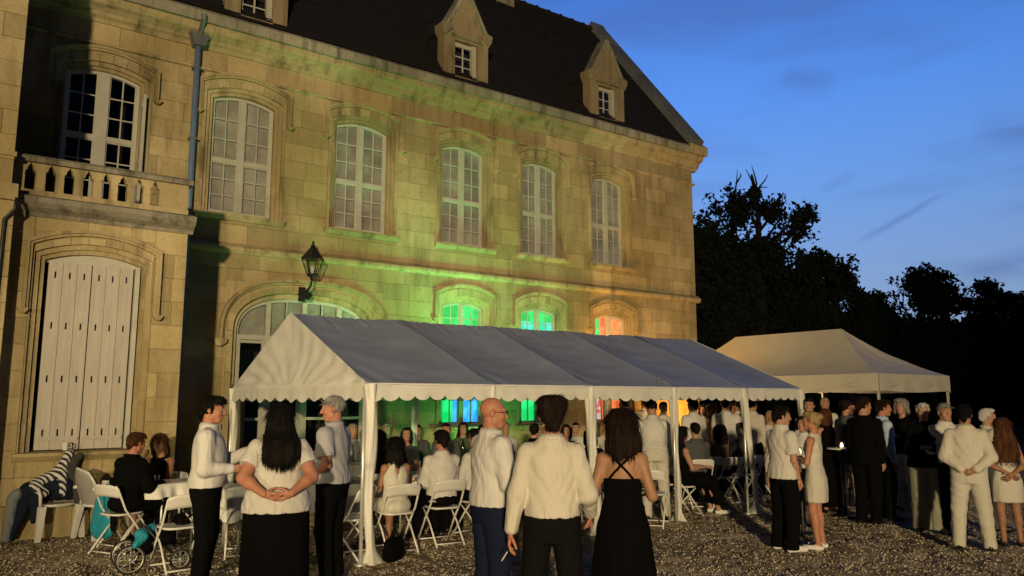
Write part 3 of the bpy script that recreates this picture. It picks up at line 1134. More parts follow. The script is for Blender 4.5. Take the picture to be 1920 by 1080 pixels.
# ---- front bay with terrace
SHW = surround(1.62, 0.60, 1.08, 3.62, 0.12, YB, 2.94, outer=0.15, hoff=0.16, dz=0.08)
core_wall(-2.2, 2.78, 0, 4.2, YB, 0.4, [SHW])
block_rows(-2.2, 2.80, 0.42, 4.18, YB, [SHW], seed=21, h=0.34)
block_rows(-2.2, 2.85, -0.05, 0.42, YB - 0.06, [], h=0.47, seed=22, wmin=0.7, wmax=1.2)
mb = MB()
mb.box(2.40, 2.78, YB + 0.4, YF, 0, 4.2)
mb.box(2.78, 2.80, YB + 0.03, YF, 0, 4.2)
hpart(mb, 'bay_side_wall', STONE)
mb = MB()
mb.box(-2.2, 2.78, YB + 0.4, YF, 3.9, 4.36)
hpart(mb, 'terrace_floor', GRIME)
mb = MB()
mb.prism_x([(YB + 0.2, 4.17), (YB - 0.03, 4.17), (YB - 0.05, 4.22), (YB - 0.14, 4.27), (YB - 0.20, 4.33), (YB - 0.22, 4.40), (YB - 0.02, 4.46), (YB + 0.2, 4.46)], 0.57, 2.86)
hpart(mb, 'terrace_cornice', GRIME)
# balustrade
bal_x = [0.76, 1.0, 1.22, 1.45, 1.67, 1.885, 2.10, 2.31]
mb = MB()
mb.prism_x([(YB - 0.02, 4.46), (YB - 0.02, 4.53), (YB + 0.16, 4.53), (YB + 0.16, 4.46)], 0.57, 2.78)
hpart(mb, 'balustrade_base', TRIM)
mb = MB()
mb.prism_x([(YB - 0.07, 4.90), (YB - 0.08, 4.96), (YB - 0.03, 5.00), (YB + 0.18, 5.00), (YB + 0.20, 4.90)], 0.57, 2.82)
hpart(mb, 'balustrade_rail', GRIME)
OPEN = [(0.058, 4.53), (0.062, 4.60), (0.060, 4.70), (0.064, 4.745), (0.060, 4.79), (0.038, 4.805), (0.034, 4.845), (0.018, 4.865), (0.004, 4.895)]
for i in range(len(bal_x) + 1):
    xl = bal_x[i - 1] if i else None
    xr = bal_x[i] if i < len(bal_x) else None
    left = [(xl + w_, z) for w_, z in OPEN] if xl else [(0.57, 4.53), (0.57, 4.90)]
    right = [(xr - w_, z) for w_, z in OPEN] if xr else [(2.77, 4.53), (2.77, 4.90)]
    if xl: left = left + [(xl + 0.002, 4.90)]
    if xr: right = right + [(xr - 0.002, 4.90)]
    mb = MB()
    mb.prism(left + right[::-1], YB, YB + 0.13)
    hpart(mb, 'baluster', TRIM if 0 < i < 8 else STONE)
# closed shutters of the bay window, three slotted boards each
for s in (-1, 1):
    sh = thing('shutter', None, None)
    sh.parent = house
    sh.location = (1.62 + s * 0.26 - HP.x, YB + 0.11 - HP.y, 1.1)
    x0_ = 1.07 if s < 0 else 1.60
    pw = 0.52 / 3
    for k in range(3):
        xa, xb = x0_ + k * pw + 0.0025, x0_ + (k + 1) * pw - 0.0025
        jy = [0, 0.004, -0.002][k]
        ya, yb2 = YB + 0.11 + jy, YB + 0.14
        cx_ = (xa + xb) / 2
        mb = MB()
        sw = 0.011
        top_ = 3.60
        mb.box(xa, cx_ - sw, ya, yb2, 1.10, top_)
        mb.box(cx_ + sw, xb, ya, yb2, 1.10, top_)
        zc = [1.32, 2.03, 2.74, 3.43]
        zp = 1.10
        for z in zc:
            mb.box(cx_ - sw, cx_ + sw, ya, yb2, zp, z - 0.045)
            zp = z + 0.045
        mb.box(cx_ - sw, cx_ + sw, ya, yb2, zp, top_)
        hpart(mb, 'board', SHUTTER, sh)
    mb = MB()
    mb.box(x0_ + 0.02, x0_ + 0.50, YB + 0.085, YB + 0.108, 1.22, 1.265)
    hpart(mb, 'hinge_bar', SHUTTER, sh)
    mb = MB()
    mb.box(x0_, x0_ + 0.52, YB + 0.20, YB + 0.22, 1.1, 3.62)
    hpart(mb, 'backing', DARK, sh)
mb = MB()
mb.box(2.14, 2.20, YB + 0.07, YB + 0.2, 1.09, 3.62)
tp = arch_path(1.62, 0.60, 3.602, 3.62, 0.12, 0)
mb.prism([(x, z) for x, z in tp[1:-1]] + [(2.22, 3.602), (1.02, 3.602)], YB + 0.16, YB + 0.19)
hpart(mb, 'shutter_frame', PAINT)

# ---- projecting wing at the far left
core_wall(-4.2, 0.53, 0, 11, YW, 0.4, [])
block_rows(-1.4, 0.55, 4.5, 9.4, YW, [], seed=31)
block_rows(-1.4, 0.60, 0.0, 4.28, YW - 0.03, [], seed=32)
mb = MB()
mb.box(0.2, 0.53, YW + 0.4, YF, 0, 11)
mb.box(0.53, 0.55, YW + 0.03, YF, 0, 11)
hpart(mb, 'wing_side_wall', STONE)
mb = MB()
mb.prism_x([(YW - 0.09, 4.28), (YW - 0.11, 4.36), (YW - 0.05, 4.50), (YW + 0.1, 4.50), (YW + 0.1, 4.28)], -1.4, 0.62)
mb.prism_x([(YW - 0.04, 4.86), (YW - 0.05, 4.92), (YW + 0.1, 4.95), (YW + 0.1, 4.86)], -1.4, 0.57)
hpart(mb, 'wing_string', TRIM)
mb = MB()
mb.tube([(0.61, 11.56, 4.30), (0.60, 11.60, 4.16), (0.50, 11.63, 4.02), (0.49, 11.63, 3.0), (0.49, 11.63, 0.3)], 0.022, 8)
hpart(mb, 'cable', IRON, smooth=True)

# ---- downpipe
mb = MB()
mb.tube([(3.27, YF - 0.11, 8.02), (3.27, YF - 0.11, 5.4), (3.27, YF - 0.11, 0.3)], 0.052, 12)
hpart(mb, 'downpipe', PIPE, smooth=True)
mb = MB()
mb.prism([(3.18, 8.02), (3.36, 8.02), (3.43, 8.24), (3.11, 8.24)], YF - 0.24, YF - 0.02)
mb.tube([(3.27, YF - 0.42, 8.52), (3.27, YF - 0.42, 8.44), (3.27, YF - 0.14, 8.2)], 0.045, 10)
hpart(mb, 'rainwater_head', LEAD)
mb = MB()
for z in (7.6, 6.3, 5.0, 3.6, 2.2):
    mb.box(3.20, 3.34, YF - 0.175, YF - 0.01, z, z + 0.035)
hpart(mb, 'pipe_bracket', LEAD)

# ---- stone block objects: the largest in the picture become parts, the rest one joined piece
def blk_weight(b):
    x, z, y = (b[0] + b[1]) / 2, (b[2] + b[3]) / 2, b[4]
    v = np.array([x, y, z - CAM_H])
    dp = v @ FW3
    px_, py_ = 960 + F_PX * (v @ RGT) / dp, 540 - F_PX * (v @ UP3) / dp
    if not (-60 < px_ < 1980 and -60 < py_ < 1140): return 0
    if 1.2 > z and x > 3.2: return 0.0001
    return (b[1] - b[0]) * (b[3] - b[2]) / dp ** 2 * (y / dp)


BLOCKS.sort(key=blk_weight, reverse=True)
cache = {}
rest = MB()
for i, (x0_, x1_, z0_, z1_, yf_, rr_) in enumerate(BLOCKS):
    prod = (rr_ - 0.5) * 0.006
    g_ = 0.0018
    if i < 300:
        key = (round((x1_ - x0_) / 2, 2), round((z1_ - z0_) / 2, 3))
        hw, hh_ = (x1_ - x0_) / 2 - g_, (z1_ - z0_) / 2 - g_
        key = (round(hw, 3), round(hh_, 3))
        if key not in cache:
            t_ = MB()
            t_.chbox(-hw, hw, 0, 0.16, -hh_, hh_, 0.004)
            cache[key] = t_.mesh('stone_block', STONE, fix=False)
        link('stone_block', cache[key], house, ((x0_ + x1_) / 2 - HP.x, yf_ + prod - HP.y, (z0_ + z1_) / 2))
    else:
        rest.chbox(x0_ + g_, x1_ - g_, yf_ + prod, yf_ + 0.1, z0_ + g_, z1_ - g_, 0.004)
hpart(rest, 'stone_courses', STONE, kind='stuff', fix=False)

# ---- roof
EY, EZ, RY, RZ = YF - 0.30, 8.68, 17.8, 13.55
sl = math.hypot(RY - EY, RZ - EZ)
uy, uz = (RY - EY) / sl, (RZ - EZ) / sl
ny_, nz_ = -uz, uy
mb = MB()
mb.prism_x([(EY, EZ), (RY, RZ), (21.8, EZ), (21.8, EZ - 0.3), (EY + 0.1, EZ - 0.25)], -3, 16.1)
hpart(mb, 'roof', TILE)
n_c, tw = 46, 0.19
Vt, Ft = [], []
tr_ = np.random.default_rng(9)
for c_ in range(n_c):
    s0 = sl * c_ / n_c
    s1 = s0 + sl / n_c + 0.05
    off = (c_ % 2) * tw / 2
    xs = np.arange(0.1 + off, 16.05 - tw, tw)
    for x in xs:
        j = tr_.random(3)
        lo, hi = 0.030 + j[0] * 0.014, 0.006
        xa, xb = x + 0.004, x + tw - 0.004
        b = len(Vt)
        s0j = s0 - 0.012 * j[1]
        for (xx, s_, h_) in ((xa, s0j, lo), (xb, s0j, lo + 0.006 * (j[2] - 0.5)), (xb, s1, hi), (xa, s1, hi), (xa, s0j, lo - 0.016), (xb, s0j, lo - 0.016)):
            Vt.append((xx, EY + uy * s_ + ny_ * h_, EZ + uz * s_ + nz_ * h_))
        Ft += [(b, b + 1, b + 2, b + 3), (b + 4, b + 5, b + 1, b), (b, b + 3, b + 4), (b + 1, b + 5, b + 2)]
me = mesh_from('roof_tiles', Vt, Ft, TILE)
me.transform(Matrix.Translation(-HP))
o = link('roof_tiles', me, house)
o['kind'] = 'stuff'
for k in range(34):
    mb = MB()
    xa = 0.2 + k * 0.47
    mb.tube([(xa, RY, RZ + 0.03), (xa + 0.44, RY, RZ + 0.035), (xa + 0.50, RY, RZ + 0.05)], 0.1, 8, rs=[0.095, 0.10, 0.12])
    hpart(mb, 'ridge_tile', TILE, smooth=True)
# raking coping of the gable
COPE = stone_mat('shade toned coping', (0.13, 0.14, 0.16), (0.08, 0.08, 0.09), (0.18, 0.19, 0.21), 0.5)  # unlit look under the sky put into the coping colour
nseg = 11
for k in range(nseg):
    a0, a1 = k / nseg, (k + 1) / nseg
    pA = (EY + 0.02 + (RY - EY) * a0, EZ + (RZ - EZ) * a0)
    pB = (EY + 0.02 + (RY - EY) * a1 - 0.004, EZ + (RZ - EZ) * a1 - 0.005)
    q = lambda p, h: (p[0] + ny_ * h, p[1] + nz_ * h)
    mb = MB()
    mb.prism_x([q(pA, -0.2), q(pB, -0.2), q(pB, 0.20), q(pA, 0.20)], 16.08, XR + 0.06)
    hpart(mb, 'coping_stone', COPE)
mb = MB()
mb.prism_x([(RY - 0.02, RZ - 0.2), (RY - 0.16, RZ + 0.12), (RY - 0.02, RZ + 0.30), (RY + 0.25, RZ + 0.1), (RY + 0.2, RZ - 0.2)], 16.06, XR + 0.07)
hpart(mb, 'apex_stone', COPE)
mb = MB()
mb.prism_x([(YF - 0.40, 8.43), (YF - 0.42, 8.66), (YF - 0.22, 8.82), (YF + 0.4, 9.3), (YF + 0.4, 8.43)], XR - 0.4, XR + 0.22)
hpart(mb, 'kneeler', TRIM)
mb = MB()
mb.box(12.1, 12.75, 17.45, 18.15, 12.9, 15.2)
mb.box(12.05, 12.80, 17.40, 18.20, 15.2, 15.35)
hpart(mb, 'chimney', GRIME)


# ---- dormers
def dormer(cx):
    d = thing('dormer', None, None)
    d.parent = house
    yf = YF - 0.22
    d.location = (cx - HP.x, yf - HP.y, 8.68)
    a = 0.30
    w2 = 0.63
    z0, zt, zsh, zp = 8.80, 9.64, 9.84, 10.78
    mb = MB()
    # piers and lintel round the opening, gable above
    mb.box(cx - w2 + 0.05, cx - a, yf, yf + 0.28, 8.6, zt)
    mb.box(cx + a, cx + w2 - 0.05, yf, yf + 0.28, 8.6, zt)
    mb.box(cx - a, cx + a, yf - 0.02, yf + 0.28, 8.6, z0)
    mb.box(cx - w2 + 0.05, cx + w2 - 0.05, yf, yf + 0.28, zt, zsh)
    mb.prism([(cx - 0.48, zsh), (cx + 0.48, zsh), (cx + 0.07, zp), (cx - 0.07, zp)], yf + 0.002, yf + 0.28)
    hpart(mb, 'dormer_front', DSTONE, d)
    for s in (-1, 1):
        mb = MB()
        xo, xi = cx + s * (w2 + 0.02), cx + s * (w2 - 0.26)
        mb.prism([(xi, zsh + 0.02), (cx + s * (w2 - 0.05), zsh - 0.16), (xo, zsh - 0.04), (xo + s * 0.02, zsh + 0.10), (cx + s * 0.46, zsh + 0.16)], yf - 0.05, yf + 0.28)
        hpart(mb, 'kneeler', DSTONE, d)
        mb = MB()
        mb.prism([(cx + s * 0.47, zsh + 0.12), (cx + s * 0.55, zsh + 0.14), (cx + s * 0.04, zp + 0.14), (cx, zp + 0.02)], yf - 0.03, yf + 0.3)
        hpart(mb, 'gable_coping', GRIME, d)
    mb = MB()
    mb.prism([(cx - 0.08, zp), (cx + 0.08, zp), (cx + 0.04, zp + 0.10), (cx, zp + 0.16), (cx - 0.04, zp + 0.10)], yf, yf + 0.2)
    hpart(mb, 'finial', GRIME, d)
    mb = MB()
    mb.prism([(cx - a - 0.10, zt + 0.05), (cx + a + 0.10, zt + 0.05), (cx + a + 0.10, zt + 0.11), (cx - a - 0.10, zt + 0.11)], yf - 0.07, yf + 0.01)
    hpart(mb, 'label_mould', DSTONE, d)
    # cheeks and little roof running back into the slope
    mb = MB()
    zr = lambda y: EZ + (y - EY) * uz / uy
    for s in (-1, 1):
        mb.box(cx + s * 0.55 - 0.03, cx + s * 0.55 + 0.03, yf + 0.28, 15.6, 8.7, zsh)
    for s in (-1, 1):
        V = [(cx + s * 0.62, yf + 0.2, zsh), (cx, yf + 0.2, zp - 0.05), (cx, 16.4, zp - 0.05), (cx + s * 0.62, 15.6, zsh),
             (cx + s * 0.62, yf + 0.2, zsh - 0.06), (cx, yf + 0.2, zp - 0.13), (cx, 16.4, zp - 0.13), (cx + s * 0.62, 15.6, zsh - 0.06)]
        mb.add(V, [(0, 1, 2, 3), (4, 7, 6, 5), (0, 4, 5, 1), (3, 2, 6, 7), (0, 3, 7, 4)])
    hpart(mb, 'dormer_roof', TILE, d)
    y = yf + 0.12
    mb = MB()
    mb.box(cx - a, cx - a + 0.07, y, y + 0.06, z0, zt)
    mb.box(cx + a - 0.10, cx + a, y - 0.05, y + 0.06, z0, zt)
    mb.box(cx - a + 0.07, cx + a - 0.10, y, y + 0.06, zt - 0.09, zt)
    mb.box(cx - a + 0.07, cx + a - 0.10, y, y + 0.06, z0, z0 + 0.07)
    xm = (cx - a + 0.07 + cx + a - 0.10) / 2
    mb.box(xm - 0.014, xm + 0.014, y + 0.01, y + 0.04, z0 + 0.07, zt - 0.09)
    for k in (1, 2):
        z = z0 + 0.07 + (zt - 0.16 - z0) * k / 3
        mb.box(cx - a + 0.07, cx + a - 0.10, y + 0.012, y + 0.038, z - 0.012, z + 0.012)
    hpart(mb, 'window_frame', PAINT, d)
    for i in range(2):
        for k in range(3):
            za, zb = z0 + 0.07 + (zt - 0.16 - z0) * k / 3, z0 + 0.07 + (zt - 0.16 - z0) * (k + 1) / 3
            xa, xb = (cx - a + 0.07, xm) if i == 0 else (xm, cx + a - 0.10)
            mb = MB()
            mb.box(xa + 0.013, xb - 0.013, y + 0.022, y + 0.026, za + 0.012, zb - 0.012)
            hpart(mb, 'pane', GLASS, d)
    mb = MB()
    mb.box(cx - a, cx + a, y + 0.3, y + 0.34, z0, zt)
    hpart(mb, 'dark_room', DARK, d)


for cx_ in (4.25, 8.90, 13.15):
    dormer(cx_)

# ---- wall lantern
lan = thing('wall_lantern', 'unlit black iron lantern on a bracket above the garden door', 'lantern', (5.40, YF - 0.5, 4.0))
mb = MB()
for k in range(6):
    pass
c6 = lambda r, z: [(r * math.cos(PI / 6 + k * PI / 3), r * math.sin(PI / 6 + k * PI / 3), z) for k in range(6)]
b6, t6 = c6(0.10, 0.04), c6(0.215, 0.36)
for k in range(6):
    mb.tube([b6[k], t6[k]], 0.012, 6)
    mb.tube([t6[k], t6[(k + 1) % 6]], 0.012, 6)
    mb.tube([b6[k], b6[(k + 1) % 6]], 0.014, 6)
mb.lathe([(0.11, 0.03), (0.10, 0.0), (0.04, -0.02), (0.03, -0.08)], n=6)
mb.obj('cage', IRON, lan)
lan.scale = (0.9, 0.98, 0.9)
mb = MB()
mb.lathe([(0.25, 0.355), (0.242, 0.375), (0.14, 0.50), (0.06, 0.60), (0.05, 0.62), (0.055, 0.64), (0.02, 0.67), (0.03, 0.70), (0.004, 0.75)], n=6)
mb.obj('lantern_roof', IRON, lan)
for k in range(6):
    a, b, c, d_ = (np.array(p) for p in (b6[k], b6[(k + 1) % 6], t6[(k + 1) % 6], t6[k]))
    MB().add([a * .97, b * .97, c * .97, d_ * .97], [(0, 1, 2, 3)]).obj('pane', CLEAR, lan, fix=False)
mb = MB()
mb.lathe([(0.02, 0.03), (0.035, 0.07), (0.05, 0.14), (0.045, 0.20), (0.02, 0.24)], n=10)
mb.obj('bulb', mat('unlit bulb', (0.5, 0.5, 0.45), 0.3), lan, smooth=True)
mb = MB()
mb.tube([(0, 0, -0.06), (0.0, 0.06, -0.20), (-0.02, 0.24, -0.28), (-0.03, 0.49, -0.24)], 0.022, 8)
mb.tube([(0, 0.10, -0.2), (0, 0.22, -0.36), (0, 0.40, -0.42), (0, 0.49, -0.38)], 0.018, 8)
mb.box(-0.07, 0.07, 0.47, 0.51, -0.46, -0.16)
mb.prism([(-0.16, -0.33), (0.05, -0.25), (0.16, -0.34), (0.08, -0.44), (-0.1, -0.40)], 0.30, 0.34)
mb.obj('bracket', IRON, lan)

# ---------------------------------------------------------------- long marquee
TX0, TX1, TYF, TYB, TYR, TEZ, TRZ = 3.82, 11.9, 8.0, 12.9, 10.42, 1.93, 2.93
NB = 5
seams = [3.82, 5.50, 7.12, 8.76, 10.38, 11.90]
tent = thing('party_marquee', 'long white ridge marquee with scalloped edging on the forecourt in front of the house', 'marquee', (7.8, 10.4, 0))
TP = Vector((7.8, 10.4, 0))


def tpart(mb_or_me, name, m, root, org, smooth=False, fix=True):
    me = mb_or_me.mesh(name, m, smooth, fix) if isinstance(mb_or_me, MB) else mb_or_me
    me.transform(Matrix.Translation(-org))
    return link(name, me, root)


def sheet(fn, nu, nv, thick=None):
    u, v = np.meshgrid(np.linspace(0, 1, nu), np.linspace(0, 1, nv), indexing='ij')
    P = fn(u, v)
    I = np.arange(nu * nv).reshape(nu, nv)
    Q = np.stack([I[:-1, :-1], I[1:, :-1], I[1:, 1:], I[:-1, 1:]], -1).reshape(-1, 4)
    return np.stack(P, -1).reshape(-1, 3), Q


def roof_panel(xa, xb, back, seed):
    def fn(u, v):          # u along the length, v from eave to ridge
        x = xa + (xb - xa) * u
        ye, yr = (TYB + 0.02, TYR) if back else (TYF - 0.02, TYR)
        y = ye + (yr - ye) * v
        z = TEZ + (TRZ - TEZ) * v
        sag = 0.075 * np.sin(PI * u) ** 0.8 * np.sin(PI * np.clip(v * 0.9 + 0.05, 0, 1)) ** 0.7
        wr = (vnoise(x * 1.0 + 9, y * 3 + v * 3, seed, 0.5) - 0.5) * 0.028 * np.sin(PI * u)
        # gathered creases under the ridge and at the corners
        cre = 0.010 * np.sin(u * 55 + 6 * np.sin(u * 9 + seed)) * np.clip(v - 0.72, 0, 1) / 0.28
        cre += 0.012 * np.sin((u * 30 + v * 14)) * np.exp(-((u) ** 2 + (v) ** 2) * 14)
        return x, y, z - sag + wr + cre
    return fn


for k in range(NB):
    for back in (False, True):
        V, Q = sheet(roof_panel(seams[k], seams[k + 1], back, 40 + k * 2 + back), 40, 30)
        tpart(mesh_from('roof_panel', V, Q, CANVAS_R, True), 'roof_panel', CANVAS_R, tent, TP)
# gables
for gi, gx in enumerate((TX0, TX1)):
    def fn(u, v, gx=gx, gi=gi):
        hw = u * 2 - 1
        y = TYR + np.where(hw < 0, (TYR - TYF) * hw, (TYB - TYR) * hw)
        ztop = TEZ + (TRZ - TEZ) * (1 - np.abs(hw)) + 0.012
        z = (TEZ - 0.02) + (ztop - (TEZ - 0.02)) * v
        a = np.arctan2(z - TEZ + 0.25, np.abs(hw) + 0.02)
        wr = 0.016 * np.sin(a * 26 + hw * 5) * (0.3 + np.abs(hw)) + 0.028 * (vnoise(y * 1.4, z * 3 + y, 77 + gi, 0.45) - 0.5)
        bel = 0.05 * np.sin(PI * v) * (1 - np.abs(hw))
        return gx + (-1 if gi == 0 else 1) * (wr - bel) * (v > 0.001) * (1 - v ** 6), y, z
    V, Q = sheet(fn, 90, 24)
    tpart(mesh_from('gable_panel', V, Q, CANVAS, True), 'gable_panel', CANVAS, tent, TP)


def valance(p0, p1, z1, h, n_sc, seed, root, org, m, pointed=False, name='valance'):
    p0, p1 = np.array(p0, float), np.array(p1, float)
    L_ = np.linalg.norm(p1 - p0)
    nu = int(n_sc * 10) + 1
    nrm = np.array([-(p1 - p0)[1], (p1 - p0)[0]]) / L_

    def fn(u, v):
        ph = (u * n_sc) % 1.0
        sc = (np.abs(np.sin(PI * u * n_sc)) ** (1.3 if pointed else 0.62))
        bot = h * (0.74 + 0.26 * sc) + 0.010 * np.sin(u * 23 + seed)
        z = z1 - bot * v
        off = (0.007 * np.sin(u * L_ * 9 + seed) + 0.004 * np.sin(u * L_ * 23 + seed * 2)) * v + 0.012
        x = p0[0] + (p1 - p0)[0] * u - nrm[0] * off
        y = p0[1] + (p1 - p0)[1] * u - nrm[1] * off
        return x, y, z
    V, Q = sheet(fn, nu, 6)
    return tpart(mesh_from(name, V, Q, m, True), name, m, root, org)


valance((TX0, TYB), (TX0, TYF), TEZ + 0.01, 0.22, 12, 1.0, tent, TP, CANVAS, True)
valance((TX0, TYF), (TX1, TYF), TEZ + 0.01, 0.20, 40, 2.0, tent, TP, CANVAS)
valance((TX1, TYF), (TX1, TYB), TEZ + 0.01, 0.20, 19, 3.0, tent, TP, CANVAS)
valance((TX1, TYB), (TX0, TYB), TEZ + 0.01, 0.20, 40, 4.0, tent, TP, CANVAS)
# frame
for k, x in enumerate(seams):
    for y in (TYF + 0.03, TYB - 0.03):
        mb = MB()
        mb.tube([(x, y, TEZ - 0.02), (x, y, 0.0)], 0.021, 8)
        mb.box(x - 0.06, x + 0.06, y - 0.06, y + 0.06, -0.01, 0.012)
        tpart(mb, 'pole', STEEL, tent, TP, True)
    mb = MB()
    x = x + (0.16 if k == 0 else (-0.16 if k == 5 else 0))
    mb.tube([(x, TYF + 0.03, TEZ - 0.03), (x, TYR, TRZ - 0.10), (x, TYB - 0.03, TEZ - 0.03)], 0.02, 8)
    mb.tube([(x, TYF + 0.9, TEZ + 0.22), (x, TYB - 0.9, TEZ + 0.22)], 0.016, 6)
    tpart(mb, 'rafter', STEEL, tent, TP, True)
mb = MB()
for y, z in ((TYF + 0.03, TEZ - 0.03), (TYB - 0.03, TEZ - 0.03), (TYR, TRZ - 0.05)):
    mb.tube([(TX0, y, z), (TX1, y, z)], 0.019, 6)
tpart(mb, 'rail', STEEL, tent, TP, True)


def drape(x, y, lean=(0, 0), r0=0.085, r1=0.035, foot=True, seed=0.0, name='gathered_curtain'):
    """side curtain rolled up round a pole"""
    n, mrow = 20, 34
    V, Fc = [], []
    for i in range(mrow):
        t = i / (mrow - 1)
        z = TEZ * (1 - t)
        r = r0 + (r1 - r0) * min(1, t * 1.25) ** 0.8
        if foot and t > 0.93: r = r1 + (t - 0.93) / 0.07 * 0.075
        cx_, cy_ = x + lean[0] * t + 0.02 * math.sin(t * 7 + seed), y + lean[1] * t + 0.012 * math.sin(t * 9 + seed)
        for k in range(n):
            a = 2 * PI * k / n
            rr = r * (1 + 0.20 * math.sin(4 * a + t * 9 + seed) + 0.12 * math.sin(7 * a - t * 5 + seed * 3))
            V.append((cx_ + rr * math.cos(a), cy_ + rr * math.sin(a), z))
    for i in range(mrow - 1):
        for k in range(n):
            k2 = (k + 1) % n
            Fc.append((i * n + k, (i + 1) * n + k, (i + 1) * n + k2, i * n + k2))
    tpart(mesh_from(name, V, Fc, CANVAS, True), name, CANVAS, tent, TP)


drape(seams[0] + 0.06, TYF + 0.03, (0.06, 0.02), 0.072, 0.044, True, 0.4)
drape(seams[1], TYF + 0.03, (0.05, 0), 0.06, 0.035, False, 1.4)
drape(seams[2], TYF + 0.03, (0.10, -0.03), 0.066, 0.05, True, 2.4)
drape(seams[3], TYF + 0.03, (0.16, 0.1), 0.062, 0.035, True, 3.1)
drape(seams[4], TYF + 0.03, (0.16, -0.06), 0.060, 0.038, True, 4.0)
drape(seams[5], TYF + 0.03, (0.26, 0.06), 0.058, 0.036, True, 5.0)
for k in range(6):
    drape(seams[k], TYB - 0.03, (0.08 * (-1) ** k, 0), 0.06, 0.04, True, 6.1 + k)

# ---------------------------------------------------------------- gazebo behind its far end
gz = thing('pop_up_gazebo', 'cream pop up gazebo with peaked roof beyond the far end of the marquee', 'gazebo', (15.9, 11.7, 0))
GP = Vector((15.9, 11.7, 0))
gx0, gx1, gy0, gy1, gez, gpz = 14.55, 17.35, 8.1, 14.1, 2.25, 3.30
rA, rB = gy0 + 1.55, gy1 - 1.6
gxm = (gx0 + gx1) / 2


def gsurf(u, v, side):
    """one slope from eave (v=0) to ridge (v=1), gently concave"""
    z = gez + (gpz - gez) * (0.62 * v + 0.38 * v ** 2.2)
    return z


for side in ('west', 'east', 'south', 'north'):
    def fn(u, v, side=side):
        z = gsurf(u, v, side) + (vnoise(u * 7 + 3, v * 5, 3, 1.0) - 0.5) * 0.03 * np.sin(PI * v) - 0.05 * np.sin(PI * u) * np.sin(PI * v)
        if side in ('west', 'east'):
            xe = gx0 if side == 'west' else gx1
            ya, yb = gy0 + (rA - gy0) * v, gy1 + (rB - gy1) * v
            return xe + (gxm - xe) * v, ya + (yb - ya) * u, z
        ye, yr = (gy0, rA) if side == 'south' else (gy1, rB)
        xa, xb = gx0 + (gxm - gx0) * v, gx1 + (gxm - gx1) * v
        return xa + (xb - xa) * u, ye + (yr - ye) * v, z
    V, Q = sheet(fn, 30, 20)
    tpart(mesh_from('roof_panel', V, Q, CANVAS2, True), 'roof_panel', CANVAS2, gz, GP)
corners = [(gx0, gy0), (gx1, gy0), (gx1, gy1), (gx0, gy1)]
for k in range(4):
    a, b = corners[k], corners[(k + 1) % 4]

    def fn(u, v, a=a, b=b):
        L_ = math.hypot(b[0] - a[0], b[1] - a[1])
        nx_, ny2 = (b[1] - a[1]) / L_, -(b[0] - a[0]) / L_
        off = 0.012 + 0.012 * np.sin(u * L_ * 9) * v
        return a[0] + (b[0] - a[0]) * u + nx_ * off, a[1] + (b[1] - a[1]) * u + ny2 * off, gez + 0.01 - (0.33 + 0.03 * np.sin(PI * u * (2 if L_ > 4 else 1)) ** 2) * v
    V, Q = sheet(fn, 40, 5)
    tpart(mesh_from('valance', V, Q, CANVAS2, True), 'valance', CANVAS2, gz, GP)
for (x, y) in corners + [(gx0, (gy0 + gy1) / 2), (gx1, (gy0 + gy1) / 2)]:
    sx, sy = (0.035 if x == gx0 else -0.035), (0.035 if y < 11 else -0.035)
    mb = MB()
    mb.box(x + sx - 0.02, x + sx + 0.02, y + sy - 0.02, y + sy + 0.02, 0.0, gez)
    mb.box(x + sx - 0.05, x + sx + 0.05, y + sy - 0.05, y + sy + 0.05, -0.01, 0.012)
    tpart(mb, 'pole', PAINT, gz, GP)
mb = MB()
for k in range(4):
    a, b = corners[k], corners[(k + 1) % 4]
    nseg_ = 2 if abs(a[0] - b[0]) > 0.1 else 4
    for i in range(nseg_):
        p = [a[0] + (b[0] - a[0]) * i / nseg_, a[1] + (b[1] - a[1]) * i / nseg_]
        q = [a[0] + (b[0] - a[0]) * (i + 1) / nseg_, a[1] + (b[1] - a[1]) * (i + 1) / nseg_]
        mb.tube([(*p, gez - 0.06), (*q, gez - 0.34)], 0.012, 6)
        mb.tube([(*p, gez - 0.34), (*q, gez - 0.06)], 0.012, 6)
tpart(mb, 'truss', STEEL, gz, GP)

# small lanterns that give the warm light inside both tents
WARM = glow_mat('warm lamp glass', (1.0, 0.60, 0.22), (1.0, 0.70, 0.30), 7.0)


def hanging_lamp(x, y, z, label):
    t = thing('hanging_lamp', label, 'lamp', (x, y, z))
    mb = MB()
    mb.lathe([(0.02, -0.06), (0.05, -0.03), (0.055, 0.0), (0.04, 0.035), (0.015, 0.05)], n=10)
    mb.obj('bulb', WARM, t, smooth=True)
    mb = MB()
    mb.lathe([(0.022, 0.05), (0.022, 0.10), (0.006, 0.11)], n=8)
    mb.tube([(0, 0, 0.10), (0, 0, 0.42)], 0.004, 5)
    mb.obj('cap', IRON, t)
    return t


hanging_lamp(16.6, 11.3, 1.98, 'warm glowing lamp hanging under the cream gazebo')
hanging_lamp(11.85, 12.5, 1.95, 'warm glowing lamp hanging under the far end of the marquee')


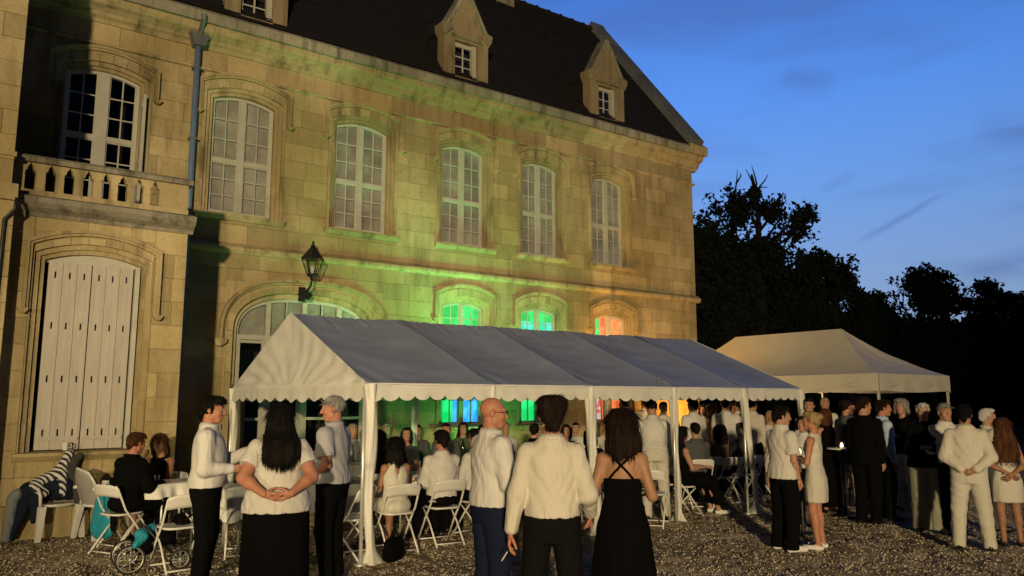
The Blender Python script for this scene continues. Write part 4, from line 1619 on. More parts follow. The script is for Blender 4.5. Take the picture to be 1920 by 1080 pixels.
def floodlight(loc, target, label, s=1.0):
    t = thing('floodlight', label, 'floodlight', loc)
    mb = MB()
    mb.box(-0.16 * s, 0.16 * s, -0.10 * s, -0.02 * s, -0.12 * s, 0.12 * s)
    d = Vector(target) - Vector(loc)
    h = mb.obj('housing', IRON, t)
    h.rotation_euler = (0, 0, math.atan2(d.y, d.x) - PI / 2)
    mb = MB()
    zz = loc[2]
    mb.tube([(0, -0.12 * s, 0), (0, -0.12 * s, -zz * 0.3), (0, -0.1 * s, -zz + 0.02)], 0.018, 8)
    for k in range(3):
        a = k * 2.094 + 0.3
        mb.tube([(0, -0.1 * s, -zz * 0.55), (0.5 * math.cos(a) * s, 0.5 * math.sin(a) * s, -zz + 0.01)], 0.012, 6)
    mb.obj('tripod', IRON, t)
    return t


floodlight((FLOOD[0], FLOOD[1] - 0.05, FLOOD[2]), (10, 14, 4), 'tall black floodlight on a tripod behind the forecourt')


def par_can(x, y, label, em, z=0.0):
    t = thing('uplight', label, 'spotlight', (x, y, z))
    mb = MB()
    mb.lathe([(0.09, 0.04), (0.10, 0.06), (0.10, 0.18), (0.085, 0.185)], n=14)
    mb.obj('can', IRON, t, smooth=False)
    mb = MB()
    mb.box(-0.12, -0.105, -0.02, 0.02, 0.0, 0.12)
    mb.box(0.105, 0.12, -0.02, 0.02, 0.0, 0.12)
    mb.box(-0.12, 0.12, -0.06, 0.06, -0.005, 0.012)
    mb.obj('bracket', IRON, t)
    mb = MB()
    mb.lathe([(0.08, 0.186), (0.07, 0.192), (0.01, 0.195)], n=14)
    mb.obj('lens', em, t, smooth=True)
    return t


EMG = glow_mat('green lens', (0.1, 1, 0.15), (0.1, 1, 0.15), 3)
par_can(9.6, 13.0, 'small uplight shining green on the ground below the blue lit window', EMG)
par_can(6.9, 13.0, 'small uplight shining green on the ground beside the garden door', EMG)
par_can(8.7, 12.97, 'spotlight clamped to the back rail, the middle of three shining green', EMG, 1.935)
par_can(10.9, 12.97, 'spotlight clamped to the back rail, the farthest of three shining green', EMG, 1.935)
par_can(6.3, 12.97, 'spotlight clamped to the back rail, the nearest of three shining green', EMG, 1.935)
par_can(11.85, 12.97, 'spotlight shining amber, clamped to the far back corner of the marquee', glow_mat('amber lens', (1, 0.45, 0.1), (1, 0.45, 0.1), 3), 1.935)
floodlight((FLOOD2[0], FLOOD2[1] - 0.05, FLOOD2[2]), (4, 11, 2), 'smaller black floodlight on a tripod off to the left of the forecourt', 0.8)
par_can(15.6, 13.0, 'small uplight shining orange near the corner of the house', glow_mat('orange lens', (1, 0.4, 0.05), (1, 0.4, 0.05), 4))

# ---------------------------------------------------------------- trees
BARK = mat('dark bark', (0.014, 0.011, 0.008), 0.95, 0.3, 5, 0.02, 12)
LEAF = mat('dark summer leaves', (0.008, 0.012, 0.005), 0.9, 0.35, 2, world=True, trans=0.15)
TWIG = mat('leafless twig', (0.012, 0.010, 0.008), 0.95)


def leaf_cloud(centres, radii, n_per, size, seed, squash=0.8):
    r = np.random.default_rng(seed)
    Vs = []
    for c, rad, n in zip(centres, radii, n_per):
        d = r.normal(size=(n, 3))
        d /= np.linalg.norm(d, axis=1)[:, None]
        lump = 1 + 0.16 * np.sin(d[:, 0] * 5 + c[0]) * np.sin(d[:, 2] * 6 + c[1]) + 0.12 * np.sin(d[:, 1] * 9 + c[2])
        rr = rad * (r.random(n) ** 0.42) * lump
        P = np.array(c)[None] + d * rr[:, None] * np.array([1, 1, squash])
        u = r.normal(size=(n, 3))
        u /= np.linalg.norm(u, axis=1)[:, None]
        v = np.cross(u, r.normal(size=(n, 3)))
        v /= np.linalg.norm(v, axis=1)[:, None]
        s = size * (0.5 + r.random(n))[:, None]
        Vs.append(np.stack([P - u * s, P + v * s * 0.55, P + u * s, P - v * s * 0.55], 1))
    V = np.concatenate(Vs).reshape(-1, 3)
    return V, np.arange(len(V)).reshape(-1, 4)


def limb(mb, p, d, L_, r, depth, rnd, tips):
    pts = [np.array(p, float)]
    d = np.array(d, float)
    n = 4
    for i in range(n):
        d = d + np.array([rnd.uniform(-.16, .16), rnd.uniform(-.16, .16), rnd.uniform(-.02, .14)])
        d /= np.linalg.norm(d)
        pts.append(pts[-1] + d * L_ / n)
    mb.tube(pts, r, 6 if depth < 2 else 4, rs=[r * (1 - 0.55 * i / n) for i in range(n + 1)])
    tips.append(pts[-1])
    if depth <= 0: return
    for k in range(rnd.choice((2, 3))):
        i = rnd.choice((2, 3, 4))
        a = rnd.uniform(0, 2 * PI)
        nd = d + 0.75 * np.array([math.cos(a), math.sin(a), rnd.uniform(-0.1, 0.5)])
        nd /= np.linalg.norm(nd)
        limb(mb, pts[i], nd, L_ * rnd.uniform(.6, .8), r * 0.55, depth - 1, rnd, tips)


def tree(name, px, top_y, dist, width_px, label, seed, sparse=False, group=None, n=9000, leaf=0.135, bottom=0.25, group_txt='trees at the edge of the park'):
    d = ray(px, 750)
    d = d / (d @ FWD)
    base = d * dist
    top = CAM_H + (750 - top_y) / 1500 * dist
    wd = width_px / 1490 * dist / 2
    t = thing(name, label, 'tree', (float(base[0]), float(base[1]), 0), 0, group_txt)
    rnd = random.Random(seed)
    mb = MB()
    hT = top * 0.42
    mb.tube([(0, 0, -0.2), (0.1, 0.05, hT * 0.5), (0.0, 0.1, hT), (0.1, 0.0, top * 0.75)], 0.3, 10, rs=[0.025 * top + .05, 0.022 * top, 0.017 * top, 0.006 * top])
    tips = []
    for k in range(9):
        a = k * 2.4 + rnd.uniform(-.3, .3)
        z = top * rnd.uniform(0.25, 0.62)
        dd = np.array([math.cos(a), math.sin(a), rnd.uniform(0.4, 1.2)])
        dd /= np.linalg.norm(dd)
        limb(mb, (0, 0.05, z), dd, wd * rnd.uniform(.5, .8), 0.009 * top, 2, rnd, tips)
    mb.obj('trunk', BARK, t, smooth=True, fix=False)
    cs, rs, ns = [], [], []
    r = np.random.default_rng(seed)
    if not sparse:
        for k in range(20):
            a, q = r.random() * 2 * PI, math.sqrt(r.random())
            z = top * (bottom + (0.86 - bottom) * r.random())
            f = math.sqrt(max(0.08, 1 - ((z / top - 0.45) / 0.58) ** 2))
            rad = wd * (0.28 + 0.16 * r.random())
            rad = min(rad, (top - z) * 0.95 + 0.4)
            cs.append((math.cos(a) * q * wd * 0.78 * f, math.sin(a) * q * wd * 0.78 * f, z))
            rs.append(rad)
        cs.append((0, 0, top - wd * 0.42)); rs.append(wd * 0.42)
        tot = sum(x ** 2 for x in rs)
        ns = [int(n * x ** 2 / tot) for x in rs]
    for tp in tips:
        if tp[2] < top and tp[2] > top * 0.2:
            cs.append(tuple(tp)); rs.append(0.5 if not sparse else 0.55); ns.append(26 if not sparse else 9)
    V, Q = leaf_cloud(cs, rs, ns, leaf, seed)
    link('crown', mesh_from('crown', V, Q, LEAF), t)
    return t, base, top


tree('tree', 1330, 398, 36, 215, 'dense dark tree pressed against the corner of the house', 3, n=24000)
tree('tree', 1432, 425, 42, 250, 'broad dark tree crown left of the gap in the skyline', 5, n=26000)
tree('tree', 1545, 452, 44, 190, 'rounded dark tree sloping down towards the gap in the skyline', 8, n=24000)
tree('tree', 1600, 500, 46, 110, 'smaller dark tree at the foot of the tall group', 9, n=8000)
tree('tree', 1655, 535, 52, 100, 'low dark tree filling the gap in the skyline', 14, n=7000)
tree('tree', 1752, 484, 50, 190, 'dome shaped dark tree right of the gap in the skyline', 11, n=24000)
tree('tree', 1868, 512, 48, 120, 'dark tree beside the dome shaped one', 12, n=9000)
tree('tree', 1945, 535, 44, 130, 'dark tree cut by the right edge of the view', 13, n=8000)
tree('tree', 2070, 500, 46, 200, 'dark tree beyond the right edge of the view', 17, n=6000)


# the half dead tree with bare twigs and mistletoe
def dead_tree():
    dist = 40.0
    d = ray(1425, 750)
    d = d / (d @ FWD)
    base = d * dist
    k = dist / 1490
    t = thing('half_dead_tree', 'tall half dead tree with bare forked twigs and round mistletoe clumps', 'tree', (float(base[0]), float(base[1]), 0), 0, 'trees at the edge of the park')
    P = lambda x, y, dep=0.0: tuple(RGT * ((x - 1425) * k) + FWD * dep + UPZ * (CAM_H + (750 - y) * k))
    rnd = random.Random(21)
    mb = MB()
    mb.tube([P(1425, 820), P(1434, 600), P(1436, 450), P(1437, 400), P(1434, 350), P(1430, 325), P(1428, 312)], 0.2, 8, rs=[0.5, 0.36, 0.17, 0.13, 0.11, 0.09, 0.05])
    mb.tube([P(1434, 348), P(1437, 330), P(1433, 310), P(1429, 294)], .04, 5, rs=[.06, .05, .035, .014])
    mb.tube([P(1431, 332), P(1424, 316), P(1417, 300)], .04, 5, rs=[.05, .035, .012])
    mb.tube([P(1436, 352, .3), P(1448, 332, .4), P(1458, 320, .3), P(1463, 309, .2)], .04, 5, rs=[.06, .05, .035, .014])
    mb.tube([P(1390, 480, .5), P(1392, 400, .5), P(1398, 352, .5), P(1404, 320, .5), P(1406, 297, .5)], .1, 6, rs=[.16, .10, .055, .035, .014])
    mb.tube([P(1402, 326, .5), P(1411, 312, .4), P(1411, 304, .4)], .03, 4, rs=[.055, .035, .012])
    mb.tube([P(1436, 340), P(1447, 338), P(1460, 338)], .02, 4, rs=[.055, .035, .012])
    tips = []
    arms = [((1436, 470), (1475, 430), (1520, 400)), ((1436, 480), (1490, 440), (1535, 402)), ((1434, 430), (1460, 400), (1485, 372)), ((1437, 460), (1475, 415), (1505, 378)),
            ((1436, 500), (1480, 468), (1512, 440)), ((1392, 440), (1372, 410), (1358, 372)), ((1392, 470), (1365, 430), (1335, 388)), ((1392, 430), (1384, 390), (1380, 368)),
            ((1434, 420), (1420, 395), (1412, 376)), ((1437, 410), (1450, 380), (1462, 374)), ((1436, 490), (1470, 470), (1500, 415))]
    for i, (a, b, c) in enumerate(arms):
        dp = rnd.uniform(-2, 2)
        A, B, C_ = P(*a), P(*b, dep=dp * .5), P(*c, dep=dp)
        mb.tube([A, B, C_], .06, 5, rs=[.11, .06, .012])
        for q in range(15):
            f = rnd.uniform(0.3, 1.0)
            s = np.array(B) + (np.array(C_) - np.array(B)) * f if rnd.random() < .75 else np.array(A) + (np.array(B) - np.array(A)) * f
            e = s + np.array([rnd.uniform(-.8, .8), rnd.uniform(-.5, .5), rnd.uniform(-.15, .6)])
            mb.tube([s, (s + e) / 2 + np.array([0, 0, .08]), e], .02, 4, rs=[.035, .028, .018])
            tips.append(e)
            tips.append((s + e) / 2)
    mb.obj('trunk', TWIG, t, smooth=True, fix=False)
    V, Q = leaf_cloud(tips, [0.42] * len(tips), [7] * len(tips), 0.13, 22)
    V2, Q2 = leaf_cloud([P(1400, 470), P(1350, 470), P(1450, 500), P(1480, 500), P(1420, 520)], [1.5, 1.3, 1.4, 1.3, 1.8], [700, 600, 500, 400, 900], 0.15, 23)
    link('crown', mesh_from('crown', np.concatenate([V, V2]), np.concatenate([Q, Q2 + len(V)]), LEAF), t)
    for (x, y, rr) in ((1432, 350, 0.34), (1394, 378, 0.56), (1402, 398, 0.5), (1462, 398, 0.3)):
        V, Q = leaf_cloud([P(x, y)], [rr], [900], 0.09, int(x), 1.0)
        link('mistletoe', mesh_from('mistletoe', V, Q, LEAF), t)


dead_tree()
# far wood closing the view
r = np.random.default_rng(31)
cs, rs, ns = [], [], []
for k in range(70):
    px_ = 1180 + k * 15
    d = ray(px_, 750)
    d = d / (d @ FWD)
    p = d * (60 + 10 * r.random())
    rad = 2.6 + 1.6 * r.random()
    for z in (1.2, 4.2):
        cs.append((p[0], p[1], z + r.random()))
        rs.append(rad)
        ns.append(900)
V, Q = leaf_cloud(cs, rs, ns, 0.42, 32, 0.9)
tag(link('undergrowth', mesh_from('undergrowth', V, Q, LEAF)), 'dark undergrowth closing the park behind the tents', 'undergrowth', kind='stuff')

# ---------------------------------------------------------------- people: bodies, clothes and hair grown from smooth blended volumes
def rotz(a):
    c, s = math.cos(a), math.sin(a)
    return np.array([[c, -s, 0], [s, c, 0], [0, 0, 1.0]])


def rotx(a):
    c, s = math.cos(a), math.sin(a)
    return np.array([[1.0, 0, 0], [0, c, -s], [0, s, c]])


def roty(a):
    c, s = math.cos(a), math.sin(a)
    return np.array([[c, 0, s], [0, 1.0, 0], [-s, 0, c]])


class Prim:
    __slots__ = ('lo', 'hi', 'f', 'k', 'sub')

    def __init__(s, lo, hi, f, k=0.02, sub=False):
        s.lo, s.hi, s.f, s.k, s.sub = np.array(lo, float), np.array(hi, float), f, k, sub


def cap(a, b, ra, rb, k=0.02, sub=False, flat=None):
    """tapered capsule; flat = (unit axis, factor>1) squeezes it along that axis"""
    a, b = np.array(a, float), np.array(b, float)
    ax = None
    if flat is not None:
        ax, fc = np.array(flat[0], float), flat[1]
        ax = ax / np.linalg.norm(ax)
    ba = b - a
    if ax is not None:
        ba = ba + ax * (ba @ ax) * (fc - 1)
    L2 = float(ba @ ba) + 1e-9

    def f(P):
        pa = P - a
        if ax is not None:
            pa = pa + (pa @ ax)[..., None] * ax * (fc - 1)
        h = np.clip((pa @ ba) / L2, 0, 1)
        d = np.sqrt(((pa - h[..., None] * ba) ** 2).sum(-1)) - (ra + (rb - ra) * h)
        return d if ax is None else d * (0.5 + 0.5 / fc)
    r = max(ra, rb)
    return Prim(np.minimum(a, b) - r, np.maximum(a, b) + r, f, k, sub)


def ell(c, r, k=0.02, sub=False, R=None):
    c, r = np.array(c, float), np.array(r, float)

    def f(P):
        q = P - c
        if R is not None: q = q @ R
        k0 = np.sqrt(((q / r) ** 2).sum(-1))
        k1 = np.sqrt(((q / (r * r)) ** 2).sum(-1)) + 1e-9
        return k0 * (k0 - 1) / k1
    m = r if R is None else np.full(3, r.max())
    return Prim(c - m, c + m, f, k, sub)


def loft(rows, k=0.02, folds=None, sub=False, X=None):
    """stack of ellipses: rows of (z, cx, cy, rx, ry); folds = (count, depth, phase, z where they begin, z where full)"""
    rw = np.array(sorted(rows), float)
    zs = rw[:, 0]

    def f(P):
        z = P[..., 2]
        cx_, cy_, rx_, ry_ = (np.interp(z, zs, rw[:, i]) for i in (1, 2, 3, 4))
        dx, dy = P[..., 0] - cx_, P[..., 1] - cy_
        if folds:
            n_, dep, ph, za, zb = folds
            th = np.arctan2(dy / ry_, dx / rx_)
            t = np.clip((za - z) / (za - zb), 0, 1)
            w_ = 1 + dep * t * (np.sin(n_ * th + ph + 1.5 * np.sin(2 * th)) + 0.5 * np.sin((n_ * 1.7) * th + ph * 2 + z * 4))
            rx_, ry_ = rx_ * w_, ry_ * w_
        q = np.sqrt((dx / rx_) ** 2 + (dy / ry_) ** 2)
        d = (q - 1) * np.minimum(rx_, ry_)
        dz = np.maximum(z - zs[-1], zs[0] - z)
        return np.maximum(d, dz)
    mx, my = rw[:, 3].max() * 1.1, rw[:, 4].max() * 1.1
    return Prim((rw[:, 1].min() - mx, rw[:, 2].min() - my, zs[0]), (rw[:, 1].max() + mx, rw[:, 2].max() + my, zs[-1]), f, k, sub)


def moved(p, M, o):
    """prim p carried by rotation M about point o"""
    o = np.array(o, float)
    cs = np.array([[(p.lo, p.hi)[i][0], (p.lo, p.hi)[j][1], (p.lo, p.hi)[l][2]] for i in (0, 1) for j in (0, 1) for l in (0, 1)])
    cs = (cs - o) @ M.T + o
    f0 = p.f
    return Prim(cs.min(0), cs.max(0), lambda P: f0((P - o) @ M + o), p.k, p.sub)


_E = [(0, 1), (2, 3), (4, 5), (6, 7), (0, 2), (1, 3), (4, 6), (5, 7), (0, 4), (1, 5), (2, 6), (3, 7)]


def grow(prims, vox, wrinkle=0.0, seed=0, cut=None, wscale=1.0, wstretch=(1, 1, 0.6)):
    """surface nets of the smooth union of prims"""
    pad = vox * 3 + 0.012 + wrinkle
    lo = np.min([p.lo for p in prims if not p.sub], 0) - pad
    hi = np.max([p.hi for p in prims if not p.sub], 0) + pad
    n = np.ceil((hi - lo) / vox).astype(int) + 1
    ax = [lo[i] + vox * np.arange(n[i]) for i in range(3)]
    D = np.full(tuple(n), 0.5, np.float32)
    for p in prims:
        i0 = np.clip(np.floor((p.lo - 0.05 - lo) / vox).astype(int), 0, n)
        i1 = np.clip(np.ceil((p.hi + 0.05 - lo) / vox).astype(int) + 1, 0, n)
        if (i1 <= i0).any(): continue
        g_ = np.meshgrid(ax[0][i0[0]:i1[0]], ax[1][i0[1]:i1[1]], ax[2][i0[2]:i1[2]], indexing='ij')
        P = np.stack(g_, -1)
        d = p.f(P)
        sl_ = tuple(slice(i0[i], i1[i]) for i in range(3))
        c = D[sl_]
        k = p.k
        if p.sub:
            d = -d
            h = np.clip(0.5 - 0.5 * (c - d) / k, 0, 1)
            D[sl_] = c * (1 - h) + d * h + k * h * (1 - h)
        else:
            h = np.clip(0.5 + 0.5 * (c - d) / k, 0, 1)
            D[sl_] = c * (1 - h) + d * h - k * h * (1 - h)
    if cut is not None or wrinkle:
        X, Y, Z = np.meshgrid(*ax, indexing='ij')
        if wrinkle:
            near = np.abs(D) < 0.05
            x, y, z = X[near] * wscale, Y[near] * wscale, Z[near] * wscale
            s = seed * 1.7
            wx = 0.03 * np.sin(z * 11 + s) + 0.03 * np.sin(y * 17 + s * 2)
            wz = 0.05 * np.sin(x * 13 + s) + 0.04 * np.sin(y * 9 - s)
            w1 = 1 - np.abs(np.sin((x + wx) * 26 * wstretch[0] + (z + wz) * 22 * wstretch[2] + s)) * 2
            w2 = 1 - np.abs(np.sin((x - wx) * 31 * wstretch[0] - (z - wz) * 27 * wstretch[2] + y * 18 * wstretch[1] + s * 3)) * 2
            w3 = np.sin(x * 47 + y * 39 + s) * np.sin(z * 35 + s)
            D[near] += (0.55 * w1 * (0.5 + 0.5 * np.sin(z * 7 + x * 5 + s)) + 0.5 * w2 * (0.5 + 0.5 * np.sin(z * 9 - x * 8 + s * 1.3)) + 0.12 * w3) * wrinkle * 0.7
        if cut is not None:
            for fn in cut:
                D = np.maximum(D, fn(X, Y, Z))
    S = D < 0
    cn = [S[i:n[0] - 1 + i, j:n[1] - 1 + j, l:n[2] - 1 + l] for l in (0, 1) for j in (0, 1) for i in (0, 1)]
    cnt = sum(c.astype(np.int8) for c in cn)
    act = (cnt > 0) & (cnt < 8)
    idx = np.full(act.shape, -1, np.int64)
    ci = np.argwhere(act)
    idx[act] = np.arange(len(ci))
    off = np.array([(i, j, l) for l in (0, 1) for j in (0, 1) for i in (0, 1)])
    vals = np.stack([D[ci[:, 0] + o[0], ci[:, 1] + o[1], ci[:, 2] + o[2]] for o in off], 1)
    acc = np.zeros((len(ci), 3))
    num = np.zeros(len(ci))
    for a, b in _E:
        va, vb = vals[:, a], vals[:, b]
        m = (va < 0) != (vb < 0)
        t = np.where(m, va / np.where(m, va - vb, 1), 0)
        acc += m[:, None] * (off[a] + (off[b] - off[a]) * t[:, None])
        num += m
    V = lo + vox * (ci + acc / num[:, None])
    Fs = []
    for d in range(3):
        A = [slice(None)] * 3
        B_ = [slice(None)] * 3
        A[d], B_[d] = slice(0, -1), slice(1, None)
        sa, sb = S[tuple(A)], S[tuple(B_)]
        for flip in (False, True):
            e = np.argwhere(sa & ~sb if not flip else ~sa & sb)
            d1, d2 = (d + 1) % 3, (d + 2) % 3
            e = e[(e[:, d1] > 0) & (e[:, d2] > 0)]
            if not len(e): continue
            q = []
            for o1, o2 in ((1, 1), (0, 1), (0, 0), (1, 0)):
                c = e.copy()
                c[:, d1] -= o1
                c[:, d2] -= o2
                q.append(idx[c[:, 0].clip(0, act.shape[0] - 1), c[:, 1].clip(0, act.shape[1] - 1), c[:, 2].clip(0, act.shape[2] - 1)])
            q = np.stack(q, 1)
            q = q[(q >= 0).all(1)]
            Fs.append(q if not flip else q[:, ::-1])
    return V, (np.concatenate(Fs) if Fs else np.zeros((0, 4), int))


def join(parts):
    Vs, Fs, b = [], [], 0
    for V, Fc in parts:
        Vs.append(V)
        Fs.append(Fc + b)
        b += len(V)
    return np.concatenate(Vs), np.concatenate(Fs)


def skin_mat(name, c):
    m, nt, N, L, B = NG(name)
    B.inputs['Base Color'].default_value = c + (1,)
    B.inputs['Roughness'].default_value = 0.55
    B.inputs['Specular IOR Level'].default_value = 0.35
    B.inputs['Subsurface Weight'].default_value = 0.08
    B.inputs['Subsurface Radius'].default_value = (0.02, 0.008, 0.004)
    nz = N.new('ShaderNodeTexNoise')
    nz.inputs['Scale'].default_value = 26
    tc = N.new('ShaderNodeTexCoord')
    L.new(tc.outputs['Object'], nz.inputs['Vector'])
    mx = N.new('ShaderNodeMix')
    mx.data_type = 'RGBA'
    L.new(nz.outputs[0], mx.inputs[0])
    mx.inputs[6].default_value = (c[0] * 0.86, c[1] * 0.76, c[2] * 0.72, 1)
    mx.inputs[7].default_value = (min(1, c[0] * 1.1), c[1] * 1.1, c[2] * 1.1, 1)
    L.new(mx.outputs[2], B.inputs['Base Color'])
    return m


SKIN = skin_mat('fair skin', (0.40, 0.225, 0.145))
SKIN_R = skin_mat('ruddy skin', (0.41, 0.19, 0.122))
SKIN_T = skin_mat('tanned skin', (0.31, 0.165, 0.095))
LIP = mat('lips', (0.38, 0.13, 0.10), 0.5)
EYEW = mat('eye', (0.36, 0.33, 0.30), 0.3)
EYED = mat('iris', (0.03, 0.02, 0.015), 0.15)


def hair_mat(name, c, c2):
    return mat(name, c, 0.75, 0.3, 30, 0.006, 110, spec=0.12, col2=c2, stretch=(1, 1, 0.12))


HAIR = dict(black=hair_mat('black hair', (0.003, 0.0025, 0.002), (0.009, 0.007, 0.006)),
            brown=hair_mat('dark brown hair', (0.006, 0.0035, 0.0025), (0.020, 0.010, 0.006)),
            auburn=hair_mat('auburn hair', (0.04, 0.016, 0.007), (0.10, 0.042, 0.018)),
            grey=hair_mat('grey hair', (0.16, 0.15, 0.14), (0.34, 0.32, 0.30)),
            white=hair_mat('white hair', (0.42, 0.41, 0.39), (0.62, 0.60, 0.57)),
            blond=hair_mat('blond hair', (0.22, 0.14, 0.06), (0.42, 0.30, 0.15)))


def cloth(name, c, rough=0.85, bump=0.0006, var=0.05):
    dark = max(c) < 0.06
    m = mat(name, c, 1.0 if dark else rough, var, 7, bump, 55, spec=0.04 if dark else 0.25)
    nt = m.node_tree
    N, L = nt.nodes, nt.links
    B = N['Principled BSDF']
    src = N.new('ShaderNodeTexCoord').outputs['Object']
    last = [l for l in L if l.to_node == B and l.to_socket.name == 'Normal'][0].from_socket
    for sc, st, dist, ds in ((4.5, (1.5, 1.5, 0.5), 0.013, 0.9), (9.0, (1.0, 1.0, 0.75), 0.003, 1.2)):
        mpn = N.new('ShaderNodeMapping')
        mpn.inputs['Scale'].default_value = st
        mpn.inputs['Rotation'].default_value = (0.25, 0.2, 0.3)
        L.new(src, mpn.inputs[0])
        nz = N.new('ShaderNodeTexNoise')
        nz.inputs['Scale'].default_value = sc
        nz.inputs['Detail'].default_value = 2
        nz.inputs['Distortion'].default_value = ds
        L.new(mpn.outputs[0], nz.inputs['Vector'])
        a = N.new('ShaderNodeMath')
        a.operation = 'SUBTRACT'
        L.new(nz.outputs[0], a.inputs[0])
        a.inputs[1].default_value = 0.5
        b = N.new('ShaderNodeMath')
        b.operation = 'ABSOLUTE'
        L.new(a.outputs[0], b.inputs[0])
        bp = N.new('ShaderNodeBump')
        bp.inputs['Distance'].default_value = dist * 2
        bp.invert = True
        L.new(b.outputs[0], bp.inputs['Height'])
        L.new(last, bp.inputs['Normal'])
        last = bp.outputs[0]
    L.new(last, B.inputs['Normal'])
    return m


C_SHIRT = cloth('white cotton shirt', (0.56, 0.545, 0.52))
C_CREAM = cloth('cream shirt cotton', (0.53, 0.495, 0.425))
C_TEE = cloth('off white jersey', (0.54, 0.515, 0.475))
C_POLO = cloth('pale grey polo jersey', (0.34, 0.34, 0.36))
C_BLUE = cloth('pale blue shirt cotton', (0.38, 0.47, 0.62))
C_BLACK = cloth('black cloth', (0.004, 0.004, 0.0045), 0.8)
C_CHAR = cloth('charcoal trouser wool', (0.007, 0.0065, 0.006), 0.85)
C_NAVY = cloth('navy trouser cotton', (0.010, 0.014, 0.034), 0.8)
C_WTR = cloth('cream trouser cotton', (0.51, 0.485, 0.415))
C_OLIVE = cloth('olive grey trouser linen', (0.26, 0.26, 0.19))
C_DRESS = cloth('black dress crepe', (0.0035, 0.0035, 0.004), 0.9)
C_WDR = cloth('white dress cotton', (0.51, 0.485, 0.42))
C_ORANGE = cloth('rust brown cloth', (0.22, 0.09, 0.04))
C_GREY = cloth('dark grey cloth', (0.07, 0.075, 0.085))
C_SHOE = mat('black shoe leather', (0.012, 0.011, 0.010), 0.4)
C_SNEAK = mat('white sneaker leather', (0.70, 0.69, 0.66), 0.5, 0.05, 9)
C_TIE = mat('black satin', (0.008, 0.008, 0.009), 0.4)

HEAD_BASE = [
    ell((0, -0.012, 0.035), (0.075, 0.095, 0.085), 0.02),
    ell((0, 0.032, -0.025), (0.060, 0.064, 0.088), 0.03),
    ell((0, 0.060, -0.092), (0.034, 0.028, 0.024), 0.03),
    cap((-0.045, 0.0, -0.07), (0.045, 0.0, -0.07), 0.022, 0.022, 0.03),
    cap((-0.034, 0.082, 0.030), (0.034, 0.082, 0.030), 0.011, 0.011, 0.015),
    ell((-0.033, 0.062, -0.022), (0.022, 0.022, 0.022), 0.02),
    ell((0.033, 0.062, -0.022), (0.022, 0.022, 0.022), 0.02),
    ell((-0.031, 0.100, 0.010), (0.017, 0.018, 0.011), 0.012, True),
    ell((0.031, 0.100, 0.010), (0.017, 0.018, 0.011), 0.012, True),
    cap((0, 0.092, 0.020), (0, 0.113, -0.024), 0.008, 0.012, 0.012),
    ell((-0.012, 0.103, -0.030), (0.008, 0.010, 0.007), 0.008),
    ell((0.012, 0.103, -0.030), (0.008, 0.010, 0.007), 0.008),
    ell((0, 0.092, -0.058), (0.024, 0.010, 0.006), 0.008),
    ell((0, 0.090, -0.068), (0.020, 0.010, 0.006), 0.008),
    ell((0, 0.101, -0.063), (0.020, 0.006, 0.0015), 0.003, True),
    ell((-0.077, -0.012, 0.000), (0.008, 0.018, 0.031), 0.006, R=rotz(-0.35)),
    ell((0.077, -0.012, 0.000), (0.008, 0.018, 0.031), 0.006, R=rotz(0.35)),
]


def xf(P, M, t):
    return np.asarray(P) @ M.T + t


def hand_prims(w, fd, pn, side, curl=0.5, r=1.0):
    """palm and five fingers; w wrist, fd finger direction, pn palm normal, side +1 thumb towards cross(fd,pn)"""
    w, fd, pn = np.array(w, float), np.array(fd, float), np.array(pn, float)
    fd = fd / np.linalg.norm(fd)
    pn = pn - fd * (pn @ fd)
    pn /= np.linalg.norm(pn)
    sd = np.cross(fd, pn) * side
    pr = [cap(w - fd * 0.02, w + fd * 0.03, 0.024 * r, 0.026 * r, 0.02, flat=(pn, 1.3)),
          cap(w + fd * 0.03 + sd * 0.018, w + fd * 0.085 + sd * 0.022, 0.017 * r, 0.014 * r, 0.012, flat=(pn, 1.25)),
          cap(w + fd * 0.03 - sd * 0.016, w + fd * 0.080 - sd * 0.022, 0.017 * r, 0.013 * r, 0.012, flat=(pn, 1.25))]
    for i, (o, L_, rr) in enumerate(((0.031, 0.072, 0.0088), (0.010, 0.080, 0.009), (-0.011, 0.074, 0.0086), (-0.031, 0.058, 0.0076))):
        p = w + fd * (0.088 - 0.004 * abs(i - 1)) + sd * o
        a = 0.12 + curl * 0.55
        d = fd
        spread = sd * (0.10 - 0.065 * i)
        for j, fr in enumerate((0.46, 0.30, 0.24)):
            an = a * (1 + j * 0.9)
            dd = fd * math.cos(an) + pn * math.sin(an) + spread * (1 - curl)
            dd /= np.linalg.norm(dd)
            q = p + dd * L_ * fr
            pr.append(cap(p, q, rr * (1 - .08 * j) * r, rr * (0.92 - .08 * j) * r, 0.004))
            p = q
    p = w + fd * 0.022 + sd * 0.026
    for j, L_ in enumerate((0.040, 0.032, 0.025)):
        dd = fd * (0.72 + .1 * j) + sd * (0.62 - 0.25 * j) + pn * (0.35 + 0.35 * curl)
        dd /= np.linalg.norm(dd)
        q = p + dd * L_
        pr.append(cap(p, q, (0.0125, 0.0105, 0.009)[j] * r, (0.0105, 0.0092, 0.008)[j] * r, 0.008))
        p = q
    return pr


HAIR_CACHE = {}


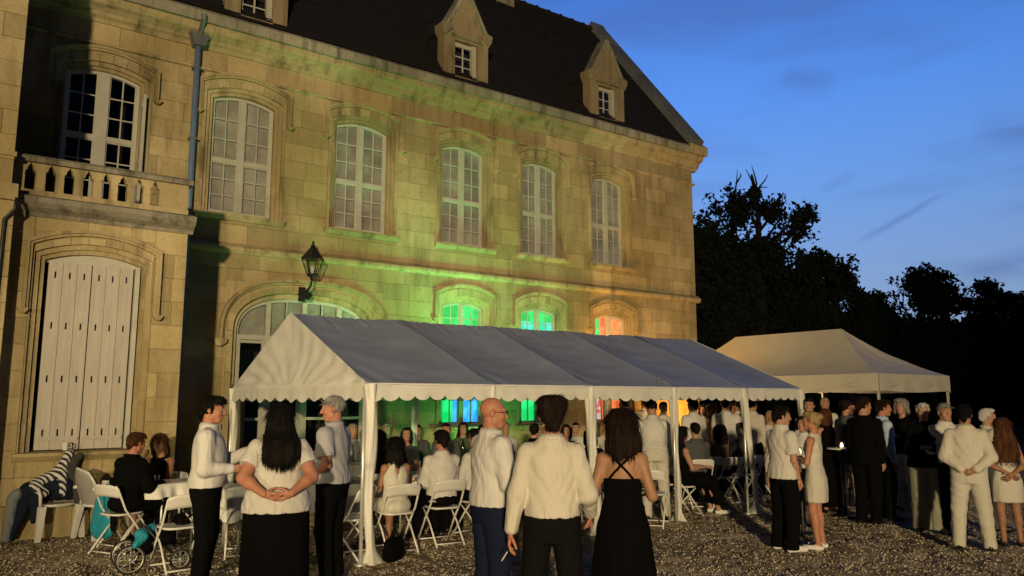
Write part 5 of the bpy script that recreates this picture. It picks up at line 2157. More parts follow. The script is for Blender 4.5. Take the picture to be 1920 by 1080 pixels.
def hair_prims(style):
    """in head space; returns prims, cuts, wrinkle, voxel"""
    cuts = []
    if style == 'short':
        pr = [ell((0, -0.016, 0.042), (0.084, 0.103, 0.089), 0.02), ell((0, 0.05, 0.095), (0.055, 0.045, 0.03), 0.03),
              cap((0, -0.085, -0.02), (0, -0.08, -0.045), 0.04, 0.03, 0.03)]
        cuts = [lambda X, Y, Z: np.where(Y > 0.0, np.minimum(0.072 - Z, Y - 0.02), -1),
                lambda X, Y, Z: (-0.058 - Z) + 0 * X]
    elif style == 'tousled':
        pr = [ell((0, -0.016, 0.046), (0.092, 0.108, 0.093), 0.02), ell((0.0, 0.055, 0.10), (0.062, 0.05, 0.035), 0.03),
              ell((-0.05, -0.05, 0.09), (0.05, 0.05, 0.045), 0.03), ell((0.055, -0.02, 0.095), (0.045, 0.05, 0.04), 0.03),
              ell((0, -0.085, 0.0), (0.066, 0.035, 0.06), 0.03), ell((0, -0.075, -0.06), (0.045, 0.026, 0.032), 0.02)]
        cuts = [lambda X, Y, Z: np.where(Y > 0.0, np.minimum(0.066 - Z, Y - 0.035) + 0 * X, -1)]
    elif style == 'crop':
        pr = [ell((0, -0.014, 0.038), (0.080, 0.100, 0.087), 0.02)]
        cuts = [lambda X, Y, Z: np.where(Y > -0.02, np.minimum(0.062 - Z, Y - 0.0) + 0 * X, -1), lambda X, Y, Z: (-0.04 - Z) + 0 * X]
    elif style == 'bob':
        pr = [ell((0, -0.018, 0.045), (0.094, 0.110, 0.092), 0.02), loft([(-0.17, 0, -0.05, 0.085, 0.045), (-0.12, 0, -0.045, 0.105, 0.06), (-0.04, 0, -0.03, 0.106, 0.078), (0.05, 0, -0.02, 0.094, 0.09)], 0.03, folds=(9, 0.05, 0.4, 0.0, -0.12)),
              cap((-0.075, 0.05, 0.05), (-0.092, 0.02, -0.10), 0.026, 0.024, 0.03), cap((0.075, 0.05, 0.05), (0.092, 0.02, -0.10), 0.026, 0.024, 0.03),
              ell((0, 0.055, 0.10), (0.06, 0.045, 0.03), 0.03)]
        cuts = [lambda X, Y, Z: np.where((Y > 0.02) & (np.abs(X) < 0.062), 0.085 - Z, -1)]
    elif style == 'wavy':
        pr = [ell((0.0, -0.02, 0.05), (0.104, 0.118, 0.096), 0.02),
              loft([(-0.235, 0.01, -0.06, 0.075, 0.035), (-0.20, 0.005, -0.06, 0.112, 0.060), (-0.12, 0, -0.05, 0.128, 0.078), (-0.03, 0, -0.035, 0.118, 0.092), (0.05, 0, -0.02, 0.102, 0.098)], 0.03, folds=(8, 0.07, 0.9, 0.05, -0.1)),
              cap((-0.08, 0.04, 0.06), (-0.108, 0.01, -0.14), 0.030, 0.024, 0.03), cap((0.08, 0.04, 0.06), (0.108, 0.01, -0.14), 0.030, 0.024, 0.03),
              ell((0, 0.055, 0.10), (0.06, 0.045, 0.03), 0.03)]
        cuts = [lambda X, Y, Z: np.where((Y > 0.02) & (np.abs(X) < 0.062), 0.085 - Z, -1)]
    elif style == 'long':
        pr = [ell((0, -0.018, 0.045), (0.098, 0.112, 0.094), 0.02),
              loft([(-0.50, 0.0, -0.100, 0.055, 0.014), (-0.47, 0.0, -0.095, 0.13, 0.026), (-0.36, 0, -0.090, 0.165, 0.040), (-0.22, 0, -0.085, 0.155, 0.050), (-0.10, 0, -0.06, 0.128, 0.062), (0.0, 0, -0.035, 0.108, 0.085), (0.06, 0, -0.02, 0.096, 0.094)],
                   0.03, folds=(11, 0.07, 0.3, 0.08, -0.25)),
              ell((0, 0.05, 0.10), (0.06, 0.045, 0.03), 0.03)]
        cuts = [lambda X, Y, Z: np.where((Y > 0.02) & (np.abs(X) < 0.064), 0.085 - Z, -1)]
    elif style == 'updo':
        pr = [ell((0, -0.016, 0.042), (0.084, 0.104, 0.089), 0.02), ell((0, -0.10, 0.075), (0.045, 0.045, 0.045), 0.02), ell((0, 0.05, 0.095), (0.055, 0.045, 0.03), 0.03),
              cap((0, -0.085, -0.01), (0, -0.07, -0.06), 0.035, 0.022, 0.03)]
        cuts = [lambda X, Y, Z: np.where(Y > 0.0, np.minimum(0.072 - Z, Y - 0.03) + 0 * X, -1)]
    elif style == 'curly':
        r = np.random.default_rng(4)
        pr = [ell((0, -0.02, 0.045), (0.105, 0.118, 0.10), 0.02), ell((0, 0.05, 0.105), (0.07, 0.05, 0.035), 0.03),
              cap((-0.085, 0.02, 0.03), (-0.10, 0.0, -0.07), 0.034, 0.028, 0.03), cap((0.085, 0.02, 0.03), (0.10, 0.0, -0.07), 0.034, 0.028, 0.03), ell((0, -0.07, -0.05), (0.09, 0.05, 0.06), 0.03)]
        cuts = [lambda X, Y, Z: np.where((Y > 0.02) & (np.abs(X) < 0.060), 0.085 - Z, -1)]
    return pr, cuts


def with_locks(V, Fc, style, n, seed):
    """thin tapering locks lying on the hair mass, so that its surface and outline break up into strands"""
    if not n: return V, Fc
    r = np.random.default_rng(seed + 5)
    a, b, c = V[Fc[:, 0]], V[Fc[:, 1]], V[Fc[:, 3]]
    nrm_ = np.cross(b - a, c - a)
    nrm_ /= np.linalg.norm(nrm_, axis=1)[:, None] + 1e-9
    k = r.integers(0, len(Fc), n)
    p, nn_ = a[k], nrm_[k]
    out = p - np.array([0, -0.015, 0.04])
    nn_ = np.where(((nn_ * out).sum(1) < 0)[:, None], -nn_, nn_)
    long_ = style in ('long', 'wavy', 'bob')
    crown = np.array([0, -0.05, 0.12])
    g_ = np.tile(np.array([0, -0.05, -1.0]), (n, 1)) if long_ else (p - crown) * 6 + np.array([0, -0.1, -0.35])
    if style in ('tousled', 'curly'): g_ = g_ + r.normal(size=(n, 3)) * 0.6
    g_ = np.where((p[:, 2] > 0.09)[:, None] & long_, (p - crown) * 8 + np.array([0, 0, -0.2]), g_) + r.normal(size=(n, 3)) * 0.10
    t = g_ - nn_ * (g_ * nn_).sum(1)[:, None]
    t /= np.linalg.norm(t, axis=1)[:, None] + 1e-9
    L_ = ((0.10 if long_ else 0.045) * (0.5 + r.random(n)))[:, None]
    sd = np.cross(nn_, t)
    w_ = (0.0021 * (0.6 + 0.8 * r.random(n)))[:, None]
    rows = []
    for f, wf, lf in ((0.0, 0.7, -0.002), (0.3, 1.0, 0.0025), (0.65, 0.8, 0.0025), (1.0, 0.12, 0.001 if long_ else 0.005)):
        q = p + t * L_ * f + nn_ * lf - (nn_ * L_ * 0.35 * f * f if not long_ else nn_ * L_ * 0.10 * f * f)
        rows.append(np.stack([q - sd * w_ * wf, q + nn_ * w_ * wf * 0.8, q + sd * w_ * wf], 1))
    W = np.stack(rows, 1)            # n,4,3,3
    base = (np.arange(n) * 12)[:, None]
    Fs = [Fc + 0]
    for i in range(3):
        for j in range(2):
            Fs.append(len(V) + base + np.array([[i * 3 + j, i * 3 + j + 1, i * 3 + 4 + j, i * 3 + 3 + j]]))
    return np.concatenate([V, W.reshape(-1, 3)]), np.concatenate(Fs)


def person(label, pos, h=1.75, yaw=0.0, sex='m', q=1, build=1.0, lean=0.0, tilt=0.0, head=(0, 0), hair=('short', 'brown'), skin=None,
           arms=None, top=None, legs=None, shoes='black', stance=0.0, seated=False, step=0.0, glasses=False, group=None, extra=None, hem=0.93,
           shadow_beard=False, sit_z=0.46, feet_fwd=0.0):
    """a person; local axes x right, y forward, z up. yaw turns forward from world +Y (counter-clockwise).
    arms: dict(L=(elbow_dir, fore_dir, palm_normal, curl), R=...), directions in local axes
    top: dict(kind='shirt'|'tee'|'polo'|'jacket'|'tank'|'dress'..., m=material, sleeve='long'|'short'|'none', loose=..)
    legs: dict(kind='trousers'|'skirt'|'dress', m=...)"""
    S = h / 1.75
    skin = skin or SKIN
    fem = sex == 'f'
    root = thing('person', label, 'person', (float(pos[0]), float(pos[1]), float(pos[2]) if len(pos) > 2 else 0.0), yaw, group)
    vb = {2: 0.011, 1: 0.014, 0: 0.019}[q]
    vc = {2: 0.009, 1: 0.0125, 0: 0.017}[q]
    vh = {2: 0.0048, 1: 0.0065, 0: 0.010}[q]
    wr = {2: 0.0075, 1: 0.0075, 0: 0.006}[q]
    B = build
    dz = (sit_z + 0.09 - 0.93) if seated else 0.0
    hip = np.array([0, -0.01, 0.95 + dz])
    M = rotx(-math.radians(lean)) @ roty(math.radians(tilt))

    def up(p):
        """upper body point (standing coordinates) to leaned position"""
        p = np.array(p, float) + np.array([0, 0, dz])
        return (p - hip) @ M.T + hip
    if fem:
        rows = [(0.80, 0, -.012, .150, .098), (0.90, 0, -.018, .172, .108), (1.0, 0, -.01, .150, .096), (1.09, 0, 0, .128, .084), (1.18, 0, 0, .130, .088), (1.28, 0, .008, .148, .104),
                (1.36, 0, 0, .138, .088), (1.41, 0, -.008, .100, .068), (1.45, 0, -.012, .064, .054), (1.53, 0, -.01, .048, .048)]
        shx, shz = 0.142, 1.385
    else:
        rows = [(0.80, 0, -.012, .140, .095), (0.90, 0, -.018, .160, .108), (1.0, 0, -.008, .152, .105), (1.10, 0, 0, .150, .104), (1.20, 0, 0, .160, .108), (1.30, 0, 0, .176, .115),
                (1.37, 0, -.006, .160, .100), (1.42, 0, -.012, .118, .078), (1.46, 0, -.014, .078, .064), (1.54, 0, -.008, .055, .056)]
        shx, shz = 0.168, 1.388
    bw = [(z, cx_, cy_ + (0.035 * (B - 1) if z < 1.3 else 0), rx_ * (1 + (B - 1) * (0.95 if z < 1.36 else 0.35)), ry_ * (1 + (B - 1) * (1.25 if z < 1.3 else 0.3))) for z, cx_, cy_, rx_, ry_ in rows]
    shx *= 1 + (B - 1) * 0.45

    def torso(inf, z0=0.0, z1=9.0, k=0.03, bl=0.0):
        rr = [(z, a, b, c + inf + bl * math.exp(-((z - 1.0) / 0.07) ** 2), d + inf + bl * math.exp(-((z - 1.0) / 0.07) ** 2)) for z, a, b, c, d in bw if z > (0.85 if seated else 0.0)]
        p = loft(rr, k)
        p = moved(Prim(p.lo, p.hi, p.f, k), np.eye(3), (0, 0, 0))
        f0 = p.f
        hp0 = hip - np.array([0, 0, dz])
        cs = np.array([[(p.lo, p.hi)[i][0], (p.lo, p.hi)[j][1], (p.lo, p.hi)[l][2]] for i in (0, 1) for j in (0, 1) for l in (0, 1)])
        cs = (cs - hp0) @ M.T + hip
        return Prim(cs.min(0), cs.max(0), lambda P: f0((P - hip) @ M + hp0), k)
    # joints
    sh = {'L': up((-shx, -0.005, shz)), 'R': up((shx, -0.005, shz))}
    ch = {'L': up((-shx * 0.42, -0.008, shz + 0.022)), 'R': up((shx * 0.42, -0.008, shz + 0.022))}
    arms = arms or {}
    dfl = {'L': ((-0.12, -0.03, -1), (-0.03, 0.22, -1), (0.9, 0.2, 0), 0.5), 'R': ((0.12, -0.03, -1), (0.03, 0.22, -1), (-0.9, 0.2, 0), 0.5)}
    el, wrp, hd = {}, {}, {}
    nrm = lambda v: np.array(v, float) / np.linalg.norm(v)
    aw = 0.93 if fem else 1.0
    ab = aw * (1 + (B - 1) * 0.85)
    for s in 'LR':
        a = arms.get(s, dfl[s])
        el[s] = sh[s] + nrm(a[0]) * 0.285
        wrp[s] = el[s] + nrm(a[1]) * 0.25
        hd[s] = a
    # legs
    hj, kn, an, toe = {}, {}, {}, {}
    for s, sg in (('L', -1), ('R', 1)):
        if seated:
            hj[s] = np.array([sg * 0.095, 0.0, sit_z + 0.085])
            kn[s] = np.array([sg * (0.12 + stance), 0.43, sit_z + 0.06])
            an[s] = np.array([sg * (0.12 + stance), 0.44 + feet_fwd, 0.09])
        else:
            st = step * (1 if s == 'R' else -1)
            hj[s] = np.array([sg * 0.088, -0.01, 0.90])
            kn[s] = np.array([sg * (0.10 + stance * 0.6), 0.02 + st * 0.5, 0.50])
            an[s] = np.array([sg * (0.105 + stance), -0.03 + st, 0.085])
        toe[s] = an[s] + np.array([sg * 0.035, 0.165, -0.055])
    lw = 1 + (B - 1) * 0.9
    # ---- body (one continuous figure)
    P = [torso(-0.004)]
    for s in 'LR':
        P += [cap(ch[s], sh[s], 0.046 * aw, 0.050 * ab, 0.04), cap(sh[s], el[s], 0.050 * ab, 0.040 * ab, 0.03), cap(el[s], wrp[s], 0.040 * ab, 0.025 * ab, 0.02),
              ell(el[s] + nrm(hd[s][1]) * 0.07, (0.040 * ab,) * 3, 0.03)]
        P += [cap(hj[s], kn[s], 0.084 * lw, 0.054 * lw, 0.03), cap(kn[s], an[s], 0.053 * lw, 0.035, 0.03),
              ell(kn[s] * 0.68 + an[s] * 0.32 + np.array([0, -0.018, 0]), (0.050 * lw, 0.052 * lw, 0.10), 0.03),
              cap(an[s] + np.array([0, -0.03, -0.04]), toe[s], 0.034, 0.026, 0.03)]
    nb, hc = up((0, -0.012, 1.47)), up((0, 0.012 + 0.0, 1.635))
    hy, hpch = head
    HM = M @ rotz(math.radians(hy)) @ rotx(math.radians(hpch))
    if abs(lean) > 15 and hpch == 0: pass
    P.append(cap(nb, hc + HM @ np.array([0, -0.022, -0.05]), 0.058 if not fem else 0.049, 0.054 if not fem else 0.046, 0.03))
    parts = [grow(P, vb)]
    Vh, Fh = grow(HEAD_BASE, vh)
    hs = 1.0 if not fem else 0.96
    hs *= 1.03
    parts.append((xf(Vh * hs, HM, hc), Fh))
    for s in 'LR':
        a = hd[s]
        if len(a) > 2 and a[2] is not None:
            sd_ = 1 if s == 'L' else -1
            fdir = a[4] if len(a) > 4 else a[1]
            Vv, Ff = grow(hand_prims(wrp[s], fdir, a[2], sd_, a[3], aw * (1 + (B - 1) * 0.3)), {2: 0.0042, 1: 0.0055, 0: 0.008}[q])
            parts.append((Vv, Ff))
    V, Fc = join(parts)
    o = link('body', mesh_from('body', V * S, Fc, skin, True), root)

    def add(name, prims, m, vox=vc, wrinkle=0.0, cut=None, seed=1, **kw):
        V, Fc = grow(prims, vox, wrinkle, seed, cut, **kw)
        if len(Fc) == 0: return None
        return link(name, mesh_from(name, V * S, Fc, m, True), root)
    seed = sum(map(ord, label)) % 97
    # ---- clothing
    t = top or dict(kind='shirt', m=C_SHIRT, sleeve='long')
    kind, tm, slv = t.get('kind', 'shirt'), t['m'], t.get('sleeve', 'long')
    inf = t.get('loose', {'shirt': 0.022, 'tee': 0.016, 'jacket': 0.028, 'tank': 0.011, 'dress': 0.010}.get(kind, 0.02))
    skirt = legs and legs['kind'] in ('skirt', 'dress')
    hz = t.get('hem', hem)
    if kind != 'none':
        P = [torso(inf, bl=0.016 if kind in ('shirt', 'tee') else 0.0)]
        if hz < 0.925 and not seated and (not skirt or legs['kind'] == 'skirt'):
            P.append(loft([(hz - 0.02, 0, -0.016, 0.178 * (1 + (B - 1) * .95) + inf + .008, 0.124 * (1 + (B - 1) * 1.25) + inf + .008), (0.93, 0, -0.016, 0.176 * (1 + (B - 1) * .95) + inf + .006, 0.122 * (1 + (B - 1) * 1.25) + inf + .004), (1.04, 0, -0.008, 0.160 * (1 + (B - 1) * .9) + inf, 0.11 * (1 + (B - 1)) + inf)], 0.03))
        torso_n = len(P)
        for s in 'LR':
            if slv in ('long', 'short'):
                P.append(cap(ch[s], sh[s], 0.047 * aw + inf * .45, 0.052 * ab + inf * .5, 0.04))
            elif kind in ('tank', 'dress') and not t.get('strapless'):
                P.append(cap(up((-0.10 if s == 'L' else 0.10, 0.045, 1.30)), up((-0.085 if s == 'L' else 0.085, -0.005, 1.468)), 0.030, 0.020, 0.02))
                P.append(cap(up((-0.085 if s == 'L' else 0.085, -0.005, 1.468)), up((-0.10 if s == 'L' else 0.10, -0.06, 1.30)), 0.020, 0.030, 0.02))
            if slv == 'long':
                e = inf * 0.85
                P += [cap(sh[s], el[s], 0.050 * ab + e * .75, 0.045 * ab + e, 0.03), cap(el[s], wrp[s] - nrm(hd[s][1]) * 0.02, 0.046 * ab + e, 0.031 + e * .75, 0.02)]
            elif slv == 'short':
                mid = sh[s] + (el[s] - sh[s]) * t.get('sl', 0.62)
                pc = cap(sh[s], mid + (mid - sh[s]) * 0.5, 0.055 * ab + inf * .8, 0.056 * ab + inf * 1.3, 0.02)
                dr = nrm(el[s] - sh[s])
                pc.f = (lambda f0, mid, dr: lambda Q_: np.maximum(f0(Q_), (Q_ - mid) @ dr))(pc.f, mid, dr)
                P += [pc]
        bq = M[:, 2]
        hem_pt = up((0, 0, hz))
        for pp in P[:2] if (len(P) > 1 and torso_n == 2) else P[:1]:
            pp.f = (lambda f0: lambda Q_: np.maximum(f0(Q_), (hem_pt - Q_) @ bq))(pp.f)
        cuts = []
        if t.get('strapless'):
            tp = up((0, 0, t['strapless']))
            cuts.append(lambda X, Y, Z: (X - tp[0]) * bq[0] + (Y - tp[1]) * bq[1] + (Z - tp[2]) * bq[2])
        if kind in ('tank', 'dress', 'tee') and not t.get('strapless'):
            nr = {'tank': 0.085, 'dress': 0.09, 'tee': 0.068}[kind]
            nc = up((0, 0.02, 1.50))
            P.append(ell(nc, (nr, nr * 0.9 + .02, 0.055), 0.008, True))
            if t.get('vback'):
                P.append(cap(up((0, -0.11, 1.52)), up((0, -0.12, 1.22)), 0.075, 0.01, 0.01, True))
        if kind in ('shirt', 'jacket'):
            cutn = up((0, 0, 1.505))
            cuts.append(lambda X, Y, Z: (X - cutn[0]) * bq[0] + (Y - cutn[1]) * bq[1] + (Z - cutn[2]) * bq[2])
        nm = {'shirt': 'shirt', 'tee': 'tee_shirt', 'jacket': 'jacket', 'tank': 'top', 'dress': 'bodice'}.get(kind, 'shirt')
        add(nm, P, tm, wrinkle=wr * t.get('wr', 1.0), cut=cuts, seed=seed)
        if kind in ('shirt', 'polo') or t.get('collar'):
            # folded collar round the neck
            mb = MB()
            rr = 0.068 if not fem else 0.058
            n = 20
            Vc, Fc2 = [], []
            for j, (dr_, zz_) in enumerate(((0.004, 0.052), (0.008, 0.056), (0.022, 0.018), (0.020, 0.012), (0.0, 0.03), (0.0, 0.048))):
                for k in range(n + 1):
                    a = PI / 2 + 0.28 + (2 * PI - 0.56) * k / n
                    fr = max(0, math.sin(a))
                    p = up(((rr + dr_) * math.cos(a), -0.012 + (rr + dr_) * math.sin(a) * 1.02, 1.468 + zz_ - 0.018 * fr - (0.012 if j in (2, 3) else 0) * fr))
                    Vc.append(p * S)
            for j in range(6):
                j2 = (j + 1) % 6
                for k in range(n):
                    Fc2.append((j * (n + 1) + k, j * (n + 1) + k + 1, j2 * (n + 1) + k + 1, j2 * (n + 1) + k))
            link('collar', mesh_from('collar', [tuple(v) for v in Vc], Fc2, t.get('collar_m', tm if kind != 'jacket' else C_SHIRT), True), root)
            if slv == 'long':
                for s in 'LR':
                    mb = MB()
                    d_ = nrm(hd[s][1])
                    mb.tube([(wrp[s] - d_ * 0.055) * S, (wrp[s] - d_ * 0.004) * S], 0.04, 12, rs=[(0.036 + inf * 0.35) * S, (0.035 + inf * 0.3) * S])
                    mb.obj('cuff', tm, root, smooth=True)
    if legs:
        lk, lm = legs['kind'], legs['m']
        wl = legs.get('loose', 0.018)
        if lk == 'trousers':
            P = []
            for s in 'LR':
                P += [cap(hj[s] + np.array([0, 0, 0.02]), kn[s], 0.094 * lw + wl * .6, 0.062 * lw + wl, 0.02), cap(kn[s], an[s] + np.array([0, 0, 0.0]), 0.060 * lw + wl, 0.046 + wl * legs.get('flare', 1.0), 0.02),
                      cap(an[s], an[s] - np.array([0, 0, 0.035]), 0.046 + wl * legs.get('flare', 1.0), 0.048 + wl * legs.get('flare', 1.0), 0.01)]
            if seated:
                P += [ell((0, -0.02, sit_z + 0.085), (0.175 * lw, 0.14 * lw, 0.10), 0.03)]
                p = torso(0.010)
                wz = up((0, 0, 1.0))
                add('trousers', P, lm, wrinkle=wr, seed=seed + 3, cut=[lambda X, Y, Z: 0.025 - Z, lambda X, Y, Z: Z - (sit_z + 0.19)])
            else:
                P += [torso(0.012)]
                wz = up((0, 0, 1.0))
                bq2 = M[:, 2]
                add('trousers', P, lm, wrinkle=wr * 0.8, seed=seed + 3, wstretch=(0.4, 0.4, 1.0),
                    cut=[lambda X, Y, Z: 0.03 - Z, lambda X, Y, Z: (X - wz[0]) * bq2[0] + (Y - wz[1]) * bq2[1] + (Z - wz[2]) * bq2[2]])
            if legs.get('belt', True) and not seated:
                mb = MB()
                n = 24
                Vb, Fb = [], []
                for zz_, e in ((0.972, 0.012), (0.972, 0.020), (1.006, 0.020), (1.006, 0.012)):
                    rx_ = float(np.interp(zz_, [r_[0] for r_ in bw], [r_[3] for r_ in bw])) + e + 0.002
                    ry_ = float(np.interp(zz_, [r_[0] for r_ in bw], [r_[4] for r_ in bw])) + e + 0.002
                    cy_ = float(np.interp(zz_, [r_[0] for r_ in bw], [r_[2] for r_ in bw]))
                    for k in range(n):
                        a = 2 * PI * k / n
                        Vb.append(tuple(up((rx_ * math.cos(a), cy_ + ry_ * math.sin(a), zz_)) * S))
                for j in range(4):
                    for k in range(n):
                        k2 = (k + 1) % n
                        Fb.append((j * n + k, j * n + k2, ((j + 1) % 4) * n + k2, ((j + 1) % 4) * n + k))
                link('belt', mesh_from('belt', Vb, Fb, legs.get('belt_m', C_TIE), True), root)
        else:
            ln = legs.get('len', 0.06)
            fl = legs.get('flare', 1.25)
            wz = hz + 0.05 if lk == 'skirt' else hz + 0.06
            hx = 0.178 * (1 + (B - 1) * 0.95)
            hyy = 0.122 * (1 + (B - 1) * 1.25)
            if seated:
                P = [ell((0, -0.02, sit_z + 0.085), (0.19 * lw, 0.15 * lw, 0.11), 0.03)]
                for s in 'LR':
                    P += [cap(hj[s], kn[s] + np.array([0, 0.02, 0]), 0.105 * lw, 0.085 * lw, 0.05)]
                    if ln < 0.35: P += [cap(kn[s] + np.array([0, 0.02, 0]), an[s] + np.array([0, 0, ln]), 0.085, 0.10, 0.06)]
                add('skirt', P, lm, wrinkle=wr, seed=seed + 5)
            else:
                w0 = float(np.interp(1.02, [r_[0] for r_ in bw], [r_[3] for r_ in bw])) + 0.016
                d0 = float(np.interp(1.02, [r_[0] for r_ in bw], [r_[4] for r_ in bw])) + 0.016
                rws = [(1.04, 0, 0, w0 * 0.98, d0 * 0.98), (1.0, 0, -.008, w0, d0), (0.90, 0, -.016, hx + 0.012, hyy + 0.012), (0.78, 0, -.012, hx + 0.018 * fl, hyy + 0.02), (ln, 0, -.01, hx * fl, hyy * fl * 1.05)]
                add('skirt', [loft(rws, 0.01, folds=(legs.get('n', 7), legs.get('fold', 0.05), seed * 0.37, 0.95, 0.3))], lm, wrinkle=wr * 0.4, seed=seed + 5)
    # ---- shoes
    if shoes:
        sm = {'black': C_SHOE, 'white': C_SNEAK, 'sneaker': C_SNEAK}[shoes if isinstance(shoes, str) else 'black']
        for s in 'LR':
            a, b = an[s], toe[s]
            dn = np.array([0, 0, 1.0])
            r1, r2 = (0.043, 0.038) if not fem else (0.034, 0.030)
            add('shoe', [cap(a + np.array([0, -0.035, -0.045]), b + np.array([0, 0.01, 0.004]), r1, r2, 0.02), cap(a + np.array([0, 0, 0.0]), a + np.array([0, 0.02, -0.05]), r1 * .95, r1, 0.03)], sm,
                vox=vc, cut=[lambda X, Y, Z: -0.004 - Z if not seated else -0.004 - Z])
    # ---- hair and face
    if hair and hair[0] != 'bald':
        key = (hair[0], q)
        if key not in HAIR_CACHE:
            pr, cuts = hair_prims(hair[0])
            HAIR_CACHE[key] = grow(pr, {2: 0.0065, 1: 0.0085, 0: 0.012}[q], 0.007 if hair[0] != 'crop' else 0.002, 3, cuts, wscale=2.4, wstretch=(1.0, 1.0, 0.25) if hair[0] in ('long', 'bob', 'wavy') else (1, 1, 1))
            HAIR_CACHE[key] = with_locks(*HAIR_CACHE[key], hair[0], {2: 3200, 1: 1100, 0: 0}[q], seed)
        Vv, Ff = HAIR_CACHE[key]
        # long hair hangs straight from the head whatever the lean
        if hair[0] == 'long' and B > 1.3:
            Vv = Vv.copy()
            t_ = np.clip((-0.08 - Vv[:, 2]) / 0.16, 0, 1)
            Vv[:, 1] -= 0.105 * t_ * t_ * (3 - 2 * t_)
            Vv[:, 0] *= 1 - 0.08 * t_
            Vv[:, 2] = np.where(Vv[:, 2] < -0.1, -0.1 + (Vv[:, 2] + 0.1) * 0.70, Vv[:, 2])
        link('hair', mesh_from('hair', xf(Vv * hs, HM, hc) * S, Ff, HAIR[hair[1]], True), root)
    if q >= 0:
        for sg in (-1, 1):
            c = hc + HM @ (np.array([sg * 0.031, 0.079, 0.010]) * hs)
            mb = MB()
            mb.lathe([(0.001, -0.012), (0.007, -0.010), (0.0118, -0.003), (0.0118, 0.003), (0.007, 0.010), (0.001, 0.012)], tuple(c * S), 10)
            e = mb.obj('eye', EYEW, root, smooth=True)
            c2 = hc + HM @ (np.array([sg * 0.031, 0.0885, 0.010]) * hs)
            mb = MB()
            mb.lathe([(0.0005, -0.004), (0.004, -0.003), (0.0048, 0.0), (0.004, 0.003), (0.0005, 0.004)], tuple(c2 * S), 8)
            mb.obj('iris', EYED, e, smooth=True)
            mb = MB()
            a, b, c3 = (hc + HM @ (np.array(v) * hs) for v in ((sg * 0.014, 0.094, 0.031), (sg * 0.030, 0.094, 0.037), (sg * 0.048, 0.080, 0.030)))
            mb.tube([a * S, b * S, c3 * S], 0.0035, 6, rs=[0.0035, 0.0042, 0.002])
            hm_ = HAIR[hair[1]] if hair and hair[0] != 'bald' else HAIR['grey']
            mb.obj('eyebrow', hm_, root, smooth=True)
        mb = MB()
        for zz_ in (-0.0585, -0.067):
            pts = [hc + HM @ (np.array(v) * hs) for v in ((-0.023, 0.088, -0.062), (0, 0.1005, zz_), (0.023, 0.088, -0.062))]
            mb.tube([p * S for p in pts], 0.004, 6, rs=[0.0015, 0.0038, 0.0015])
        mb.obj('lips', LIP, root, smooth=True)
    if glasses:
        mb = MB()
        for sg in (-1, 1):
            ring = [hc + HM @ (np.array([sg * 0.031 + 0.024 * math.cos(a), 0.108, 0.008 + 0.017 * math.sin(a)]) * hs) for a in np.linspace(0, 2 * PI, 15)]
            mb.tube([p * S for p in ring], 0.0022, 5, caps=False)
            tm_ = [hc + HM @ (np.array(v) * hs) for v in ((sg * 0.055, 0.106, 0.012), (sg * 0.076, 0.06, 0.012), (sg * 0.080, -0.015, 0.010))]
            mb.tube([p * S for p in tm_], 0.0026, 5)
        br = [hc + HM @ (np.array(v) * hs) for v in ((-0.008, 0.110, 0.012), (0.008, 0.110, 0.012))]
        mb.tube([p * S for p in br], 0.002, 5)
        mb.obj('glasses', IRON, root, smooth=True)
    info = dict(root=root, up=up, S=S, hc=hc, HM=HM, wr=wrp, el=el, sh=sh, hs=hs)
    if extra: extra(info)
    return info


def facing(pos, img_deg):
    """yaw so that the figure faces: 0 away from the camera, 90 picture right, 180 camera, -90 picture left"""
    a = math.atan2(pos[1], pos[0]) - math.radians(img_deg)
    return a - PI / 2

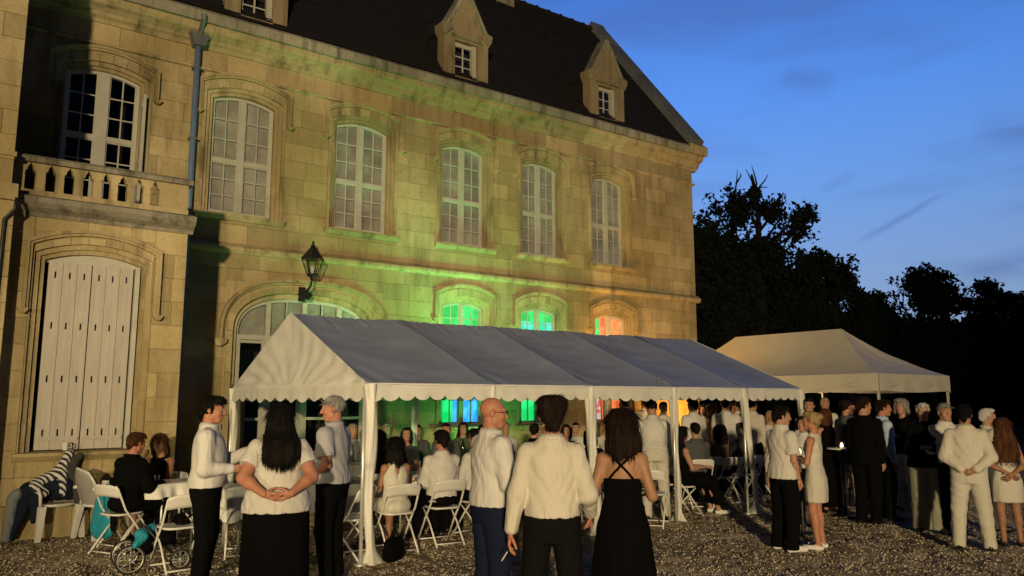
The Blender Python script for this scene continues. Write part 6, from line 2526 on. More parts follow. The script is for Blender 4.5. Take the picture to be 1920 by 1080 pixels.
# ---------------------------------------------------------------- furniture
def make_chair():
    t = thing('folding_chair', 'white folding chair', 'chair', (0, 0, 0), 0, 'white folding chairs')
    for s in (-1, 1):
        mb = MB()
        mb.tube([(s * .205, .25, 0.0), (s * .205, .02, .33), (s * .205, -.12, .50), (s * .205, -.235, .74), (s * .18, -.25, .775)], 0.0125, 8)
        mb.obj('leg', CHAIRP, t, smooth=True)
        mb = MB()
        mb.tube([(s * .185, -.27, 0.0), (s * .185, -.05, .26), (s * .185, .14, .425)], 0.0115, 8)
        mb.obj('leg', CHAIRP, t, smooth=True)
    for x_, y_ in ((.205, .225), (.185, -.245)):
        mb = MB()
        mb.tube([(-x_, y_, .035), (x_, y_, .035)], 0.009, 6)
        mb.obj('crossbar', CHAIRP, t, smooth=True)
    # seat: rounded shallow pan
    V, Fc, n, m_ = [], [], 24, 4
    prof = [(0.0, .448), (0.75, .446), (0.95, .455), (1.0, .450), (0.98, .432), (0.0, .430)]
    for r_, z in prof:
        for k in range(n):
            a = 2 * PI * k / n
            c_, s_ = math.cos(a), math.sin(a)
            f = 1 / max(abs(c_) ** 4 + abs(s_) ** 4, 1e-6) ** 0.25
            V.append((0.195 * r_ * c_ * f, -0.01 + 0.195 * r_ * s_ * f, z))
    for i in range(len(prof) - 1):
        for k in range(n):
            k2 = (k + 1) % n
            Fc.append((i * n + k2, i * n + k, (i + 1) * n + k, (i + 1) * n + k2))
    link('seat', mesh_from('seat', V, Fc, CHAIRP, True), t)
    V, Fc = [], []
    nx_ = 16
    for side in (0, 1):
        for j in range(5):
            for i in range(nx_ + 1):
                u = i / nx_ * 2 - 1
                v = j / 4
                x = 0.205 * u
                zt = 0.79 - 0.035 * abs(u) ** 5
                zb = 0.635 + 0.018 * (1 - u * u)
                z = zb + (zt - zb) * v
                y = -.205 - (z - .64) * .42 - 0.035 * (1 - u * u) + (0.014 if side else 0)
                V.append((x, y, z))
    w_ = nx_ + 1
    for side in (0, 1):
        b = side * 5 * w_
        for j in range(4):
            for i in range(nx_):
                q = (b + j * w_ + i, b + j * w_ + i + 1, b + (j + 1) * w_ + i + 1, b + (j + 1) * w_ + i)
                Fc.append(q if not side else q[::-1])
    for i in range(nx_):
        Fc.append((4 * w_ + i, 4 * w_ + i + 1, 9 * w_ + i + 1, 9 * w_ + i))
        Fc.append((i + 1, i, 5 * w_ + i, 5 * w_ + i + 1))
    link('backrest', mesh_from('backrest', V, Fc, CHAIRP, True), t)
    return t


chair0 = make_chair()
chair_used = []


def chair(pos, yaw, label):
    c = chair0 if not chair_used else copy_tree(chair0)
    chair_used.append(1)
    c.location = (float(pos[0]), float(pos[1]), 0.0)
    c.rotation_euler = (0, 0, yaw)
    c['label'] = label
    return c


def garden_chair(pos, yaw, label):
    t = thing('garden_armchair', label, 'chair', (float(pos[0]), float(pos[1]), 0), yaw, 'white plastic garden chairs')
    for sx in (-1, 1):
        for sy in (-1, 1):
            mb = MB()
            x, y = sx * .22, sy * .19
            mb.add([(x * 1.18 - .03, y * 1.25 - .012, 0), (x * 1.18 + .03, y * 1.25 - .012, 0), (x * 1.18 + .03, y * 1.25 + .03, 0), (x * 1.18 - .03, y * 1.25 + .03, 0),
                    (x - .045, y - .02, .42), (x + .045, y - .02, .42), (x + .045, y + .04, .42), (x - .045, y + .04, .42)],
                   [(0, 3, 2, 1), (4, 5, 6, 7), (0, 1, 5, 4), (1, 2, 6, 5), (2, 3, 7, 6), (3, 0, 4, 7)])
            mb.obj('leg', GARDENP, t)
    V, Q = grow([loft([(.405, 0, 0, .235, .23), (.44, 0, 0, .25, .245)], 0.01)], 0.013, 0)
    link('seat', mesh_from('seat', V, Q, GARDENP, True), t)
    # oval back shell
    def fn(u, v):
        a = (u - 0.5) * 2
        wd_ = 0.235 * np.sqrt(np.clip(1 - (np.clip(v - 0.45, 0, 1) / 0.56) ** 2, 0, 1))
        return a * wd_, -0.20 - 0.17 * v + 0.05 * a * a, 0.43 + 0.46 * v
    V, Q = sheet(fn, 14, 14)
    V2 = V + np.array([0, -0.014, 0])
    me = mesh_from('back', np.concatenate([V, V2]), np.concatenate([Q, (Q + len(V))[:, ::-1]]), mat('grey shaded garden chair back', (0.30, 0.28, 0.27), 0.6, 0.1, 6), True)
    link('backrest', me, t)
    mb = MB()
    rim = []
    for k in range(17):
        v = min(1, k / 8) if k <= 8 else 1 - (k - 8) / 8
        a = -1 if k < 8 else (1 if k > 8 else 0)
        wd_ = 0.235 * math.sqrt(max(0, 1 - (max(v - 0.45, 0) / 0.56) ** 2))
        rim.append((a * wd_, -0.20 - 0.17 * v + 0.05 * abs(a), 0.43 + 0.465 * v))
    mb.tube(rim, 0.016, 7)
    mb.obj('rim', GARDENP, t, smooth=True)
    for s in (-1, 1):
        mb = MB()
        mb.tube([(s * .235, -.28, .64), (s * .265, -.05, .655), (s * .262, .17, .63), (s * .25, .21, .55), (s * .24, .20, .42)], 0.02, 8)
        mb.obj('armrest', GARDENP, t, smooth=True)
    return t


def table(cx, cy, lx, ly, yaw, label, z=0.745, drop=0.30, seed=0.0):
    t = thing('folding_table', 'white covered table ' + label, 'table', (cx, cy, 0), yaw, 'folding tables laid for the party')
    mb = MB()
    mb.box(-lx / 2, lx / 2, -ly / 2, ly / 2, z - 0.05, z - 0.01)
    mb.obj('tabletop', CHAIRP, t)
    for sx in (-1, 1):
        for sy in (-1, 1):
            mb = MB()
            mb.tube([(sx * (lx / 2 - .15), sy * (ly / 2 - .08), z - .05), (sx * (lx / 2 - .15), sy * (ly / 2 - .08), 0)], 0.014, 7)
            mb.obj('leg', STEEL, t, smooth=True)
    # cloth
    n = 96
    V, Fc = [], []
    per = 2 * (lx + ly)
    lv = [0.0, 0.0, 0.15, 0.4, 0.7, 1.0]
    for j, f in enumerate(lv):
        for k in range(n):
            s = per * k / n
            if s < lx: x, y, nx_, ny2 = -lx / 2 + s, -ly / 2, 0, -1
            elif s < lx + ly: x, y, nx_, ny2 = lx / 2, -ly / 2 + s - lx, 1, 0
            elif s < 2 * lx + ly: x, y, nx_, ny2 = lx / 2 - (s - lx - ly), ly / 2, 0, 1
            else: x, y, nx_, ny2 = -lx / 2, ly / 2 - (s - 2 * lx - ly), -1, 0
            off = 0.012 + f * (0.035 + 0.028 * math.sin(s * 17 + seed) + 0.018 * math.sin(s * 41 + seed))
            cr_ = max(0, 1 - min(abs(abs(x) - lx / 2) + abs(abs(y) - ly / 2), 0.12) / 0.12)
            off += cr_ * 0.05 * f
            zz = z + 0.004 if j < 2 else z - drop * f * (1 + 0.14 * cr_ + 0.04 * math.sin(s * 9 + seed))
            e = 0.0 if j == 0 else off
            V.append((x + nx_ * e, y + ny2 * e, zz))
    for j in range(len(lv) - 1):
        for k in range(n):
            k2 = (k + 1) % n
            Fc.append((j * n + k, (j + 1) * n + k, (j + 1) * n + k2, j * n + k2))
    Fc.append(tuple(range(n)))
    o = link('tablecloth', mesh_from('tablecloth', V, Fc, CLOTH, True))
    o.location, o.rotation_euler = (cx, cy, 0), (0, 0, yaw)
    tag(o, 'white cloth spread over the table ' + label, 'tablecloth', 'white tablecloths')
    return t


_glass_me = {}


def glassware():
    mb = MB()
    mb.lathe([(0.034, 0.0), (0.034, 0.003), (0.006, 0.008), (0.0045, 0.07), (0.012, 0.085), (0.034, 0.115), (0.038, 0.14), (0.031, 0.185)], n=12, cap=False)
    _glass_me['wine_glass'] = mb.mesh('wine_glass', CLEAR, True)
    mb = MB()
    mb.lathe([(0.036, 0.0), (0.037, 0.005), (0.037, 0.19), (0.030, 0.22), (0.014, 0.245), (0.013, 0.30), (0.016, 0.302), (0.016, 0.31)], n=14)
    _glass_me['bottle'] = mb.mesh('bottle', mat('dark bottle glass', (0.01, 0.02, 0.01), 0.08, spec=0.8), True)
    mb = MB()
    mb.lathe([(0.10, 0.0), (0.135, 0.012), (0.13, 0.016), (0.095, 0.006), (0.01, 0.005)], n=18, cap=False)
    _glass_me['plate'] = mb.mesh('plate', CHAIRP, True)
    mb = MB()
    mb.lathe([(0.026, 0.0), (0.033, 0.09), (0.030, 0.088), (0.024, 0.006)], n=12)
    _glass_me['tumbler'] = mb.mesh('tumbler', CLEAR, True)


glassware()


def put(kind, x, y, z, label, group):
    o = link(kind, _glass_me[kind], None, (x, y, z))
    tag(o, label, {'wine_glass': 'glass', 'tumbler': 'glass', 'bottle': 'bottle', 'plate': 'plate'}[kind], group)
    return o


TABLES = []
A = at_scale(556, 153)
TABLES.append((float(A[0]), float(A[1]), 1.80, 0.75, 'behind the long haired woman'))
TABLES += [(5.75, 9.65, 1.80, 0.75, 'by the low backed top'), (7.75, 9.95, 1.80, 0.75, 'in mid marquee'),
           (9.75, 10.1, 1.80, 0.75, 'under its far half'), (5.6, 11.9, 1.80, 0.75, 'near the garden door'), (8.1, 12.0, 1.80, 0.75, 'below the green window')]
rt = random.Random(12)
for i, (x, y, lx, ly, lb) in enumerate(TABLES):
    table(x, y, lx, ly, 0.0, lb, seed=i * 1.3)
    for k, wh in enumerate(('nearest the left end of', 'left of the middle of', 'at the middle of', 'right of the middle of', 'nearest the right end of')):
        put('wine_glass', x - 0.74 + 0.37 * k + rt.uniform(-.08, .08), y + rt.uniform(-.28, .28), 0.749, 'wine glass ' + wh + ' the table ' + lb, 'wine glasses on the marquee tables')
    for k in range(2):
        put('bottle', x - 0.4 + 0.8 * k + rt.uniform(-.1, .1), y + rt.uniform(-.1, .1), 0.749, ['left dark bottle on the table ', 'right dark bottle on the table '][k] + lb, 'wine bottles on the marquee tables')
    for k in range(3):
        put('plate', x - 0.55 + 0.55 * k, y - 0.20, 0.750, ['left plate on the table ', 'middle plate on the table ', 'right plate on the table '][k] + lb, 'plates on the marquee tables')
A = at_scale(326, 150)
table(float(A[0]), float(A[1]), 0.7, 0.5, 0.25, 'between the two guests seated at the far left', drop=0.14)
put('tumbler', float(A[0]) - .2, float(A[1]) - .1, 0.749, 'short tumbler on the small table by the seated man in black', 'tumblers outside the marquee')
put('tumbler', float(A[0]) + .15, float(A[1]) + .05, 0.749, 'short tumbler on the small table nearest the woman resting her head', 'tumblers outside the marquee')
# bar table behind the dark crowd, with candles
table(14.2, 11.4, 0.8, 2.6, 0.0, 'serving as a bar under the cream gazebo', drop=0.5)


def candle(x, y, z, label):
    t = thing('candle_jar', label, 'candle', (x, y, z))
    mb = MB()
    mb.lathe([(0.035, 0), (0.04, 0.01), (0.04, 0.09), (0.038, 0.09), (0.036, 0.012), (0.01, 0.01)], n=12)
    mb.obj('jar', CLEAR, t, smooth=True)
    mb = MB()
    mb.lathe([(0.022, 0.012), (0.024, 0.03), (0.020, 0.055), (0.008, 0.075), (0.002, 0.085)], n=8)
    mb.obj('flame', WARM, t, smooth=True)


for nm, (px_, s_, z_, lb) in {'a': (1499, 140, 1.03, 'by the man in the off white tee shirt'), 'b': (1607, 112, 0.75, 'low behind the woman in white trousers'), 'c': (1579, 122, 1.02, 'between the dark dressed guests')}.items():
    p = at_scale(px_, s_)
    if z_ > 0.9:
        t = thing('bar_stand', 'slim black bar stand ' + lb, 'stand', (float(p[0]), float(p[1]), 0))
        mb = MB()
        mb.lathe([(0.18, 0), (0.18, 0.015), (0.02, 0.03), (0.02, z_ - 0.03), (0.06, z_ - 0.02)], n=14)
        mb.obj('column', IRON, t)
        mb = MB()
        mb.lathe([(0.22, z_ - 0.02), (0.22, z_)], n=18)
        mb.obj('tray', CHAIRP, t)
    else:
        t = thing('bar_stool', 'low stool ' + lb, 'stool', (float(p[0]), float(p[1]), 0))
        mb = MB()
        for k in range(4):
            a = k * PI / 2 + .4
            mb.tube([(.16 * math.cos(a), .16 * math.sin(a), 0), (.12 * math.cos(a), .12 * math.sin(a), z_ - 0.02)], 0.012, 6)
        mb.obj('legs', IRON, t)
        mb = MB()
        mb.lathe([(0.18, z_ - 0.03), (0.18, z_)], n=18)
        mb.obj('seat', IRON, t)
    candle(float(p[0]), float(p[1]), z_ + 0.002, 'glowing candle in a jar ' + lb)

# ---------------------------------------------------------------- chairs without guests
g = on_ground
def chair_px(x, y, deg, label):
    p = g(x, y)
    chair(p, facing(p, deg), label)


chair_px(330, 1068, -20, 'nearest white folding chair, beside the stroller')
chair_px(238, 1022, 55, 'white folding chair with a teal bag hanging from its back')
chair_px(352, 1000, -70, 'white folding chair with a teal jacket over its back')
chair_px(655, 1032, -25, 'empty white folding chair behind the grey haired man')
chair_px(650, 1048, -60, 'white folding chair turned sideways next to the near marquee pole')
chair_px(455, 1040, 0, 'white folding chair half hidden between the bow tie man and the long haired woman')
for x, y, d, l in ((1322, 942, -40, 'leftmost of the four folding chairs in a row right of the man bending over'), (1360, 944, -48, 'second from the left of the four folding chairs right of the man bending over'),
                   (1398, 938, -50, 'third from the left of the four folding chairs right of the man bending over'), (1438, 926, -52, 'rightmost of the four folding chairs, behind the marquee pole')):
    chair_px(x, y, d, l)
chair_px(1224, 985, 10, 'folding chair between the woman in the cross strap dress and the man bending over')
p = g(190, 1008)
garden_chair(p, facing(p, 62), 'white plastic garden armchair with empty seat near the shuttered window')
p = g(98, 1008)
garden_chair(p, facing(p, 160), 'white plastic garden chair buried under coats')


# ---------------------------------------------------------------- coats and bags
def blob(name, prims, m, label, cat, pos, yaw=0.0, vox=0.012, wrinkle=0.009, seed=1, cut=None, group=None, wscale=1.0):
    V, Fc = grow(prims, vox, wrinkle, seed, cut, wscale=wscale)
    o = link(name, mesh_from(name, V, Fc, m, True), None, (float(pos[0]), float(pos[1]), float(pos[2]) if len(pos) > 2 else 0))
    o.rotation_euler = (0, 0, yaw)
    tag(o, label, cat, group)
    return o


def stripe_mat():
    m, nt, N, L, B = NG('striped jersey')
    tc = N.new('ShaderNodeTexCoord')
    wv = N.new('ShaderNodeTexWave')
    wv.inputs['Scale'].default_value = 7
    wv.inputs['Distortion'].default_value = 3
    wv.inputs['Detail'].default_value = 1
    wv.bands_direction = 'DIAGONAL'
    L.new(tc.outputs['Object'], wv.inputs['Vector'])
    r = N.new('ShaderNodeMapRange')
    r.inputs[1].default_value, r.inputs[2].default_value = 0.45, 0.55
    L.new(wv.outputs[0], r.inputs[0])
    mx = N.new('ShaderNodeMix')
    mx.data_type = 'RGBA'
    L.new(r.outputs[0], mx.inputs[0])
    mx.inputs[6].default_value = (0.015, 0.018, 0.03, 1)
    mx.inputs[7].default_value = (0.55, 0.54, 0.52, 1)
    L.new(mx.outputs[2], B.inputs['Base Color'])
    B.inputs['Roughness'].default_value = 0.9
    return m


p = g(98, 1008)
yw = facing(p, 0)
C_DNAVY = cloth('dark navy coat cloth', (0.012, 0.016, 0.028))
blob('navy_coat', [cap((-.30, -.05, .62), (.10, .0, .66), .10, .12, .06), cap((-.33, -.08, .60), (-.36, -.14, .30), .08, .05, .05), cap((-.36, -.14, .32), (-.44, -.16, .06), .055, .03, .04, ),
                   cap((-.12, .05, .58), (.16, .02, .56), .12, .10, .05), cap((-.2, -.1, .52), (-.22, -.17, .25), .07, .04, .05)], C_DNAVY,
     'navy coat heaped over the plastic garden chair', 'coat', p, yw, seed=2)
blob('striped_jacket', [cap((-.22, -.07, .70), (.04, -.02, .82), .07, .08, .05), cap((.02, -.03, .82), (.12, 0, 1.06), .07, .05, .05), cap((-.24, -.12, .66), (-.12, -.16, .58), .06, .05, .05), cap((.06, -.08, .80), (.08, -.12, .56), .055, .04, .05)],
     stripe_mat(), 'black and white striped jacket thrown on top of the navy coat', 'jacket', p, yw, seed=3)
blob('grey_coat', [cap((.10, .0, .84), (.24, .04, 1.02), .09, .05, .06), cap((.16, .02, .80), (.28, .02, .62), .10, .09, .05), cap((.22, -.02, .62), (.34, -.04, .36), .10, .05, .05, flat=((0, 1, 0), 1.6))],
     cloth('dark grey coat cloth', (0.055, 0.05, 0.05)), 'dark grey coat hanging over the right side of the garden chair', 'coat', p, yw, seed=4)
blob('grey_scarf', [cap((-.46, -.12, .52), (-.50, -.16, .05), .06, .05, .05, flat=((0, 1, 0), 1.5)), cap((-.42, -.1, .58), (-.48, -.1, .5), .07, .05, .04)],
     cloth('washed denim', (0.16, 0.18, 0.20)), 'pale grey denim jacket slipping off the left of the coat heap', 'jacket', p, yw, seed=5)
C_TEAL = cloth('teal nylon', (0.02, 0.24, 0.33), 0.55)
p = g(238, 1022)
yw = facing(p, 55)
blob('teal_bag', [cap((-.10, -.30, .52), (-.12, -.31, .24), .11, .13, .05, flat=((0, 1, 0), 2.0)), cap((.05, -.30, .50), (.04, -.31, .24), .10, .12, .05, flat=((0, 1, 0), 2.0)), cap((-.02, -.28, .78), (-.10, -.29, .52), .018, .02, .02)],
     C_TEAL, 'bright teal bag hanging on a folding chair back', 'bag', p, yw, seed=6, wrinkle=.007)
blob('dark_shawl', [cap((.14, -.30, .72), (.15, -.31, .26), .07, .05, .05, flat=((0, 1, 0), 1.8)), cap((.05, -.27, .78), (.16, -.29, .72), .05, .05, .04)], C_BLACK, 'black shawl hanging beside the teal bag', 'shawl', p, yw, seed=7)
p = g(352, 1000)
yw = facing(p, -70)
blob('teal_jacket', [cap((-.14, -.27, .80), (.14, -.27, .80), .05, .05, .05), cap((-.12, -.29, .72), (-.13, -.33, .38), .10, .11, .05, flat=((0, 1, 0), 1.8)), cap((.10, -.29, .72), (.11, -.33, .40), .10, .11, .05, flat=((0, 1, 0), 1.8)),
                     cap((-.18, -.26, .76), (-.21, -.20, .42), .05, .035, .04)], C_TEAL, 'teal jacket draped over the back of a folding chair', 'jacket', p, yw, seed=8)
p = g(738, 1055)
blob('shoulder_bag', [cap((-.07, 0, .10), (.07, 0, .10), .09, .09, .04, flat=((0, 1, 0), 1.4)), cap((-.08, 0, .20), (.08, 0, .20), .07, .07, .04, flat=((0, 1, 0), 1.4)), cap((-.09, 0, .24), (0, 0, .36), .010, .010, .01), cap((0, 0, .36), (.09, 0, .24), .010, .010, .01)],
     C_BLACK, 'black shoulder bag on the gravel beside the near marquee pole', 'bag', p, 0.4, seed=9, wrinkle=.004)
# white cup on the sill
t = thing('enamel_cup', 'pale cup left on the sill of the shuttered window', 'cup', (1.42, YB - 0.04, 1.095))
mb = MB()
mb.lathe([(0.030, 0), (0.034, 0.01), (0.042, 0.10), (0.046, 0.105), (0.040, 0.10), (0.030, 0.012)], n=16)
mb.obj('cup', CHAIRP, t, smooth=True)
mb = MB()
mb.tube([(0.040, 0, 0.085), (0.07, 0, 0.075), (0.072, 0, 0.04), (0.036, 0, 0.03)], 0.005, 6)
mb.obj('handle', CHAIRP, t, smooth=True)


# ---------------------------------------------------------------- stroller
def stroller(pos, yaw):
    t = thing('stroller', 'folded dark stroller with spoked wheels and a teal blanket', 'stroller', (float(pos[0]), float(pos[1]), 0), yaw)
    TY = mat('black rubber tyre', (0.015, 0.015, 0.015), 0.7)
    for (x, y) in ((-.24, -.20), (-.24, .20), (.24, -.18), (.24, .18)):
        R_ = 0.145 if x < 0 else 0.10
        w_ = thing('wheel', None, None)
        w_.parent = t
        w_.location = (x, y, R_)
        del_ = MB()
        ring = [(R_ * math.cos(a) * 0.93, 0, R_ * math.sin(a) * 0.93) for a in np.linspace(0, 2 * PI, 29)]
        del_.tube(ring, 0.012, 7, caps=False)
        del_.obj('tyre', TY, w_, smooth=True)
        mb = MB()
        ring = [(R_ * math.cos(a) * 0.84, 0, R_ * math.sin(a) * 0.84) for a in np.linspace(0, 2 * PI, 25)]
        mb.tube(ring, 0.005, 6, caps=False)
        for k in range(8):
            a = k * PI / 4
            mb.tube([(0, 0, 0), (R_ * .84 * math.cos(a), 0, R_ * .84 * math.sin(a))], 0.003, 4)
        mb.tube([(0, -.02, 0), (0, .02, 0)], 0.016, 8)
        mb.obj('rim', STEEL, w_, smooth=True)
    mb = MB()
    for s in (-.17, .17):
        mb.tube([(-.24, s, .145), (.05, s, .34), (.42, s, .60)], 0.012, 7)
        mb.tube([(.24, s, .10), (.02, s, .30), (-.12, s, .46)], 0.012, 7)
    mb.tube([(.42, -.17, .60), (.42, .17, .60)], 0.014, 7)
    mb.obj('frame', IRON, t, smooth=True)
    V, Fc = grow([cap((-.10, -.10, .26), (-.10, .10, .26), .10, .10, .05), cap((.10, -.1, .34), (.10, .1, .34), .10, .10, .06), cap((.26, -.12, .46), (.26, .12, .46), .07, .07, .06)], 0.012, 0.006, 4)
    link('seat', mesh_from('seat', V, Fc, C_BLACK, True), t)
    V, Fc = grow([cap((-.16, -.12, .38), (-.02, .0, .40), .05, .06, .05), cap((-.12, -.16, .36), (-.20, -.19, .28), .045, .035, .04)], 0.010, 0.010, 5)
    link('blanket', mesh_from('blanket', V, Fc, C_TEAL, True), t)


p = g(285, 1066)
stroller(p, facing(p, 90) + PI / 2 + 0.15)

# ---------------------------------------------------------------- people in front
GR_ = 'guests at the evening party'


def guest(label, px_, s, deg, h, foot=None, **kw):
    p = on_ground(px_, foot) if foot else at_scale(px_, s)
    return person(label, p, h, facing(p, deg), group=GR_, **kw)


def in_hand(kind, info, side, off, label, cat):
    """an object held in a hand, standing free"""
    root = info['root']
    w_ = (info['wr'][side] + np.array(off)) * info['S']
    c, s = math.cos(root.rotation_euler[2]), math.sin(root.rotation_euler[2])
    x, y = root.location[0] + c * w_[0] - s * w_[1], root.location[1] + s * w_[0] + c * w_[1]
    put(kind, x, y, float(w_[2]), label, 'drinks held by guests')


TR = lambda m, **k: dict(kind='trousers', m=m, **k)
i1 = guest('dark haired man in white shirt and black bow tie holding a glass', 392, 197, 98, 1.77, q=2, build=1.18, hair=('short', 'black'), skin=SKIN_R, head=(-4, -3),
           top=dict(kind='shirt', m=C_SHIRT, sleeve='long', loose=0.024), legs=TR(C_BLACK), stance=0.03,
           arms=dict(R=((0.16, 0.02, -1), (-0.30, 1.0, -0.02), (-0.9, 0.0, 0.1), 0.9, (-0.2, 1.0, 0.05)), L=((-0.15, 0.42, -0.9), (0.1, 0.85, 0.42), (0.6, 0, -0.5), 0.5, (0.0, 0.8, 0.7))))
mb = MB()
u_ = i1['up']
for s in (-1, 1):
    pts = [(0, 0.0, 0), (s * .045, 0.0, .022), (s * .05, 0.0, -.022)]
    a, b, c_ = (u_((0 + p_[0], 0.085, 1.475 + p_[2])) * i1['S'] for p_ in ((s * .006, 0, 0.006), (s * .05, 0, .024), (s * .05, 0, -.024)))
    d_ = u_((s * .006, 0.085, 1.469)) * i1['S']
    V_ = [a, b, c_, d_] + [q + np.array([0, 0.012, 0]) for q in (a, b, c_, d_)]
    mb.add(V_, [(0, 1, 2, 3), (4, 7, 6, 5), (0, 4, 5, 1), (1, 5, 6, 2), (2, 6, 7, 3), (3, 7, 4, 0)])
mb.obj('bow_tie', C_TIE, i1['root'])
in_hand('tumbler', i1, 'R', (-0.03, 0.10, -0.03), 'tumbler held by the man with the bow tie', 'glass')

i2 = guest('woman with very long black hair, white tee shirt and long black skirt', 523, 222, 0, 1.70, sex='f', q=2, build=1.48, hair=('long', 'black'), skin=SKIN_R, head=(4, 0),
           top=dict(kind='tee', m=C_TEE, sleeve='short', loose=0.018, hem=0.86, sl=0.6), legs=dict(kind='skirt', m=C_BLACK, len=0.04, flare=1.12, fold=0.02), hem=0.90,
           arms=dict(L=((-0.12, -0.13, -0.255), (0.21, -0.145, -0.145), (0.2, 1, 0), 0.5, (1.0, -0.02, -0.25)), R=((0.12, -0.13, -0.255), (-0.21, -0.16, -0.15), (-0.2, 1, 0.2), 0.5, (-1.0, -0.04, -0.3))))

i3 = guest('grey haired man in a pale grey short sleeved polo and black trousers looking left', 624, 190, -62, 1.78, q=2, build=1.12, hair=('crop', 'grey'), skin=SKIN_R, head=(22, -6),
           top=dict(kind='shirt', m=C_POLO, sleeve='short', loose=0.022, sl=0.75), legs=TR(C_BLACK),
           arms=dict(L=((-0.22, -0.22, -1), (0.42, 0.75, -0.45), (0.9, -0.3, 0), 0.6, (0.7, 0.6, -0.2)), R=((0.15, -0.05, -1), (-0.2, 0.9, -0.1), (-0.9, 0, 0), 0.6)))

i4 = guest('bald man with glasses in a white shirt and navy trousers standing with folded arms', 922, 236, 62, 1.76, q=2, build=1.13, hair=None, skin=SKIN_R, head=(-22, -3), glasses=True,
           top=dict(kind='shirt', m=C_SHIRT, sleeve='long', loose=0.026), legs=TR(C_NAVY, loose=0.022), stance=0.01,
           arms=dict(R=((0.22, 0.10, -1), (-0.75, 0.75, 0.12), (0.2, -1, 0), 0.4), L=((-0.2, 0.22, -1), (0.85, 0.62, 0.05), (0, -1, 0), 0.5)))

i5 = guest('man with tousled dark hair in a loose cream shirt, cigarette in hand', 1034, 272, 0, 1.75, q=2, build=0.96, hair=('tousled', 'brown'), skin=SKIN_R, head=(8, -2),
           top=dict(kind='shirt', m=C_CREAM, sleeve='long', loose=0.026, hem=0.97, wr=1.0), legs=TR(C_CHAR, loose=0.024), stance=0.05,
           arms=dict(L=((-0.27, -0.08, -1), (-0.16, 0.02, -1), (1, 0.1, 0), 0.55), R=((0.30, -0.12, -1), (0.06, 0.55, -0.42), (-0.9, 0, 0), 0.5)))
w_ = i5['wr']['L'] + np.array([-0.025, 0.0, -0.135])
mb = MB()
mb.tube([w_ * i5['S'], (w_ + np.array([-0.035, -0.045, -0.05])) * i5['S']], 0.0042, 6)
c_ = mb.obj('cigarette', CHAIRP, None)
c_.location, c_.rotation_euler = i5['root'].location, i5['root'].rotation_euler
tag(c_, 'lit cigarette in the hand of the man in the loose cream shirt', 'cigarette')

i6 = guest('woman in a long black dress with straps crossing on her bare back', 1166, 254, 4, 1.665, sex='f', q=2, build=1.05, hair=('wavy', 'brown'), skin=SKIN_T, head=(28, 0),
           top=dict(kind='dress', m=C_DRESS, sleeve='none', loose=0.010, strapless=1.245, hem=0.95), legs=dict(kind='dress', m=C_DRESS, len=0.03, flare=1.55, fold=0.07, n=6), hem=0.98,
           arms=dict(L=((-0.30, -0.12, -1), (0.15, 1.0, 0.15), (0.9, 0, 0), 0.5), R=((0.30, -0.12, -1), (-0.15, 1.0, 0.1), (-0.9, 0, 0), 0.5)))
mb = MB()
u_, S_ = i6['up'], i6['S']
for s in (-1, 1):
    pts = [u_(p_) * S_ for p_ in ((s * .095, 0.06, 1.44), (s * .098, 0.0, 1.478), (s * .088, -.062, 1.445), (s * .045, -.099, 1.39), (0.0, -.106 - .002 * s, 1.345), (-s * .055, -.112, 1.29), (-s * .098, -.100, 1.235))]
    mb.tube(pts, 0.0085, 7)
mb.obj('crossed_straps', C_DRESS, i6['root'], smooth=True)

# ---------------------------------------------------------------- people in the middle and at the right
guest('man in white shirt and white trousers bending over a table with his back turned', 1231, 0, -8, 1.78, foot=974, q=1, hair=('short', 'black'), lean=20, head=(0, -25), top=dict(kind='shirt', m=C_SHIRT, sleeve='long', hem=0.97),
      legs=TR(C_WTR, loose=0.022), stance=0.03, arms=dict(L=((-0.1, 0.35, -1), (0.1, 0.9, -0.5), (0, 0, -1), 0.3), R=((0.35, 0.25, -1), (0.25, 0.35, -1), (-1, 0, 0), 0.4)))
guest('young man in off white tee shirt, black trousers and white sneakers', 1476, 0, 48, 1.66, foot=1032, q=1, hair=('short', 'black'), head=(-20, -4), top=dict(kind='tee', m=C_TEE, sleeve='short', loose=0.030, hem=0.88, sl=0.75),
      legs=TR(C_BLACK, loose=0.035), shoes='white', stance=0.02, arms=dict(R=((0.12, -0.02, -1), (-0.05, 0.35, -1), (-1, 0, 0), 0.5), L=((-0.1, 0.05, -1), (0.2, 0.9, -0.4), (1, 0, 0), 0.5)))
guest('blond woman in a short white dress with folded arms facing the young man', 1535, 0, -75, 1.60, foot=1030, sex='f', q=1, hair=('updo', 'blond'), skin=SKIN_R, head=(6, 4), top=dict(kind='dress', m=C_WDR, sleeve='none', loose=0.014, hem=0.9),
      legs=dict(kind='dress', m=C_WDR, len=0.60, flare=1.10, fold=0.03), hem=0.92, shoes='white', arms=dict(L=((-0.2, 0.15, -1), (0.8, 0.75, 0.2), (0, -1, 0), 0.5), R=((0.2, 0.15, -1), (-0.8, 0.75, 0.1), (0, -1, 0), 0.5)))
guest('man in white shirt and white trousers seen from behind, hands clasped at his back', 1828, 0, -2, 1.68, foot=1030, q=2, hair=('short', 'black'), skin=SKIN_T, head=(-6, 0), build=1.06, top=dict(kind='shirt', m=C_CREAM, sleeve='long', hem=0.93, loose=0.028),
      legs=TR(C_WTR, loose=0.026), stance=0.06, arms=dict(L=((-0.30, -0.22, -1), (0.72, -0.35, -0.60), (0.2, 1, 0), 0.5, (0.9, -.05, -0.3)), R=((0.30, -0.22, -1), (-0.72, -0.38, -0.60), (-0.2, 1, 0), 0.5, (-0.9, -0.1, -0.35))))
